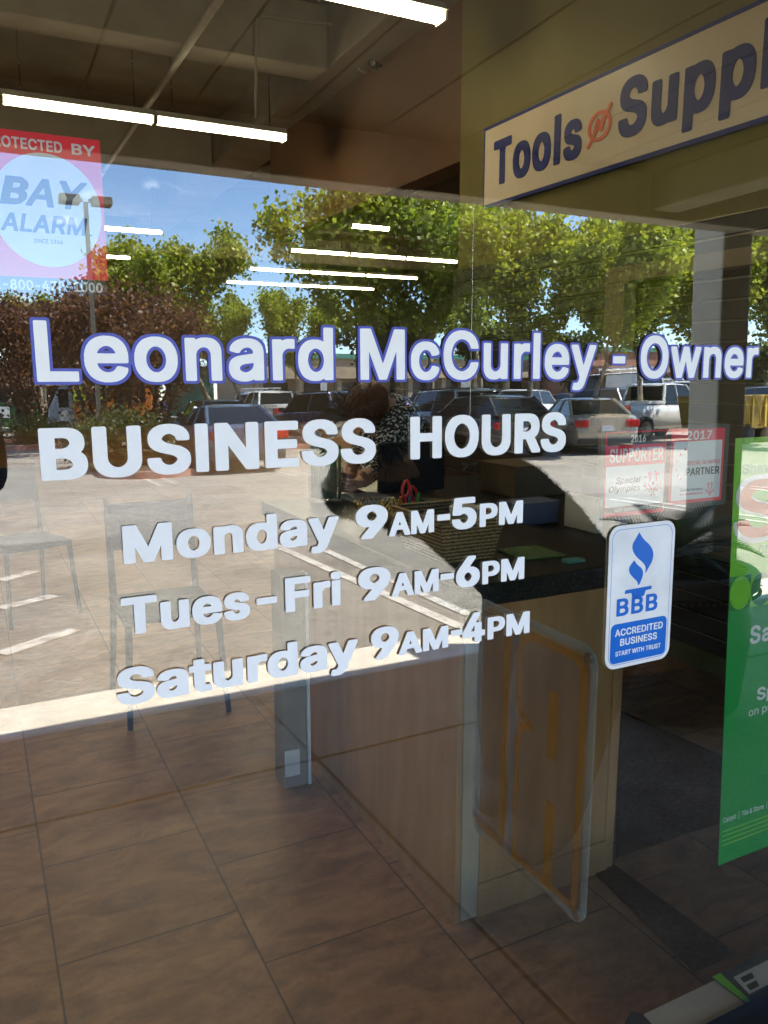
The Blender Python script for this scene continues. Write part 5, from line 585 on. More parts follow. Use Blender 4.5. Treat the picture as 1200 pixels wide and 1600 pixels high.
# green sale poster (behind the glass)
PD = 0.0
t = thing('sale_poster', 'tall green and lime flooring sale poster taped inside the pane', 'poster', (1.5, gY(1)+ID, 0.525))
px0 = lambda z: 1.2275+(1.378-z)*0.031
def pfn(a, b, d): return (a+(1.378-b)*0.031-0.0, gY(b)+ID-d, b)
X0, X1 = 1.2275, 1.85
for nm_, mt, z0, z1 in (('dark_field', 'poster_green', 0.526, 1.118), ('lime_field', 'poster_lime', 1.118, 1.352), ('top_band', 'poster_light', 1.352, 1.378)): MB().prism(rect(X0, X1, z0, z1), -0.001, 0, pfn).build(nm_, M[mt], t)
mb = MB(); md = MB()
for k in range(9):
    (mb if k % 2 == 0 else md).prism(disc(X0+0.029+0.0575*k, 1.085, 0.0285, 0.0325, 32), 0.0006, 0.0009, pfn)
    if k % 2: mb.prism(rect(X0+0.0575*k, X0+0.0575*k+0.0575, 1.0525, 1.1175), 0.0002, 0.0005, pfn)
    else: md.prism(rect(X0+0.0575*k, X0+0.0575*k+0.0575, 1.0525, 1.1175), 0.0002, 0.0005, pfn)
mb.build('lime_dots', M['poster_lime'], t); md.build('dark_dots', M['poster_mid'], t)
mb = MB(); textmb(mb, 'Sale', X0+0.003, X0+0.463, 1.180, 0.127, 0.0002, 0.0005, 0.075, 1.0, fn=pfn); mb.build('sale_outline', M['seal_white'], t)
mb = MB(); textmb(mb, 'Sale', X0+0.0135, X0+0.452, 1.1895, 0.108, 0.0006, 0.0009, 0.02, 1.06, fn=pfn); mb.build('sale_text', M['poster_orange'], t)
mb = MB(); textmb(mb, 'Shaw', X0+0.020, X0+0.105, 1.3115, 0.0185, 0.0002, 0.0005, 0.012, fn=pfn); textmb(mb, 'on all flooring', X0+0.075, X0+0.27, 1.155, 0.022, 0.0002, 0.0005, 0.005, fn=pfn); mb.build('green_text', M['poster_green'], t)
mb = MB(); textmb(mb, 'Save', X0+0.062, X0+0.185, 0.9775, 0.036, 0.0002, 0.0005, 0.03, 1.05, fn=pfn); textmb(mb, 'Special', X0+0.090, X0+0.235, 0.857, 0.026, 0.0002, 0.0005, 0.022, fn=pfn); textmb(mb, 'on purchases', X0+0.068, X0+0.235, 0.828, 0.0165, 0.0002, 0.0005, 0.0, fn=pfn)
textmb(mb, 'Carpet  |  Tile & Stone  |  Hardwood', X0+0.008, X0+0.20, 0.6165, 0.0105, 0.0002, 0.0005, 0.004, fn=pfn)
mb.build('white_text', M['seal_white'], t)
mb = MB()
for k in range(4): stroke(mb, [(X0+0.008, 0.597-0.010*k), (X0+0.008+0.3-0.05*(k == 3), 0.597-0.010*k)], 0.0022, 0.0002, 0.0004, pfn)
mb.build('small_print', M['poster_light'], t)
# ------------------------------------------------------------------ INTERIOR
# fluorescent fixtures
TZ = 3.55
def fixture(x0, x1, y, label):
    cx = (x0+x1)/2; t = thing('fluorescent_fixture', label, 'ceiling light', (cx, y, TZ), 'hanging fluorescent fixtures')
    mb = MB(); mb.prism([(-0.055, 0.05), (0.055, 0.05), (0.03, 0.10), (-0.03, 0.10)], x0, x1, lambda a, b, d: (d, y+a, TZ+b)); mb.box(x0, x1, y-0.075, y+0.075, TZ+0.044, TZ+0.05); mb.build('housing', M['white_metal'], t)
    for dy in (-0.032, 0.032):
        MB().tube([(x0+0.02, y+dy, TZ+0.018), (x1-0.02, y+dy, TZ+0.018)], 0.018, 10).build('tube', M['tube'], t, smooth=True)
    for x in (x0+0.004, x1-0.016): MB().box(x, x+0.012, y-0.06, y+0.06, TZ-0.006, TZ+0.043).build('end_cap', M['white_metal'], t)
    for x in (x0+0.15, x1-0.15): MB().tube([(x, y, TZ+0.1), (x, y, 4.45)], 0.006, 5).build('chain', M['steel'], t)
def row(px0, px1, n, labels, yy=None):
    a, b = pZ(*px0, TZ), pZ(*px1, TZ); y = (a.y+b.y)/2
    for k in range(n): fixture(a.x+(b.x-a.x)*k/n+0.005, a.x+(b.x-a.x)*(k+1)/n-0.005, y, labels[k])
row((497, -4), (697, 33), 1, ['lit fluorescent fixture closest to the window at the top'])
row((0, 163), (450, 219), 2, ['lit fluorescent fixture above the alarm sticker', 'lit fluorescent fixture ending at the brown wall header'])
row((70, 350), (251, 368), 1, ['lit fluorescent fixture showing through the reflected lamp head']); row((80, 397), (203, 406), 1, ['short lit fluorescent fixture under the lamp head reflection'])
row((548, 355), (607, 361), 1, ['lone lit fluorescent fixture above the triple rows'])
row((455, 392), (710, 412), 3, ['left fixture of the upper row of three lit tubes', 'middle fixture of the upper row of three lit tubes', 'right fixture of the upper row of three lit tubes'])
row((390, 421), (650, 437), 3, ['left fixture of the middle row of three lit tubes', 'middle fixture of the middle row of three lit tubes', 'right fixture of the middle row of three lit tubes'])
row((355, 441), (580, 454), 3, ['left fixture of the lowest row of three lit tubes', 'middle fixture of the lowest row of three lit tubes', 'right fixture of the lowest row of three lit tubes'])
for x in (-4.6, -3.2, -1.9): fixture(x, x+1.2, 6.4, 'lit fluorescent fixture further left along the near row')
for k in range(2): fixture(-0.3+1.3*k-1.5, 0.9+1.3*k-1.5, 3.0, 'lit fluorescent fixture over the shop floor left of the counter')
# pipe, conduit, camera
tag(MB().tube([(1.66, 0.3, 3.90), (1.66, 12, 3.90)], 0.028, 10).build('ceiling_pipe', M['pipe_paint'], smooth=True), 'straight painted pipe hung under the ceiling beams', 'pipe')
tag(MB().tube([pY(400, 185, 5.6), pY(400, 30, 5.6), pY(410, 25, 5.6), pY(530, 40, 5.6), pY(548, 50, 5.6), pY(556, 66, 5.6), pY(560, 108, 5.6), pY(568, 114, 5.6), pY(592, 108, 5.6)], 0.012, 6).build('conduit', M['pipe_paint'], smooth=True), 'thin bent cable conduit looping under the ceiling beam', 'conduit')
c = pX(596, 103, 3.2); t = thing('security_camera', 'small black security camera on the brown wall header', 'camera', tuple(c))
MB().tube([c+Vector((0, 0, 0)), c+Vector((-0.07, 0, 0))], 0.012, 8).build('mount', M['dark_plastic'], t); MB().tube([c+Vector((-0.05, 0.02, 0)), c+Vector((-0.13, -0.1, -0.03))], [0.035, 0.035], 12).build('body', M['dark_plastic'], t, smooth=True); MB().tube([c+Vector((-0.131, -0.102, -0.03)), c+Vector((-0.137, -0.112, -0.033))], 0.022, 10).build('lens', M['car_glass'], t)
c = pX(412, 180, 3.05); t = thing('junction_box', 'grey electrical box under the ceiling beam near the wall', 'electrical box', tuple(c)); MB().box(c.x-0.06, c.x+0.06, c.y-0.05, c.y+0.05, c.z-0.08, c.z+0.08).build('box', M['beam_grey'], t, bevel=0.006); MB().tube([c, c+Vector((0.05, -1.2, 0.0)), c+Vector((0.05, -1.25, 0.2))], 0.014, 6).build('pipe', M['pipe_paint'], t)
# hanging sign board on the right wall
SX = 3.19
def sfn(a, b, d): return (SX-d, a, b)        # a = Y, b = Z, d toward the room
def sfnr(a, b, d): return (SX-d, -a, b)      # text runs toward the window
t = thing('tools_sign', 'cream wall sign with navy border reading Tools and Supplies', 'sign', (SX, 2.2, 2.5))
yA, zA = 3.76, 3.06; y0, y1, z0, z1 = 0.9, 3.76, 2.565, 3.075
MB().prism(rect(y0, y1, z0, z1), -0.005, 0.02, sfn).build('navy_border', M['sign_navy'], t)
MB().prism(rect(y0+0.02, y1-0.02, z0+0.022, z1-0.022), 0.0204, 0.022, sfn).build('cream_face', M['sign_cream'], t)
def sY(x, y): return pX(x, y, SX-0.022).y
mb = MB(); a, b = -sY(772, 250), -sY(909, 220); textmb(mb, 'Tools', a, b, 2.685, 0.275, 0.0222, 0.0262, 0.055, 1.06, fn=sfnr)
a2 = -sY(967, 190); a3 = -sY(1196, 100); textmb(mb, 'Supplies', a2, a2+(a3-a2)*1.62, 2.70, 0.285, 0.0222, 0.0262, 0.055, 1.06, fn=sfnr); mb.build('letters', M['sign_navy'], t)
mb = MB(); cy_ = -sY(937, 197); er = (sY(921, 197)-sY(953, 197))/2; ec = pX(937, 197, SX-0.022).z; ez = (pX(937, 176, SX-0.022).z-pX(937, 217, SX-0.022).z)/2; ring = [(cy_+er*cos(k*pi/18), ec+ez*sin(k*pi/18)) for k in range(37)]; stroke(mb, ring, 0.02, 0.0222, 0.0262, sfnr); stroke(mb, [(cy_-er*1.05, ec-ez*1.35), (cy_+er*1.05, ec+ez*1.35)], 0.018, 0.0222, 0.0270, sfnr); stroke(mb, [(cy_-er*.5, ec-ez*.5), (cy_-er*.2, ec+ez*.5), (cy_+er*.2, ec-ez*.35), (cy_+er*.5, ec+ez*.55)], 0.018, 0.0222, 0.0275, sfnr); mb.build('emblem', M['sign_orange'], t)
# slat wall and framed display on the right wall
t = thing('slat_wall', 'dark horizontal slat board fixed along the right wall', 'display wall', (3.15, 2.8, 0.1))
mb = MB(); me_ = MB()
for k in range(22): ye = 4.09 if k > 13 else 5.08; mb.box(3.155, 3.188, 0.3, ye, 0.12+0.095*k, 0.12+0.095*k+0.086); me_.box(3.150, 3.1545, 0.3, ye, 0.12+0.095*k+0.080, 0.12+0.095*k+0.086)
mb.build('boards', M['slat_board'], t); me_.build('metal_lip', M['metal_edge'], t)
MB().box(3.13, 3.19, 5.085, 5.22, 0.02, 1.52).build('end_trim', M['counter_edge'], t)
slab('wall_low', M['wall_brown'], 3.202, 3.4, 4.11, 5.24, 0, 1.5)
t = thing('display_frame', 'tan wooden display frame on the right wall behind the reflected trees', 'frame', (3.1, 1.9, 1.0))
f0 = pX(955, 437, 3.1); f1 = pX(985, 437, 3.1)
MB().box(3.06, 3.148, 0.9, f0.y, 1.95, 2.03).build('top_rail', M['frame_wood'], t, bevel=0.004); MB().box(3.06, 3.148, f1.y, f0.y, 0.7, 1.948).build('stile', M['frame_wood'], t, bevel=0.004); MB().box(3.06, 3.148, 0.9, f0.y, 0.62, 0.698).build('bottom_rail', M['frame_wood'], t, bevel=0.004)
# counter
t = thing('service_counter', 'wooden service counter with black granite top', 'counter', (1.35, 1.3, 0))
MB().box(1.145, 1.60, 0.672, 0.70, 0.0, 0.905).build('front_panel', M['counter_wood'], t, bevel=0.003)
MB().box(1.086, 1.143, 0.668, 0.705, 0.0, 0.905).build('corner_board', M['counter_pale'], t, bevel=0.003)
MB().box(1.60, 1.635, 0.668, 2.1, 0.0, 0.905).build('right_panel', M['counter_wood'], t, bevel=0.003)
MB().box(1.066, 1.084, 0.668, 2.1, 0.0, 0.905).build('left_panel', M['counter_wood'], t, bevel=0.003)
MB().box(1.086, 1.598, 2.07, 2.1, 0.0, 0.905).build('rear_panel', M['counter_wood'], t)
MB().box(1.140, 1.606, 0.662, 0.6715, 0.0, 0.10).build('kick_board', M['counter_wood'], t, bevel=0.002)
MB().box(1.03, 1.70, 0.63, 2.14, 0.907, 0.968).build('granite_top', M['granite'], t, bevel=0.006)
t = thing('desk', 'dark desk with black top behind the service counter', 'desk', (2.3, 1.9, 0))
MB().box(1.72, 3.1, 0.95, 2.9, 0.86, 0.90).build('desk_top', M['granite'], t, bevel=0.005)
for x, y in ((1.76, 1.0), (3.02, 1.0), (1.76, 2.82), (3.02, 2.82)): MB().box(x, x+0.05, y, y+0.05, 0, 0.858).build('leg', M['dark_plastic'], t)
MB().box(1.83, 3.0, 1.9, 1.93, 0.12, 0.857).build('modesty_panel', M['dark_plastic'], t)
# partition post with socket
t = thing('partition_post', 'narrow pale partition post with a white wall socket', 'post', (0.95, 1.62, 0))
MB().box(0.90, 0.99, 1.56, 1.66, 0, 0.8).build('shaft', M['beam_grey'], t, bevel=0.004); MB().box(0.991, 1.002, 1.555, 1.60, 0, 0.8).build('edge_trim', M['white_plastic'], t)
MB().box(0.902, 0.958, 1.551, 1.559, 0.05, 0.15).build('socket', M['white_plastic'], t, bevel=0.002)
# chairs
def chair(x, y, rz, label):
    t = thing('metal_chair', label, 'chair', (x, y, 0), 'chairs on the tiled floor', rz=rz, local=True)
    mb = MB(); mb.box(-0.21, 0.21, -0.2, 0.22, 0.44, 0.475); mb.build('seat', M['chair_blue'], t, bevel=0.012)
    for sx in (-0.19, 0.19):
        MB().tube([(sx, -0.19, 0.44), (sx*1.12, -0.23, 0)], [0.016, 0.012], 8).build('leg', M['chair_blue'], t, smooth=True)
        MB().tube([(sx*1.1, 0.27, 0), (sx, 0.2, 0.45), (sx, 0.25, 0.92)], [0.012, 0.016, 0.013], 8).build('leg', M['chair_blue'], t, smooth=True)
    MB().box(-0.2, 0.2, 0.215, 0.235, 0.68, 0.9).build('backrest', M['chair_blue'], t, bevel=0.01)
    return t
chair(0.70, 2.55, 0, 'dark blue metal chair beneath the word Tues, facing the window'); chair(0.22, 4.3, 0.35, 'dark blue metal chair farther back, beside the hatched lines')
# R sign panel
t = thing('letter_sign_panel', 'clear acrylic sign panel with orange outlined letter seen from behind', 'sign', (1.0, 0.3, 0.4))
RX_ = 1.0
def qfn(a, b, d): return (RX_+d, a, b)
zr = lambda x, y: pX(x, y, RX_)
a_ = zr(910, 1420); b_ = zr(745, 1300); Y0, Y1, Z0, Z1 = a_.y-0.005, b_.y+0.02, 0.405, 0.985
MB().prism(rrect(Y0, Y1, Z0, Z1, 0.035), -0.002, 0.002, qfn).build('acrylic_panel', M['acrylic'], t)
MB().prism(rrect(Y0+0.012, Y1-0.012, Z0+0.02, Z1-0.02, 0.03), -0.0026, -0.0021, qfn).build('purple_film', M['purple_film'], t)
mb = MB(); stroke(mb, [p for p in rrect(Y0+0.006, Y1-0.006, Z0+0.006, Z1-0.006, 0.033)]+[(Y1-0.006, Z0+0.039)], 0.017, 0.0022, 0.004, qfn); mid = Y0+0.235; stroke(mb, [(mid+0.017, Z0+0.02), (mid+0.017, Z1-0.03)], 0.020, 0.0022, 0.004, qfn); mb.build('white_edge', M['acrylic_white'], t)
mb = MB()
shape = [(Y0+0.026, Z0+0.04), (Y0+0.026, Z1-0.05), (Y0+0.05, Z1-0.028), (mid-0.05, Z1-0.028), (mid-0.02, Z1-0.045), (mid-0.006, Z1-0.08), (mid-0.006, Z0+0.40), (mid-0.02, Z0+0.37), (mid-0.05, Z0+0.355), (mid-0.02, Z0+0.34), (mid-0.006, Z0+0.30), (mid-0.006, Z0+0.03), (Y0+0.026, Z0+0.03)]
stroke(mb, shape, 0.016, -0.005, -0.0027, qfn); cxm = Y0+0.112
stroke(mb, [(cxm, Z0+0.03), (cxm, Z0+0.21)], 0.026, -0.005, -0.0027, qfn); stroke(mb, [(cxm, Z0+0.32), (cxm, Z0+0.45)], 0.026, -0.005, -0.0027, qfn)
stroke(mb, [(mid+0.040, Z0+0.03), (mid+0.040, Z1-0.05)], 0.015, -0.005, -0.0027, qfn); stroke(mb, [(mid+0.04, Z0+0.035), (Y1-0.02, Z0+0.035)], 0.016, -0.005, -0.0027, qfn); mb.build('orange_outline', M['acrylic_orange'], t)
mb = MB()
for z in (Z0+0.02, Z1-0.02): mb.tube([(RX_-0.006, Y0+0.018, z), (RX_+0.006, Y0+0.018, z)], 0.010, 12)
mb.build('screw', M['steel'], t)
# rugs / flooring samples on the floor by the counter
def flat(name, mat, pts, z, h, label, cat, group=None):
    P = [pZ(*p, 0) for p in pts]; mb = MB(); mb.prism([(p.x, p.y) for p in P], z, z+h, lambda a, b, d: (a, b, d)); return tag(mb.build(name, mat), label, cat, group)
flat('floor_mat', M['rug_dark'], [(925, 1362), (955, 1350), (1150, 1492), (1085, 1520)], 0.001, 0.005, 'dark strip of flooring laid from the counter to the window sill', 'floor mat')
flat('floor_mat', M['rug_dark'], [(965, 1110), (1230, 1228), (1230, 1252), (962, 1342)], 0.001, 0.005, 'dark floor mat spread beside the counter end', 'floor mat')
# brochure and cards on sill
t = thing('brochure', 'glossy green edged brochure lying on the cream window sill', 'brochure', (1.45, 0.07, 0.123))
a, b, c_, d_ = [pZ(*p, 0.124) for p in ((1113, 1528), (1168, 1570), (1230, 1540), (1230, 1470))]
mb = MB(); mb.prism([(p.x, p.y) for p in (a, b, c_, d_)], 0.1225, 0.126, lambda x, y, d: (x, y, d)); mb.build('cover', M['sticker_grey'], t)
def lerp(u, v): p = a.lerp(b, v); q = d_.lerp(c_, v); r = p.lerp(q, u); return (r.x, r.y)
MB().prism([lerp(0, 0), lerp(0, 1), lerp(0.1, 1), lerp(0.1, 0)], 0.1262, 0.1268, lambda x, y, d: (x, y, d)).build('lime_strip', M['poster_lime'], t)
MB().prism([lerp(0.18, 0.25), lerp(0.18, 0.8), lerp(0.95, 0.8), lerp(0.95, 0.25)], 0.1262, 0.1268, lambda x, y, d: (x, y, d)).build('photo_panel', M['paper'], t)
mb = MB(); mb.prism([lerp(0.24, 0.35), lerp(0.24, 0.5), lerp(0.42, 0.5), lerp(0.42, 0.35)], 0.127, 0.1274, lambda x, y, d: (x, y, d)); mb.prism([lerp(0.24, 0.58), lerp(0.24, 0.74), lerp(0.42, 0.74), lerp(0.42, 0.58)], 0.127, 0.1274, lambda x, y, d: (x, y, d)); mb.build('dark_panels', M['sticker_black'], t)
P = [pZ(*p, 0.124) for p in ((985, 1580), (1005, 1585), (1025, 1608), (970, 1612))]; mb = MB(); mb.prism([(p.x, p.y) for p in P], 0.123, 0.1245, lambda x, y, d: (x, y, d)); tag(mb.build('card', M['sticker_black']), 'black printed card lying on the left end of the sill', 'card')
# things on the counter top
CT = 0.969
t = thing('wicker_basket', 'square woven wicker basket near the front of the counter', 'basket', (1.24, 0.93, CT))
mb = MB(); 
def rg(x0, x1, y0, y1, z): return [(x0, y0, z), (x1, y0, z), (x1, y1, z), (x0, y1, z)]
bx0, bx1, by0, by1 = 1.13, 1.29, 0.85, 1.08
mb.loft([rg(bx0, bx1, by0, by1, CT), rg(bx0-0.025, bx1+0.03, by0-0.02, by1+0.03, CT+0.125), rg(bx0-0.018, bx1+0.023, by0-0.013, by1+0.023, CT+0.125), rg(bx0-0.01, bx1+0.01, by0, by1+0.01, CT+0.03)]); mb.build('body', M['wicker'], t)
mb = MB(); e = 0.028; mb.tube([(bx0-e, by0-e+0.006, CT+0.125), (bx1+e, by0-e+0.006, CT+0.125), (bx1+e, by1+e, CT+0.125), (bx0-e, by1+e, CT+0.125), (bx0-e, by0-e+0.006, CT+0.125)], 0.009, 8); mb.build('rim', M['wicker'], t, smooth=True)
t = thing('paper_stack', 'stack of cream cards inside the wicker basket', 'cards', (1.24, 0.9, CT+0.03))
mb = MB()
for k in range(12): mb.lathe([(0.045, 0), (0.047, 0.003)], (1.235+random.uniform(-.002, .002), 0.91, CT+0.075+k*0.0062), 20)
mb.build('cards', M['paper'], t)
t = thing('pen_cup', 'pencil cup of coloured pens behind the wicker basket', 'pen cup', (1.33, 1.30, CT))
pc = pY(640, 800, 1.22); pcx, pcy = pc.x, 1.22
t.location = (pcx, pcy, CT); t['_o'] = (pcx, pcy, CT)
MB().lathe([(0.034, 0), (0.038, 0.09), (0.034, 0.09), (0.03, 0.01)], (pcx, pcy, CT), 20).build('cup', M['dark_plastic'], t, smooth=False)
for k, mt in enumerate(('seal_blue', 'poster_lime', 'sticker_black', 'truck_orange', 'box_blue', 'poster_green')):
    aa = k*1.05; MB().tube([(pcx+0.012*cos(aa), pcy+0.012*sin(aa), CT+0.012), (pcx+0.034*cos(aa), pcy+0.034*sin(aa), CT+0.135+0.006*(k % 3))], 0.005, 6).build('pen', M[mt], t)
t = thing('scissors', 'red handled scissors standing in the pencil cup', 'scissors', (pcx, pcy, CT+0.02))
s0 = pY(634, 795, pcy-0.01)
for (cx_, cy2, rx_, rz_, tl) in ((634, 764, 0.0125, 0.026, 0.2), (647, 771, 0.013, 0.023, -0.55)):
    c0 = pY(cx_, cy2, pcy-0.01); ln = [(c0.x+rx_*cos(q)*cos(tl)-rz_*sin(q)*sin(tl)*-1*0.6, pcy-0.01, c0.z+rz_*sin(q)) for q in [k*pi/9 for k in range(19)]]
    MB().tube(ln, 0.0048, 8).build('handle', M['red_plastic'], t, smooth=True)
    MB().tube([(c0.x, pcy-0.01, c0.z-rz_), (s0.x, pcy-0.01, s0.z-0.02)], 0.005, 8).build('shank', M['red_plastic'], t)
mb = MB(); mb.prism([(s0.x-0.007, s0.z-0.018), (s0.x+0.007, s0.z-0.018), (s0.x+0.001, CT+0.015)], pcy-0.012, pcy-0.008, lambda a, b, d: (a, d, b)); mb.build('blade', M['steel'], t)
# gilt wire bowl
gb = pY(590, 800, 1.42); t = thing('gilt_wire_bowl', 'small gilt filigree wire bowl left of the pencil cup', 'bowl', (gb.x, 1.42, CT))
mb = MB(); mb.lathe([(0.03, 0), (0.032, 0.006)], (gb.x, 1.42, CT), 16)
for k in range(26):
    an = 2*pi*k/26; pts = []
    for i in range(14):
        u = i/13; r = 0.03+0.05*u**0.8; sw = 0.012*sin(u*12+k)*u
        pts.append((gb.x+r*cos(an)+sw*sin(an), 1.42+r*sin(an)-sw*cos(an), CT+0.005+0.085*u+0.008*sin(u*16+k*2)*u))
    mb.tube(pts, 0.0022, 5)
mb.tube([(gb.x+0.066*cos(k*pi/16), 1.42+0.066*sin(k*pi/16), CT+0.06+0.01*sin(k*3)) for k in range(33)], 0.003, 6)
mb.build('wires', M['gold'], t, smooth=True)
# stems in a vase
vb = Vector((1.27, 2.02, CT)); t = thing('green_stem_vase', 'square glass vase packed with upright green stems', 'vase', tuple(vb))
mb = MB(); ms = MB()
for k in range(40):
    x, y = vb.x+random.uniform(-0.045, 0.045), vb.y+random.uniform(-0.045, 0.045); ms.tube([(x, y, CT+0.012), (x+random.uniform(-.004, .004), y, CT+0.22+random.uniform(0, 0.035))], 0.0065, 6)
ms.build('stems', M['stem_green'], t, smooth=True)
mb.box(vb.x-0.056, vb.x+0.056, vb.y-0.056, vb.y+0.056, CT, CT+0.009)
for sx in (-1, 1): mb.box(min(vb.x+sx*0.056, vb.x+sx*0.052), max(vb.x+sx*0.056, vb.x+sx*0.052), vb.y-0.056, vb.y+0.056, CT+0.01, CT+0.14); mb.box(vb.x-0.0515, vb.x+0.0515, min(vb.y+sx*0.056, vb.y+sx*0.052), max(vb.y+sx*0.056, vb.y+sx*0.052), CT+0.01, CT+0.14)
mb.build('glass', M['acrylic'], t)
mb = MB()
for k in range(60):
    a = random.uniform(0, 6.28); r = random.uniform(0.01, 0.09); c0 = Vector((vb.x+r*cos(a), vb.y+r*sin(a), CT+0.25+random.uniform(0, 0.05))); d0 = Vector((cos(a), sin(a), random.uniform(-.2, .8))).normalized(); s0_ = d0.cross(Vector((0, 0, 1))).normalized()*0.012
    mb.add([c0, c0+d0*0.025+s0_, c0+d0*0.055, c0+d0*0.025-s0_], [(0, 1, 2, 3)])
mb.build('petals', M['sticker_white'], t)
# notebook, monitor, boxes, cards
nb = pZ(528, 768, CT); t = thing('spiral_notebook', 'closed spiral notebook lying behind the vase on the counter', 'notebook', (nb.x, nb.y, CT))
nb.y = 1.95; nb.x = 1.42
t.location = (nb.x, nb.y, CT); t['_o'] = tuple(t.location)
MB().box(nb.x-0.07, nb.x+0.09, nb.y-0.09, nb.y+0.1, CT, CT+0.014).build('pages', M['paper'], t); MB().box(nb.x-0.072, nb.x+0.092, nb.y-0.092, nb.y+0.102, CT+0.0145, CT+0.017).build('cover', M['box_blue'], t)
mb = MB()
for k in range(15): mb.tube([(nb.x-0.065+0.0105*k, nb.y-0.092+0.012*cos(q), CT+0.009+0.012*sin(q)) for q in [i*pi/4 for i in range(9)]], 0.0016, 5)
mb.build('spiral', M['steel'], t)
mo = Vector((1.50, 1.72, CT)); t = thing('computer_monitor', 'black computer monitor turned away on the counter behind the scissors', 'monitor', tuple(mo))
MB().box(mo.x-0.13, mo.x+0.16, mo.y, mo.y+0.035, CT+0.06, CT+0.255).build('screen_back', M['dark_plastic'], t, bevel=0.01); MB().box(mo.x-0.02, mo.x+0.03, mo.y+0.01, mo.y+0.04, CT+0.01, CT+0.06).build('neck', M['dark_plastic'], t); MB().box(mo.x-0.09, mo.x+0.1, mo.y-0.06, mo.y+0.1, CT, CT+0.012).build('foot', M['dark_plastic'], t, bevel=0.004)
def boxthing(name, label, cat, p0, z, dims, mat, group=None, lid=None):
    t = thing(name, label, cat, (p0.x, p0.y, z), group); w_, d_2, h_ = dims
    MB().box(p0.x-w_/2, p0.x+w_/2, p0.y-d_2/2, p0.y+d_2/2, z, z+h_).build('body', mat, t, bevel=0.003)
    if lid: MB().box(p0.x-w_/2-0.004, p0.x+w_/2+0.004, p0.y-d_2/2-0.004, p0.y+d_2/2+0.004, z+h_, z+h_+0.012).build('lid', lid, t, bevel=0.002)
boxthing('pale_box', 'pale blue box standing on the desk behind the counter', 'box', Vector((1.95, 1.55, 0)), 0.901, (0.20, 0.12, 0.075), M['box_blue'], lid=M['box_blue'])
boxthing('brown_carton', 'brown carton on the desk left of the pale blue box', 'box', Vector((2.45, 2.2, 0)), 0.901, (0.4, 0.3, 0.14), M['cardboard'], lid=M['cardboard'])
for k, (x, mt, lab) in enumerate(((2.02, 'paper', 'white'), (2.08, 'green_card', 'green'), (2.14, 'box_blue', 'pale blue'), (2.2, 'cardboard', 'brown'))):
    tag(MB().box(x, x+0.035, 1.24, 1.42, 0.901, 0.901+0.13-0.012*k).build('binder', M[mt], bevel=0.003), lab+' binder standing on the dark desk', 'binder', 'binders on the desk')
gp = pZ(768, 866, CT); tag(MB().box(1.36, 1.50, 0.78, 0.93, CT, CT+0.004).build('green_leaflet', M['green_card']), 'green leaflet lying on the granite counter', 'leaflet')
tag(MB().box(1.44, 1.50, 0.70, 0.73, CT, CT+0.008).build('teal_tag', M['teal_card']), 'small teal tag at the granite counter edge', 'tag')
bu = pY(733, 727, 2.0); t = thing('hanging_ornament', 'thin wire ornament hanging before the dark slat wall', 'ornament', tuple(bu))
MB().tube([(bu.x, 2.0, bu.z), (bu.x, 2.0, 2.2)], 0.0016, 5).build('wire', M['steel'], t); MB().tube([(bu.x+0.01, 2.0, bu.z), (bu.x-0.004, 2.0, bu.z-0.12)], 0.003, 5).build('stem', M['bark_dark'], t)
mb = MB()
for a in (0.3, 1.5, 2.7, 3.9, 5.2): mb.add([(bu.x, 2, bu.z), (bu.x+0.03*cos(a)+0.01, 2+0.01, bu.z+0.02*sin(a)+0.008), (bu.x+0.055*cos(a), 2.0, bu.z+0.03*sin(a)), (bu.x+0.03*cos(a)-0.01, 1.99, bu.z+0.02*sin(a)-0.008)], [(0, 1, 2, 3)])
mb.build('petals', M['bark_dark'], t)
# ------------------------------------------------------------------ people
def body(name, J, E_, mats, parent, segmat):
    """J: name->(x,y,z,r); E_: list of (a,b); segmat: (a,b)->material index"""
    ks = list(J); idx = {k: i for i, k in enumerate(ks)}; me = bpy.data.meshes.new(name); me.from_pydata([J[k][:3] for k in ks], [(idx[a], idx[b]) for a, b in E_], [])
    o = bpy.data.objects.new(name, me); COL.objects.link(o); sk = o.modifiers.new('skin', 'SKIN'); sk.use_smooth_shade = True
    for i, k in enumerate(ks): me.skin_vertices[0].data[i].radius = (J[k][3], J[k][4] if len(J[k]) > 4 else J[k][3]); me.skin_vertices[0].data[i].use_root = (i == 0)
    ss = o.modifiers.new('sub', 'SUBSURF'); ss.levels = ss.render_levels = 2
    m2 = bpy.data.meshes.new_from_object(o.evaluated_get(bpy.context.evaluated_depsgraph_get())); bpy.data.objects.remove(o)
    m2.materials.clear()
    for m in mats: m2.materials.append(m)
    segs = [(Vector(J[a][:3]), Vector(J[b][:3]), segmat(a, b)) for a, b in E_]
    for p in m2.polygons:
        c = p.center; best = 1e9; mi = 0
        for a, b, k in segs:
            ab = b-a; u = max(0, min(1, (c-a).dot(ab)/max(1e-9, ab.length_squared))); dd = (c-a-ab*u).length_squared
            if dd < best: best = dd; mi = k
        p.material_index = mi; p.use_smooth = True
    ob = bpy.data.objects.new(name, m2); COL.objects.link(ob)
    off = Vector(parent['_o']); m2.transform(Matrix.Translation(-off)); ob.parent = parent; return ob
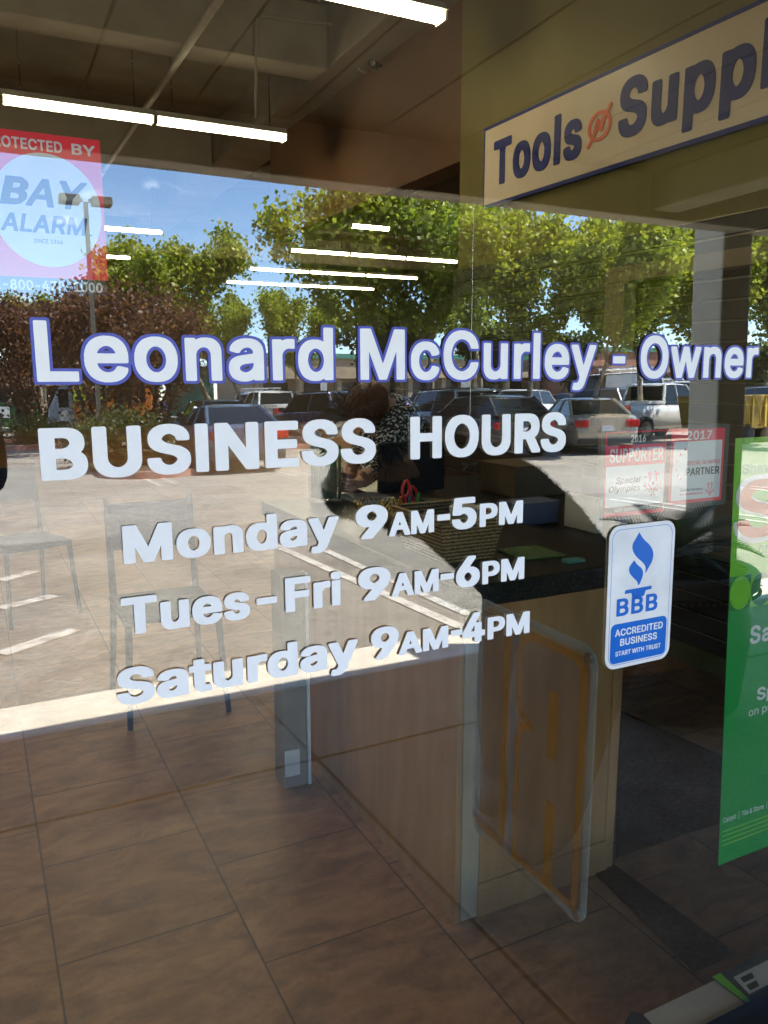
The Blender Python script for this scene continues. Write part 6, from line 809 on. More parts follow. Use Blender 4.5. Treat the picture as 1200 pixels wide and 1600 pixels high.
def hand(J, E_, tagk, wrist, d, side, curl=0.4, s=1.0):
    """palm + five fingers from joint name wrist, pointing along d, side = thumb direction"""
    w0 = Vector(J[wrist][:3]); d = Vector(d).normalized(); sd = Vector(side); sd = (sd-d*sd.dot(d)).normalized(); nrm = d.cross(sd)
    pc_ = w0+d*0.06*s; J[tagk+'palm'] = (*pc_, 0.030*s, 0.018*s); E_.append((wrist, tagk+'palm'))
    for i, (off, ln) in enumerate(((0.030, 0.072), (0.011, 0.082), (-0.009, 0.076), (-0.028, 0.060))):
        b0 = pc_+d*0.035*s+sd*off*s; p1 = b0+(d*cos(curl)+nrm*sin(curl))*ln*0.5*s; p2 = p1+(d*cos(curl*2)+nrm*sin(curl*2))*ln*0.5*s
        for k, (p, r) in enumerate(((b0, 0.010), (p1, 0.0088), (p2, 0.0075))): J['%sf%d%d' % (tagk, i, k)] = (*p, r*s)
        E_ += [(tagk+'palm', '%sf%d0' % (tagk, i)), ('%sf%d0' % (tagk, i), '%sf%d1' % (tagk, i)), ('%sf%d1' % (tagk, i), '%sf%d2' % (tagk, i))]
    t0 = w0+d*0.03*s+sd*0.03*s; t1 = t0+(d*0.6+sd*0.8).normalized()*0.035*s; t2 = t1+(d*0.9+sd*0.3+nrm*0.3).normalized()*0.03*s
    for k, (p, r) in enumerate(((t0, 0.013), (t1, 0.011), (t2, 0.009))): J['%st%d' % (tagk, k)] = (*p, r*s)
    E_ += [(wrist, tagk+'t0'), (tagk+'t0', tagk+'t1'), (tagk+'t1', tagk+'t2')]
def hairblob(mb, c, rx, ry, rz_, n, ln, wd=0.006, seed=1, dirf=None):
    rnd = random.Random(seed); c = Vector(c)
    for _ in range(n):
        v = Vector((rnd.gauss(0, 1), rnd.gauss(0, 1), rnd.gauss(0, 1))).normalized(); p = c+Vector((v.x*rx, v.y*ry, v.z*rz_)); t_ = (v+Vector((rnd.gauss(0, .5), rnd.gauss(0, .5), rnd.gauss(0, .5)))).normalized()
        if dirf: t_ = (t_*0.35+Vector(dirf)).normalized()
        s_ = t_.cross(v); s_ = (s_.normalized() if s_.length > 1e-4 else Vector((1, 0, 0)))*wd; q = p+t_*ln*rnd.uniform(0.5, 1.1)+Vector((0, 0, -0.2*ln)); m_ = (p+q)/2+v*ln*0.15
        mb.add([p-s_, p+s_, m_+s_*0.8, m_-s_*0.8], [(0, 1, 2, 3)]); mb.add([m_-s_*0.8, m_+s_*0.8, q], [(0, 1, 2)])
def ellip(mb, c, rx, ry, rz_, k=16, n=10): mb.lathe([(max(0.02, sin(pi*i/n)), -cos(pi*i/n)*rz_) for i in range(n+1)], c, k, sx=rx, sy=ry)
SPINE = [('hip', 'belly'), ('belly', 'chest'), ('chest', 'neck'), ('neck', 'skull'), ('skull', 'crown'), ('skull', 'nose')]
def person(label, loc, J, mats, segm, hair=None, extra=None):
    t = thing('person', label, 'person', loc)
    E_ = list(SPINE)
    for s in 'LR': E_ += [('chest', 'sh'+s), ('sh'+s, 'el'+s), ('el'+s, 'wr'+s), ('hip', 'hj'+s), ('hj'+s, 'kn'+s), ('kn'+s, 'an'+s), ('an'+s, 'toe'+s)]
    if extra: extra(J, E_)
    body('body', J, E_, mats, t, segm); 
    if hair: hair(t)
    return t
def segd(a, b):
    if a in ('neck', 'skull') or b in ('crown',) or b.startswith(('L', 'R')) or a.startswith(('L', 'R')): return 0
    if a[:2] in ('hj', 'kn') or (a == 'hip' and b[:2] == 'hj'): return 2
    if a[:2] == 'an': return 3
    return 1
# clerk in the speckled top, bent over behind the counter
cb = pY(575, 690, 2.45)
J = {'hip': (2.02, 2.74, 0.93, .17, .15), 'belly': (1.98, 2.66, 1.06, .17, .14), 'chest': (1.87, 2.54, 1.235, .18, .155), 'neck': (1.74, 2.45, 1.335, .062), 'skull': (1.67, 2.41, 1.35, .085, .09), 'crown': (1.63, 2.39, 1.40, .07), 'nose': (1.595, 2.36, 1.315, .028),
     'shL': (1.83, 2.38, 1.29, .10), 'elL': (1.62, 2.26, 1.09, .075), 'wrL': (1.50, 2.12, 1.03, .04), 'shR': (1.92, 2.66, 1.30, .10), 'elR': (1.68, 2.54, 1.09, .075), 'wrR': (1.55, 2.34, 1.03, .04),
     'hjL': (1.97, 2.68, 0.88, .115), 'knL': (1.94, 2.74, .5, .07), 'anL': (2.0, 2.87, .08, .045), 'toeL': (1.87, 2.8, .035, .035), 'hjR': (2.07, 2.82, 0.88, .115), 'knR': (2.07, 2.87, .5, .07), 'anR': (2.12, 2.97, .08, .045), 'toeR': (1.99, 2.92, .035, .035)}
def hx(J, E_): hand(J, E_, 'L', 'wrL', (-1, -.5, -.2), (0, -.5, .5)); hand(J, E_, 'R', 'wrR', (-1, -.6, -.2), (0, -.4, .6))
def hr(t):
    mb = MB(); ellip(mb, (1.672, 2.42, 1.375), .085, .09, .078); hairblob(mb, (1.672, 2.42, 1.37), .083, .088, .076, 1500, 0.075, 0.003, 3, (-.75, -.2, -.55)); mb.build('hair', M['hair_auburn'], t, smooth=True)
person('person in black and white speckled top bent over the counter indoors', (2.0, 2.75, 0), J, [M['skin'], M['speckle'], M['cloth_black'], M['shoe']], segd, hr, hx)
# dark clothed figure leaning outside, seen in the glass as a dark silhouette
Y = -1.02
J = {'hip': (1.74, Y, .88, .27, .27), 'belly': (1.52, Y, 1.04, .235, .22), 'chest': (1.25, Y, 1.19, .20, .21), 'neck': (1.06, Y, 1.31, .10), 'skull': (.98, Y, 1.36, .09, .10), 'crown': (.95, Y, 1.43, .08), 'nose': (.875, Y, 1.335, .025),
     'shL': (1.16, Y+.19, 1.19, .10), 'elL': (1.0, Y+.2, 1.16, .08), 'wrL': (.90, Y+.1, 1.20, .045), 'shR': (1.16, Y-.19, 1.19, .10), 'elR': (1.01, Y-.22, 1.15, .08), 'wrR': (.91, Y-.1, 1.195, .045),
     'hjL': (1.66, Y+.13, .74, .23), 'knL': (1.56, Y+.13, .46, .18), 'anL': (1.50, Y+.13, .09, .12), 'toeL': (1.36, Y+.14, .045, .05), 'hjR': (1.70, Y-.13, .74, .23), 'knR': (1.62, Y-.13, .46, .18), 'anR': (1.58, Y-.13, .09, .12), 'toeR': (1.43, Y-.14, .045, .05)}
def hx(J, E_): hand(J, E_, 'L', 'wrL', (.1, -.5, .9), (1, 0, 0), .6, .9); hand(J, E_, 'R', 'wrR', (.1, .5, .9), (1, 0, 0), .6, .9)
def hr(t):
    mb = MB(); ellip(mb, (.975, Y, 1.38), .115, .12, .105); hairblob(mb, (.98, Y, 1.37), .11, .115, .105, 1100, 0.05, 0.004, 5); mb.build('hair', M['hair_black'], t, smooth=True)
    mb = MB(); rnd = random.Random(8); bo = [c for c in t.children if c.name.split('.')[0] == 'body'][0]; o_ = Vector(t.location)
    for p in bo.data.polygons:
        if p.material_index != 1: continue
        vs_ = [bo.data.vertices[i].co for i in p.vertices]
        for _ in range(max(1, int(p.area*26000))):
            u_, v_ = rnd.random(), rnd.random(); q = vs_[0].lerp(vs_[1], u_).lerp(vs_[-1].lerp(vs_[-2], u_), v_)+o_; d = (p.normal+Vector((rnd.gauss(0, .5), rnd.gauss(0, .5), rnd.gauss(0, .5)))).normalized(); s_ = d.orthogonal().normalized()*.0011
            mb.add([q-s_, q+s_, q+d*rnd.uniform(.006, .017)], [(0, 1, 2)])
    mb.build('fleece_coat', M['cloth_dark'], t, fix=False)
def segc(a, b):
    k = segd(a, b); return k
person('person in dark fleece coat leaning forward outside, reflected as a dark silhouette', (1.5, Y, 0), J, [M['skin'], M['cloth_dark'], M['cloth_black'], M['shoe']], segc, hr, hx)
# photographer, at the left edge
J = {'hip': (-.36, -1.5, .95, .16, .12), 'belly': (-.36, -1.49, 1.1, .15, .11), 'chest': (-.36, -1.47, 1.3, .17, .12), 'neck': (-.36, -1.46, 1.5, .06), 'skull': (-.36, -1.45, 1.6, .085, .09), 'crown': (-.36, -1.46, 1.7, .075), 'nose': (-.35, -1.34, 1.6, .022),
     'shL': (-.54, -1.47, 1.4, .075), 'elL': (-.45, -1.28, 1.2, .05), 'wrL': (-.14, -1.1, 1.43, .032), 'shR': (-.17, -1.47, 1.4, .075), 'elR': (.022, -1.2, 1.255, .048), 'wrR': (.035, -1.1, 1.40, .03),
     'hjL': (-.46, -1.5, .88, .115), 'knL': (-.47, -1.47, .5, .075), 'anL': (-.47, -1.52, .08, .05), 'toeL': (-.48, -1.38, .035, .035), 'hjR': (-.26, -1.5, .88, .115), 'knR': (-.25, -1.47, .5, .075), 'anR': (-.25, -1.52, .08, .05), 'toeR': (-.24, -1.38, .035, .035)}
def hx(J, E_): hand(J, E_, 'L', 'wrL', (.7, .4, .6), (0, 1, .2), .5, .9); hand(J, E_, 'R', 'wrR', (-.2, .5, .8), (-.3, 1, 0), .4, .9)
def hr(t):
    mb = MB(); ellip(mb, (-.36, -1.475, 1.635), .093, .1, .11); hairblob(mb, (-.36, -1.475, 1.64), .09, .1, .1, 400, 0.05, 0.005, 9); mb.build('hair', M['hair_black'], t, smooth=True)
person('person in dark top holding up a phone, mostly outside the left edge', (-.36, -1.5, 0), J, [M['skin'], M['cloth_dark'], M['cloth_denim'], M['shoe']], segd, hr, hx)
t = thing('phone', 'black phone held upright by the photographer', 'phone', (0, -1.012, 1.43)); MB().box(-.038, .038, -1.018, -1.008, 1.375, 1.525).build('body', M['dark_plastic'], t, bevel=0.003); MB().box(-.034, .034, -1.0195, -1.0182, 1.38, 1.52).build('screen', M['car_glass'], t)
# ------------------------------------------------------------------ OUTSIDE, seen reflected
def at(px, dist, z=LOT):
    P, d = rray(px, 621); d = Vector((d.x, d.y, 0)).normalized(); return Vector((P.x+d.x*dist, P.y+d.y*dist, z))
KINDS = {
 'sedan': dict(L=4.7, W=1.80, st=[(2.33, .32, .56, .66), (2.2, .22, .68, .82), (1.6, .2, .83, .89), (.95, .2, .92, .9), (0, .2, .95, .9), (-1.2, .2, .99, .9), (-1.6, .2, 1.03, .89), (-2.1, .25, 1.02, .86), (-2.3, .34, .95, .8), (-2.35, .38, .62, .76)], gh=(1.05, .90, .2, 1.40, -.95, 1.41, -1.78, 1.02), hb=.80, ht=.60, wx=(1.42, -1.38), r=.325),
 'hatch': dict(L=4.3, W=1.78, st=[(2.12, .32, .6, .66), (2.0, .22, .74, .82), (1.4, .2, .92, .88), (.9, .2, 1.0, .89), (0, .2, 1.02, .89), (-1.2, .2, 1.05, .89), (-1.9, .25, 1.05, .85), (-2.1, .36, .95, .8), (-2.14, .4, .62, .76)], gh=(1.0, .98, .25, 1.50, -1.45, 1.50, -2.0, 1.05), hb=.80, ht=.64, wx=(1.3, -1.3), r=.325),
 'suv': dict(L=4.8, W=1.92, st=[(2.38, .4, .72, .74), (2.25, .3, .9, .9), (1.6, .27, 1.05, .95), (.95, .27, 1.1, .96), (0, .27, 1.12, .96), (-1.6, .27, 1.14, .96), (-2.25, .34, 1.14, .92), (-2.38, .45, 1.0, .86), (-2.4, .48, .7, .82)], gh=(1.1, 1.08, .45, 1.68, -1.85, 1.72, -2.3, 1.14), hb=.87, ht=.70, wx=(1.45, -1.45), r=.37),
 'pickup': dict(L=5.6, W=1.98, st=[(2.78, .5, .8, .78), (2.65, .38, 1.0, .94), (1.9, .36, 1.12, .98), (1.3, .36, 1.16, .99), (-.6, .36, 1.16, .99), (-.65, .36, 1.22, .99), (-2.65, .4, 1.22, .97), (-2.72, .5, 1.2, .95), (-2.75, .55, .75, .93)], gh=(1.4, 1.14, .8, 1.82, -.35, 1.84, -.58, 1.17), hb=.88, ht=.72, wx=(1.75, -1.65), r=.40),
 'van': dict(L=5.6, W=2.0, st=[(2.75, .42, .75, .8), (2.65, .3, .98, .94), (2.1, .28, 1.15, .99), (1.5, .28, 1.2, 1.0), (0, .28, 1.22, 1.0), (-2.6, .3, 1.22, 1.0), (-2.72, .4, 1.2, .98), (-2.75, .44, .75, .96)], gh=(1.7, 1.18, 1.0, 2.05, -2.45, 2.1, -2.72, 1.22), hb=.95, ht=.84, wx=(1.7, -1.7), r=.36),
}
PROTO = {}
def mk_car(kind):
    k = KINDS[kind]; t = thing(kind+'_car' if kind in ('sedan', 'hatch') else {'suv': 'sport_utility_car', 'pickup': 'pickup_truck', 'van': 'cargo_van'}[kind], 'x', 'car', (0, 0, 0), local=True)
    xb, zb, xa, za, xr, zr_, xe, ze = k['gh']; hb, ht = k['hb'], k['ht']; mb = MB(); rings = []
    for x, zl, zt, hw in k['st']:
        zm = zl+0.55*(zt-zl); q = [(hw*.86, zl), (hw*.97, zl+.10), (hw, zm-.05), (hw*1.0, zm+.08), (hw*.965, zt-.07), (hw*.88, zt-.01), (hw*.5, zt+.018), (0, zt+.022)]
        rings.append([(x, y, z) for y, z in q]+[(x, -y, z) for y, z in reversed(q[:-1])]+[])
    mb.loft(rings)
    # roof
    rr_ = []
    for x, z, h in ((xa+.06, za-.035, ht*1.0), (xa-.12, za+.005, ht*1.02), ((xa+xr)/2, za+.035, ht*1.04), (xr+.15, zr_+.005, ht*1.02), (xr-.04, zr_-.03, ht)):
        rr_.append([(x, h, z-.02), (x, h*.93, z+.015), (x, h*.5, z+.03), (x, 0, z+.035), (x, -h*.5, z+.03), (x, -h*.93, z+.015), (x, -h, z-.02), (x, 0, z-.03)])
    mb.loft(rr_)
    zmid = zb+.5*(za-zb); xm = (xa+xr)/2
    for s in (1, -1):
        for p, q, r in (((xb, hb*s, zb), (xa, ht*s, za), .036), ((xe, hb*.97*s, ze), (xr, ht*s, zr_), .05 if kind != 'van' else .06), ((xm, hb*s*1.0, (zb+ze)/2), (xm-.05, ht*1.02*s, (za+zr_)/2), .03)): mb.tube([p, q], r, 6)
        if kind == 'van': mb.loft([[(xm+.5, s*(hb+.03), zb), (xe, s*(hb+.03), ze), (xr, s*(ht+.03), zr_-.05), (xm+.5, s*(ht+.03), za-.05)], [(xm+.5, s*(hb-.02), zb), (xe, s*(hb-.02), ze), (xr, s*(ht-.02), zr_-.05), (xm+.5, s*(ht-.02), za-.05)]])
        mb.box(min(xb-.25, xb-.1), xb-.1, min(s*(hb+.07), s*(hb+.23)), max(s*(hb+.07), s*(hb+.23)), zb+.02, zb+.16)
    if kind == 'pickup':
        for s in (1, -1): mb.box(-2.7, -.62, min(s*.88, s*.97), max(s*.88, s*.97), 1.21, 1.30)
        mb.box(-2.74, -2.66, -.93, .93, 1.0, 1.30); mb.box(-.66, -.60, -.9, .9, 1.2, 1.30)
    PB = mb.build('body', M['silver'], t, smooth=True); es = PB.modifiers.new('edges', 'EDGE_SPLIT'); es.split_angle = radians(50)
    PB.material_slots[0].link = 'OBJECT'
    def win(name, quad):
        mb = MB(); c = sum((Vector(p) for p in quad), Vector())/4; n = (Vector(quad[1])-Vector(quad[0])).cross(Vector(quad[3])-Vector(quad[0])).normalized()
        if n.dot(c-Vector((xm, 0, .8))) < 0: n = -n
        mb.loft([[Vector(p)-n*.02 for p in quad], [Vector(p)+n*.004 for p in quad]]); mb.build(name, M['car_glass'], t)
    win('windshield', [(xb, hb-.04, zb), (xa, ht-.04, za), (xa, -ht+.04, za), (xb, -hb+.04, zb)]); win('rear_window', [(xe, hb-.06, ze), (xr, ht-.05, zr_), (xr, -ht+.05, zr_), (xe, -hb+.06, ze)])
    for s in (1, -1): win('side_window', [(xb-.02, hb*s, zb), (xa, ht*s, za-.01), (xr, ht*s, zr_-.01), (xe+.02, hb*s*.97, ze)])
    for s in (1, -1):
        x1, x2 = k['st'][0][0], k['st'][-1][0]; zf = k['st'][1][2]-.06; zr2 = k['st'][-2][2]-.10; hwf = k['st'][1][3]; hwr = k['st'][-2][3]
        MB().loft([[(x1-.18, s*hwf*.99, zf-.14), (x1-.03, s*hwf*.55, zf-.14), (x1-.03, s*hwf*.55, zf), (x1-.25, s*hwf*1.0, zf+.02)], [(x1-.3, s*hwf*.9, zf-.14), (x1-.2, s*hwf*.5, zf-.14), (x1-.2, s*hwf*.5, zf-.02), (x1-.4, s*hwf*.9, zf)]]).build('headlight', M['lamp_clear'], t)
        h = .17 if kind in ('sedan', 'hatch') else .34
        ya, yb = sorted((s*hwr*.60, s*hwr*1.035)); MB().box(x2-.012, x2+.34, ya, yb, zr2-h*.75, zr2+.055).build('taillight', M['tail_red'], t, bevel=.025)
    x2 = k['st'][-1][0]; hwr = k['st'][-2][3]; zpl = (k['st'][-1][1]+k['st'][-1][2])/2+.12
    MB().box(x2-.022, x2+.03, -.16, .16, zpl, zpl+.14).build('number_plate', M['plate'], t)
    MB().box(x2-.03, x2+.3, -hwr*.93, hwr*.93, k['st'][-1][1]-.08, k['st'][-1][1]+.06).build('rear_bumper', M['trim_black'], t, bevel=.02)
    for x in k['wx']:
        for s in (1, -1):
            w_ = k['W']/2; r = k['r']
            tb = MB(); tb.lathe([(r*1.13, 0), (r*1.13, .03)], (0, 0, 0), 28); arch = MB(); arch.add([(x+p[0], s*(w_-.035)+s*p[2]*.8, r+p[1]) for p in tb.v], tb.f); arch.build('wheel_arch', M['trim_black'], t)
            ty = MB().lathe([(r*.62, -.1), (r*.9, -.11), (r, -.07), (r, .07), (r*.9, .11), (r*.62, .1)], (0, 0, 0), 28); wm = MB(); wm.add([(x+p[0], s*(w_-.08)+p[2], r+p[1]) for p in ty.v], ty.f); wo_ = wm.build('wheel', M['rubber'], t, smooth=True)
            rb = MB(); rb.lathe([(r*.64, .0), (r*.64, .02), (r*.2, .035), (r*.08, .045)], (0, 0, 0), 20); rm = MB(); rm.add([(x+p[0], s*(w_+.02)+s*(p[2]-.02), r+p[1]) for p in rb.v], rb.f); rm.build('rim', M['alloy'], wo_)
    if kind == 'van':
        mb = MB()
        for y in (-.6, .6): mb.tube([(.6, y, 2.32), (-2.3, y, 2.32)], .03, 6)
        for x in (.4, -.6, -1.5, -2.2): mb.tube([(x, -.75, 2.26), (x, .75, 2.26)], .025, 6); mb.tube([(x, -.72, 2.1), (x, -.72, 2.27)], .02, 5); mb.tube([(x, .72, 2.1), (x, .72, 2.27)], .02, 5)
        mb.build('roof_rack', M['silver'], t)
    if kind == 'suv':
        mb = MB()
        for y in (-.62, .62): mb.tube([(.2, y, za+.07), (xr+.2, y, za+.09)], .022, 6)
        mb.build('roof_rails', M['trim_black'], t)
    return t
PAINT = {n: paint('paint '+n, c, metal=m_) for n, c, m_ in (('white', (.72, .72, .70), 0), ('champagne', (.44, .38, .29), .35), ('slate', (.10, .13, .19), .3), ('black', (.012, .012, .014), 0), ('plum', (.06, .05, .10), .2), ('silver', (.42, .43, .44), .4), ('navy', (.015, .025, .06), .2), ('grey', (.2, .2, .2), .3), ('blue', (.03, .07, .22), .2), ('red', (.3, .02, .02), 0), ('tan', (.35, .29, .2), .2))}
GRP = 'cars parked in the reflected lot'
def car(kind, px, dist, head, col, label, pos=None):
    if kind not in PROTO: PROTO[kind] = mk_car(kind); o = PROTO[kind]
    else: o = copy_tree(PROTO[kind])
    p = pos or at(px, dist); o.location = p; o.rotation_euler = (0, 0, radians(-90+head)); o['label'] = label; o['group'] = GRP; o['category'] = {'pickup': 'pickup truck', 'van': 'van'}.get(kind, 'car')
    for ch in o.children:
        if ch.name.split('.')[0] == 'body': ch.material_slots[0].link = 'OBJECT'; ch.material_slots[0].material = PAINT[col]
    return o
car('sedan', 348, 18.6, 2, 'slate', 'slate blue sedan seen from behind, reflected behind the letters SIN')
car('hatch', 330, 27.5, 0, 'black', 'black hatchback parked just beyond the slate blue sedan')
car('pickup', 425, 35, -3, 'white', 'white pickup truck with dark rear window above the word BUSINESS')
car('suv', 500, 26.5, -6, 'plum', 'dark plum sport utility car reflected beside the leaning figure')
car('suv', 700, 24, 4, 'grey', 'dark grey wagon like car reflected above the letters HO')
car('sedan', 780, 31, 8, 'silver', 'silver sedan between the grey car and the white sport utility')
car('suv', 828, 37, 60, 'white', 'white sport utility car with roof rails behind the black hatchback')
CH = at(902, 22.2)
car('hatch', 0, 0, 3, 'black', 'black hatchback standing left of the champagne sedan', CH+Vector((-3.1, -.2, 0)))
car('sedan', 908, 22.2, 24, 'champagne', 'champagne sedan showing its rear, reflected right of the word HOURS')
car('suv', 935, 34, 0, 'navy', 'dark navy sport utility car beyond the champagne sedan')
car('pickup', 1020, 28, 82, 'white', 'white pickup truck seen from its side with a mustard load')
car('van', 1052, 48, 30, 'white', 'white cargo van with a ladder rack under the word Owner')
car('van', 958, 46, -8, 'white', 'white cargo van standing left of the racked van').scale = (1, 1, 1.25)
car('suv', 998, 55, 10, 'white', 'small white sport utility car between the two white vans')
car('pickup', 388, 58, 40, 'grey', 'grey pickup truck far off above the white pickup')
car('van', 424, 66, 90, 'silver', 'silver van far off under the letters ar')
car('sedan', 455, 50, 85, 'tan', 'tan sedan far off right of the white pickup')
car('hatch', 520, 48, 80, 'tan', 'tan hatchback far off behind the plum car')
car('sedan', 655, 60, 70, 'blue', 'blue sedan far off at the shop front')
car('suv', 690, 55, 75, 'black', 'black sport utility car far off behind the grey car')
car('suv', 800, 52, 20, 'navy', 'navy sport utility car far off under the letters rley')
car('hatch', 885, 46, 10, 'black', 'black hatchback far off beside the leaning plane trunk')
car('sedan', 1140, 40, 60, 'silver', 'silver sedan near the right canopy post reflection')
car('suv', 1190, 36, 20, 'grey', 'grey sport utility car at the right edge of the pane')
# mustard load on the white pickup
p = at(1158, 26.5); t = thing('mustard_skip', 'mustard open topped trailer box with yellow straps behind the white pickup', 'trailer', tuple(p), rz=radians(-8))
mb = MB(); mb.loft([rg(-1.75, 2.1, -.9, .9, .45), rg(-1.9, 2.3, -1.0, 1.0, 1.45)]); mb.build('box', M['mustard'], t, bevel=.02)
mb = MB()
for x in (-1.6, -1.0, -.3, .5, 1.2, 2.0): mb.box(x-.05, x+.05, .97, 1.03, .5, 1.46); mb.tube([(x, 1.05, 1.45), (x+.3, 1.06, 1.0), (x+.35, 1.05, .6)], .025, 5)
mb.build('straps', M['yellow'], t)
for x in (-1.0, 1.0): MB().tube([(x, -.85, .32), (x, .92, .32)], .32, 20).build('wheel', M['rubber'], t)
# ------------------------------------------------------------------ trees
def leafmesh(name, mat, C_, size, jit=0.35, up=0.0, rnd=np.random):
    """C_: (n,3) leaf centres -> one mesh of small folded leaves"""
    n = len(C_); d = rnd.normal(size=(n, 3)); d /= np.linalg.norm(d, axis=1)[:, None]; u = rnd.normal(size=(n, 3)); u -= d*(u*d).sum(1)[:, None]; u /= np.linalg.norm(u, axis=1)[:, None]; nn = np.cross(d, u)
    s = size*(1+jit*(rnd.rand(n)*2-1))[:, None]
    V = np.stack([C_-d*s*.55, C_+u*s*.5+nn*s*.12-d*s*.05, C_+d*s*.6, C_-u*s*.5+nn*s*.12-d*s*.05], 1).reshape(-1, 3)
    me = bpy.data.meshes.new(name); me.vertices.add(4*n); me.vertices.foreach_set('co', V.ravel().astype(np.float32)); me.loops.add(6*n); me.polygons.add(2*n)
    b = np.arange(n)[:, None]*4; me.loops.foreach_set('vertex_index', (b+np.array([0, 1, 2, 0, 2, 3])).ravel().astype(np.int32)); me.polygons.foreach_set('loop_start', (np.arange(2*n)*3).astype(np.int32))
    me.materials.append(mat); me.update(calc_edges=True); me.validate(); return me
def tree_meshes(seed, H, R, base=0.3, limbs=5, leaf=0.17, nleaf=7000, lm='leaf', bark='bark', multi=False):
    rnd = random.Random(seed); nr = np.random.RandomState(seed); mb = MB(); tips = []
    def branch(p, d, ln, r, depth):
        pts = [p]; rs = [r]; q = p.copy(); dd = d.copy(); k = 4
        for i in range(k):
            dd = (dd+Vector((rnd.gauss(0, .13), rnd.gauss(0, .13), rnd.gauss(.05, .08)))).normalized(); q = q+dd*ln/k; pts.append(q.copy()); rs.append(r*(1-.5*(i+1)/k))
            if depth >= 1 and i >= 1: tips.append((q.copy(), .5+.25*rnd.random()))
        mb.tube(pts, rs, 7 if depth < 2 else 5)
        if depth < 3:
            for j in range(3 if depth else limbs):
                a = rnd.uniform(0, 2*pi) if depth else 2*pi*j/limbs+rnd.uniform(-.4, .4); sp = rnd.uniform(.35, .75)
                nd = (dd+Vector((cos(a), sin(a), .15))*sp).normalized(); start = pts[-1] if j < 2 or depth == 0 else pts[-2]
                branch(start, nd, ln*rnd.uniform(.62, .85) if depth else (H-H*base)*rnd.uniform(.34, .46), rs[-1]*.75, depth+1)
    if multi:
        for j in range(limbs): a = 2*pi*j/limbs; branch(Vector((.12*cos(a), .12*sin(a), 0)), Vector((cos(a)*.55, sin(a)*.55, 1)).normalized(), H*.42, H*.018, 1)
    else: branch(Vector((0, 0, 0)), Vector((rnd.gauss(0, .04), rnd.gauss(0, .04), 1)).normalized(), H*base, H*.017, 0)
    T = np.array([tuple(p) for p, _ in tips]); W_ = np.array([w_ for _, w_ in tips])
    # squeeze the tips into the crown envelope
    zt = T[:, 2].max(); T[:, 2] *= 1+(H*.95/zt-1)*np.clip(T[:, 2]/zt, 0, 1)**2 if zt else 1
    idx = nr.randint(0, len(T), nleaf); C_ = T[idx]+nr.normal(size=(nleaf, 3))*(W_[idx]*.42)[:, None]*np.array([1, 1, .8])
    return mb.mesh('trunk', M[bark], True), leafmesh('crown', M[lm], C_, leaf, rnd=nr)
TM = {}
def tree(kind, px, dist, H, label, rz=0, name='plane_tree', cat='tree', group='trees reflected in the pane', pos=None):
    if kind not in TM: TM[kind] = TREEK[kind]()
    (tm, cm), h0 = TM[kind]; t = thing(name, label, cat, tuple(pos or at(px, dist)), group, local=True); t.rotation_euler = (0, 0, rz); s = H/h0; t.scale = (s, s, s)
    for n_, m_ in (('trunk', tm), ('crown', cm)):
        o = bpy.data.objects.new(n_, m_); COL.objects.link(o); o.parent = t
    return t
TREEK = {'p1': lambda: (tree_meshes(11, 8, 2.6, .37, 5, .135, 19000), 8), 'p2': lambda: (tree_meshes(23, 8, 2.6, .36, 6, .135, 20000, 'leaf_soft'), 8), 'p3': lambda: (tree_meshes(37, 8, 2.2, .40, 4, .135, 17000), 8),
         'plum': lambda: (tree_meshes(41, 5, 2, .3, 6, .10, 12000, 'leaf_plum', 'bark_dark', True), 5), 'shrub': lambda: (tree_meshes(53, 1, .5, .2, 8, .07, 1800, 'leaf_shrub', 'bark_dark', True), 1), 'dark': lambda: (tree_meshes(61, 7, 2.4, .2, 7, .22, 8000, 'leaf_dark'), 7)}
def Ht(y, dist): return 1.65+(621-y)/1253*dist
for kind, px, dist, yt, rz, lab in (
    ('p3', 345, 31, 345, 0, 'slender plane tree reflected below the small cloud'), ('p1', 572, 27, 280, 1, 'tall plane tree whose crown fills the pane above the letters ard'), ('p2', 668, 29, 290, 2.2, 'broad plane tree behind the middle row of lit tubes'),
    ('p1', 830, 25, 320, 3.5, 'broad plane tree under the left end of the wall sign'), ('p3', 915, 23, 350, 4.2, 'plane tree with a pale leaning trunk behind the champagne sedan'), ('p2', 1010, 27, 345, 5, 'plane tree left of the canopy post reflection'),
    ('p1', 1105, 24, 350, .7, 'plane tree hidden behind the canopy post reflection'), ('p2', 1195, 26, 355, 1.9, 'plane tree at the right edge of the pane'), ('p2', 750, 36, 320, 2.9, 'far plane tree between the two broad ones'), ('p1', 462, 44, 450, 3.1, 'low plane tree far behind the tall one'),
    ('p2', 215, 44, 490, .3, 'plane tree behind the plum trees'), ('p1', 60, 45, 470, 1.2, 'plane tree below the alarm sticker'), ('p2', 150, 48, 470, 2.6, 'rounded plane tree behind the lamp post'), ('p3', 390, 46, 455, 5.5, 'thin plane tree far off left of the tall one')):
    tree(kind, px, dist, Ht(yt, dist), lab, rz)
for px, dist, yt, rz, lab in ((55, 37, 468, 0, 'purple plum tree at the left edge of the pane'), (165, 26, 440, 2, 'dark purple plum tree with many stems over the near island'), (235, 30, 470, 4, 'purple plum tree right of the near island')):
    tree('plum', px, dist, Ht(yt, dist), lab, rz, 'plum_tree')
for px, dist, yt, rz, lab in ((600, 60, 470, 0, 'dark evergreen far off behind the tall plane'), (760, 62, 500, 1, 'dark evergreen far off behind the word McCurley'), (890, 58, 520, 2, 'dark evergreen far off left of the pink building'), (1185, 55, 545, 3, 'dark evergreen far off right of the pink building')):
    tree('dark', px, dist, Ht(yt, dist), lab, rz, 'evergreen_tree')
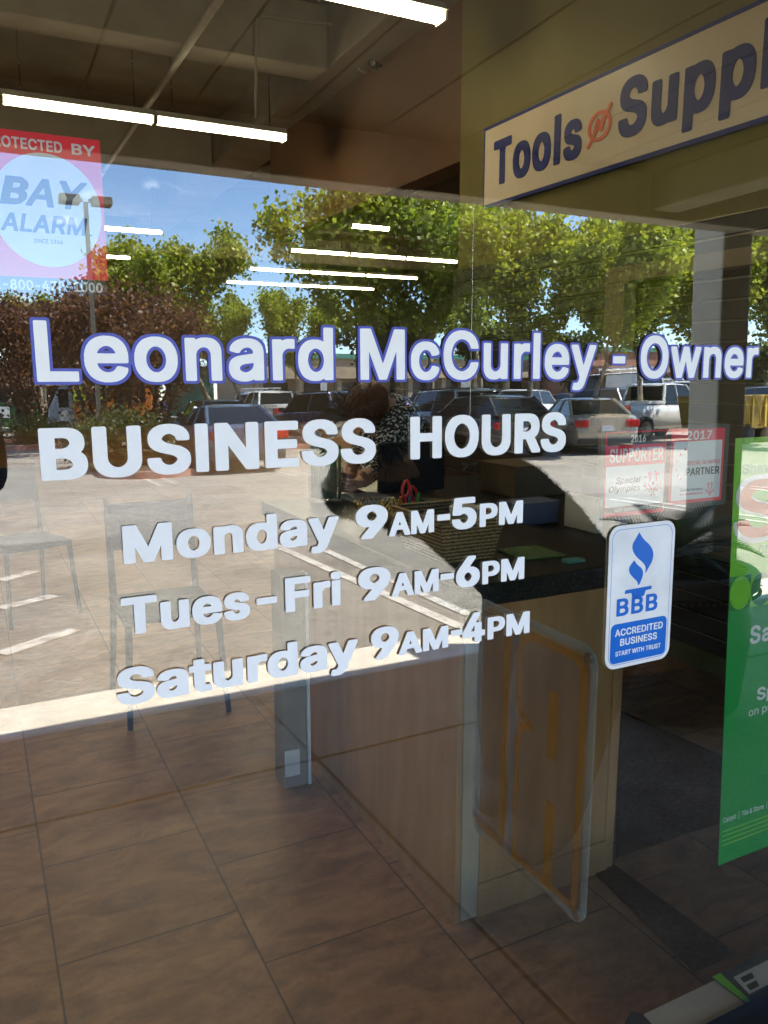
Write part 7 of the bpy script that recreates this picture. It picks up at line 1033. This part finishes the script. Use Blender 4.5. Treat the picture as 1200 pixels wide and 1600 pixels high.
# planted islands with red kerbs and shrubs
def island(px, dist, L_, W_, rz, nm):
    p = at(px, dist); mb = MB(); o_, i_ = rrect(-L_/2, L_/2, -W_/2, W_/2, W_*.49, 8), rrect(-L_/2+.15, L_/2-.15, -W_/2+.15, W_/2-.15, W_*.49-.15, 8); c, s = cos(rz), sin(rz)
    f = lambda a, b, d: (p.x+a*c-b*s, p.y+a*s+b*c, d)
    n = len(o_); v = [f(a, b, z) for z in (-.3, 0.0) for a, b in o_]+[f(a, b, z) for z in (0.0, -.3) for a, b in i_]
    mb.add(v, [(r_*n+i, r_*n+(i+1) % n, (r_+1)*n+(i+1) % n, (r_+1)*n+i) for r_ in range(3) for i in range(n)]); struct(mb.build('island_kerb', M['curb_red']))
    mb = MB(); mb.prism(i_, -.3, -.03, f); struct(mb.build('island_soil', M['mulch'])); return p
island(215, 20.5, 9, 2.4, radians(95), 'near'); island(35, 33, 9, 2.6, radians(95), 'far'); island(330, 33.5, 26, 1.8, radians(2), 'mid'); island(850, 29.5, 30, 1.6, radians(0), 'row')
for k, (px, dist, h) in enumerate(((150, 19.3, 1.0), (172, 18.2, 1.15), (196, 18.8, 1.1), (222, 18.6, 1.0), (232, 20.5, .9), (160, 21.5, 1.0), (30, 31, .9), (48, 30, .8), (60, 33, .9))):
    tree('shrub', px, dist, h, ['small round shrub on the near planted island under the word BUSINESS', 'small round shrub on the far island at the left edge'][k > 5], k*1.3, 'shrub', 'shrub', ['shrubs on the near planted island', 'shrubs on the far planted island'][k > 5])
# lamp post
p = at(154, 21); hz = Ht(344, 21); t = thing('lamp_post', 'tall bronze car park lamp post with a boxy head', 'street lamp', tuple(p))
MB().box(p.x-.05, p.x+.05, p.y-.05, p.y+.05, .35, hz).build('pole', M['bronze'], t); MB().tube([(p.x, p.y, LOT), (p.x, p.y, .36)], .22, 16).build('base', M['curb_concrete'], t)
for s in (1, -1): MB().box(min(p.x+s*.14, p.x+s*.62), max(p.x+s*.14, p.x+s*.62), p.y-.2, p.y+.2, hz-.06, hz+.14).build('lamp_head', M['bronze'], t, bevel=.02); MB().box(min(p.x+s*.07, p.x+s*.14), max(p.x+s*.07, p.x+s*.14), p.y-.04, p.y+.04, hz, hz+.08).build('arm', M['bronze'], t)
# sign pole etc.
for px, dist, lab in ((727, 30, 'thin grey sign pole reflected beside the letter U'), (505, 45, 'thin grey sign pole behind the plum car')):
    p = at(px, dist); t = thing('sign_pole', lab, 'sign', tuple(p), 'sign poles in the lot'); MB().tube([p, p+Vector((0, 0, 2.4))], .035, 8).build('pole', M['silver'], t); MB().box(p.x-.2, p.x+.2, p.y+.04, p.y+.06, p.z+1.85, p.z+2.4).build('panel', M['silver'], t)
# far buildings
def building(label, px0, px1, Y_, h, wallm, trimm, nb, name='shop_building'):
    a, b = rY(px0, 621, Y_), rY(px1, 621, Y_); x0, x1 = a.x, b.x; t = thing(name, label, 'building', ((x0+x1)/2, Y_, LOT)); z0 = LOT; top = z0+h
    MB().box(x0, x1, Y_-12, Y_, z0-.4, top).build('wall', M[wallm], t); MB().box(x0-.2, x1+.2, Y_-12.2, Y_+.25, top, top+.45).build('roof_trim', M[trimm], t)
    n = nb; w_ = (x1-x0)/n
    for i in range(n):
        MB().box(x0+w_*i+w_*.12, x0+w_*(i+1)-w_*.12, Y_-.05, Y_+.06, z0+.05, z0+h*.56).build('shop_front', M['shop_dark'], t)
        MB().box(x0+w_*i-.25, x0+w_*i+.25, Y_+1.8, Y_+2.3, z0, z0+h*.62).build('column', M['shop_tan'], t)
    MB().box(x0-.2, x1+.2, Y_+.07, Y_+2.6, z0+h*.62, z0+h*.74).build('arcade_roof', M[wallm], t); MB().box(x0-.2, x1+.2, Y_+2.61, Y_+2.75, z0+h*.62, z0+h*.66).build('arcade_trim', M['shop_tan'], t)
    return t
building('long pink brick building with a green roof edge under the word Owner', 925, 1330, -62, 5.6, 'brick_pink', 'roof_green', 9)
building('tan shopping arcade with dark shop fronts behind the plane trees', 395, 905, -72, 5.2, 'shop_tan', 'roof_green', 10)
building('low brown building far off at the left edge of the pane', -90, 250, -85, 5.0, 'brick_dark', 'shop_tan', 7)
def fence(px0, px1, dist, h, label):
    a, b = at(px0, dist), at(px1, dist); t = thing('hoarding', label, 'fence', tuple(a)); n = 8; d = (b-a)/n
    mb = MB()
    for i in range(n):
        u, v = a+d*i*1.0, a+d*(i+.985); mb.prism([(u.x, u.y), (v.x, v.y), (v.x, v.y-.06), (u.x, u.y-.06)], LOT+.25, LOT+h, lambda p, q, z: (p, q, z))
    mb.build('panels', M['teal_fence'], t)
    for i in range(n+1): u = a+d*i; MB().tube([(u.x, u.y-.1, LOT), (u.x, u.y-.1, LOT+h+.05)], .05, 6).build('post', M['teal_fence'], t)
    MB().prism([(a.x, a.y+.05), (b.x, b.y+.05), (b.x, b.y-.3), (a.x, a.y-.3)], LOT, LOT+.24, lambda p, q, z: (p, q, z)).build('plinth', M['truck_orange'], t)
fence(262, 335, 46, 3.4, 'teal hoarding with an orange base behind the parked cars')
# food truck, dumpster, folding table, walker
p = at(165, 36); t = thing('food_truck', 'orange and lime food truck parked behind the plum stems', 'truck', tuple(p), rz=radians(6))
mb = MB().box(-1.3, 1.9, -1.0, 1.0, .5, 2.9); mb.build('body', M['truck_orange'], t, bevel=.08); MB().box(-1.29, .2, 1.001, 1.02, 1.6, 2.85).build('lime_panel', M['truck_lime'], t); MB().box(.35, 1.6, 1.001, 1.03, 1.5, 2.4).build('hatch', M['shop_dark'], t)
MB().loft([rg(-2.4, -1.31, -.9, .9, .5), rg(-2.3, -1.31, -.9, .9, 1.3), rg(-1.8, -1.31, -.85, .85, 2.3)]).build('cab', M['silver'], t, bevel=.05); MB().box(-1.9, -1.5, .87, .93, 1.35, 2.1).build('cab_window', M['car_glass'], t)
for x in (-1.8, 1.2):
    for y in (-.95, .85): MB().tube([(x, y, .4), (x, y+.15, .4)], .4, 20).build('wheel', M['rubber'], t)
p = at(8, 52); t = thing('dumpster', 'green rubbish container at the left edge of the lot', 'dumpster', tuple(p), rz=.1); MB().loft([rg(-1.6, 1.6, -.8, .8, .15), rg(-1.7, 1.7, -1, 1, 1.5)]).build('bin', M['dumpster'], t); MB().box(-1.72, 1.72, -1.02, 1.02, 1.502, 1.6).build('lid', M['dumpster'], t); MB().box(-1.2, 0.2, .98, 1.03, .7, 1.35).build('label_panel', M['plate'], t)
p = at(245, 40); t = thing('folding_table', 'white folding table standing beside the walking person', 'table', tuple(p), local=True); MB().box(-.9, .9, -.38, .38, .72, .76).build('top', M['plate'], t)
for x in (-.8, .8):
    for y in (-.3, .3): MB().tube([(x, y, .72), (x*.9, y, 0)], .02, 6).build('leg', M['silver'], t)
p = at(258, 42); bx_, by_ = p.x, p.y; z = LOT
J = {'hip': (bx_, by_, z+.95, .14, .1), 'belly': (bx_, by_, z+1.08, .14, .1), 'chest': (bx_, by_, z+1.3, .16, .11), 'neck': (bx_, by_, z+1.48, .055), 'skull': (bx_, by_+.01, z+1.58, .08, .09), 'crown': (bx_, by_, z+1.68, .07), 'nose': (bx_-.1, by_+.04, z+1.58, .02)}
for s, q in (('L', 1), ('R', -1)): J.update({'sh'+s: (bx_+.17*q, by_, z+1.4, .065), 'el'+s: (bx_+.2*q, by_+.03, z+1.13, .045), 'wr'+s: (bx_+.16*q-.1, by_+.14, z+1.0, .03), 'hj'+s: (bx_+.09*q, by_, z+.88, .1), 'kn'+s: (bx_+.1*q, by_+.05*q, z+.5, .065), 'an'+s: (bx_+.1*q, by_+.1*q, z+.08, .045), 'toe'+s: (bx_+.1*q-.1, by_+.1*q+.1, z+.035, .035)})
def hx(J, E_): hand(J, E_, 'L', 'wrL', (-.4, .4, -.7), (-1, 0, 0)); hand(J, E_, 'R', 'wrR', (-.4, .4, -.7), (1, 0, 0))
def hr(t): mb = MB(); ellip(mb, (bx_, by_-.015, z+1.63), .085, .09, .085); mb.build('hair', M['hair_black'], t, smooth=True)
person('small person in blue shirt walking across the far lot', (bx_, by_, z), J, [M['skin'], M['cloth_navy'], M['cloth_black'], M['shoe']], segd, hr, hx)
# sago palm in a big pot on the walkway
PX_, PY_ = 2.80, -1.6; t = thing('round_planter', 'large dark round planter with a studded rim on the walkway', 'planter', (PX_, PY_, 0))
MB().lathe([(.25, .004), (.30, .06), (.335, .35), (.335, .60), (.31, .60), (.30, .52)], (PX_, PY_, 0), 48).build('pot', M['planter'], t, smooth=True)
MB().lathe([(.337, .59), (.36, .60), (.365, .66), (.35, .675), (.31, .675), (.309, .59)], (PX_, PY_, 0), 48).build('rim', M['planter_rim'], t)
mb = MB()
for k in range(72): a = 2*pi*k/72; ellip(mb, (PX_+.362*cos(a), PY_+.362*sin(a), .585), .009, .009, .009, 8, 5)
mb.build('studs', M['bronze'], t)
MB().lathe([(.3, .62), (.02, .64)], (PX_, PY_, 0), 32).build('soil', M['soil'], t)
t = thing('sago_palm', 'spiky sago palm growing in the round walkway planter', 'palm', (PX_, PY_, .62))
tb = MB(); tb.lathe([(.06, 0), (.075, .05), (.06, .11), (.02, .13)], (PX_, PY_, .62), 14); tb.build('trunk', M['bark_dark'], t)
mb = MB(); rnd = random.Random(4)
for k in range(30):
    a = 2.399*k; el = radians(60-2.0*k); ln = .32+.08*rnd.random(); p = Vector((PX_, PY_, .73)); d = Vector((cos(a)*cos(el), sin(a)*cos(el), sin(el))); pts = [p.copy()]; n = 22
    for i in range(n): d = (d+Vector((0, 0, -.045))).normalized(); p = p+d*ln/n; pts.append(p.copy())
    mb.tube(pts, [.004*(1-.7*i/n) for i in range(n+1)], 4)
    for i in range(3, n+1):
        tt = (pts[i]-pts[i-1]).normalized(); sd = tt.cross(Vector((0, 0, 1))).normalized(); l = .12*sin(pi*min(.97, .12+.8*i/n))
        for s in (1, -1):
            q = pts[i]+(sd*s*.8+tt*.55+Vector((0, 0, .25))).normalized()*l; w_ = tt*.0075; mb.add([pts[i]-w_, pts[i]+w_, q], [(0, 1, 2)])
mb.build('crown', M['leaf_sago'], t, fix=False)
for o in list(bpy.data.objects):
    if '_o' in o: del o['_o']
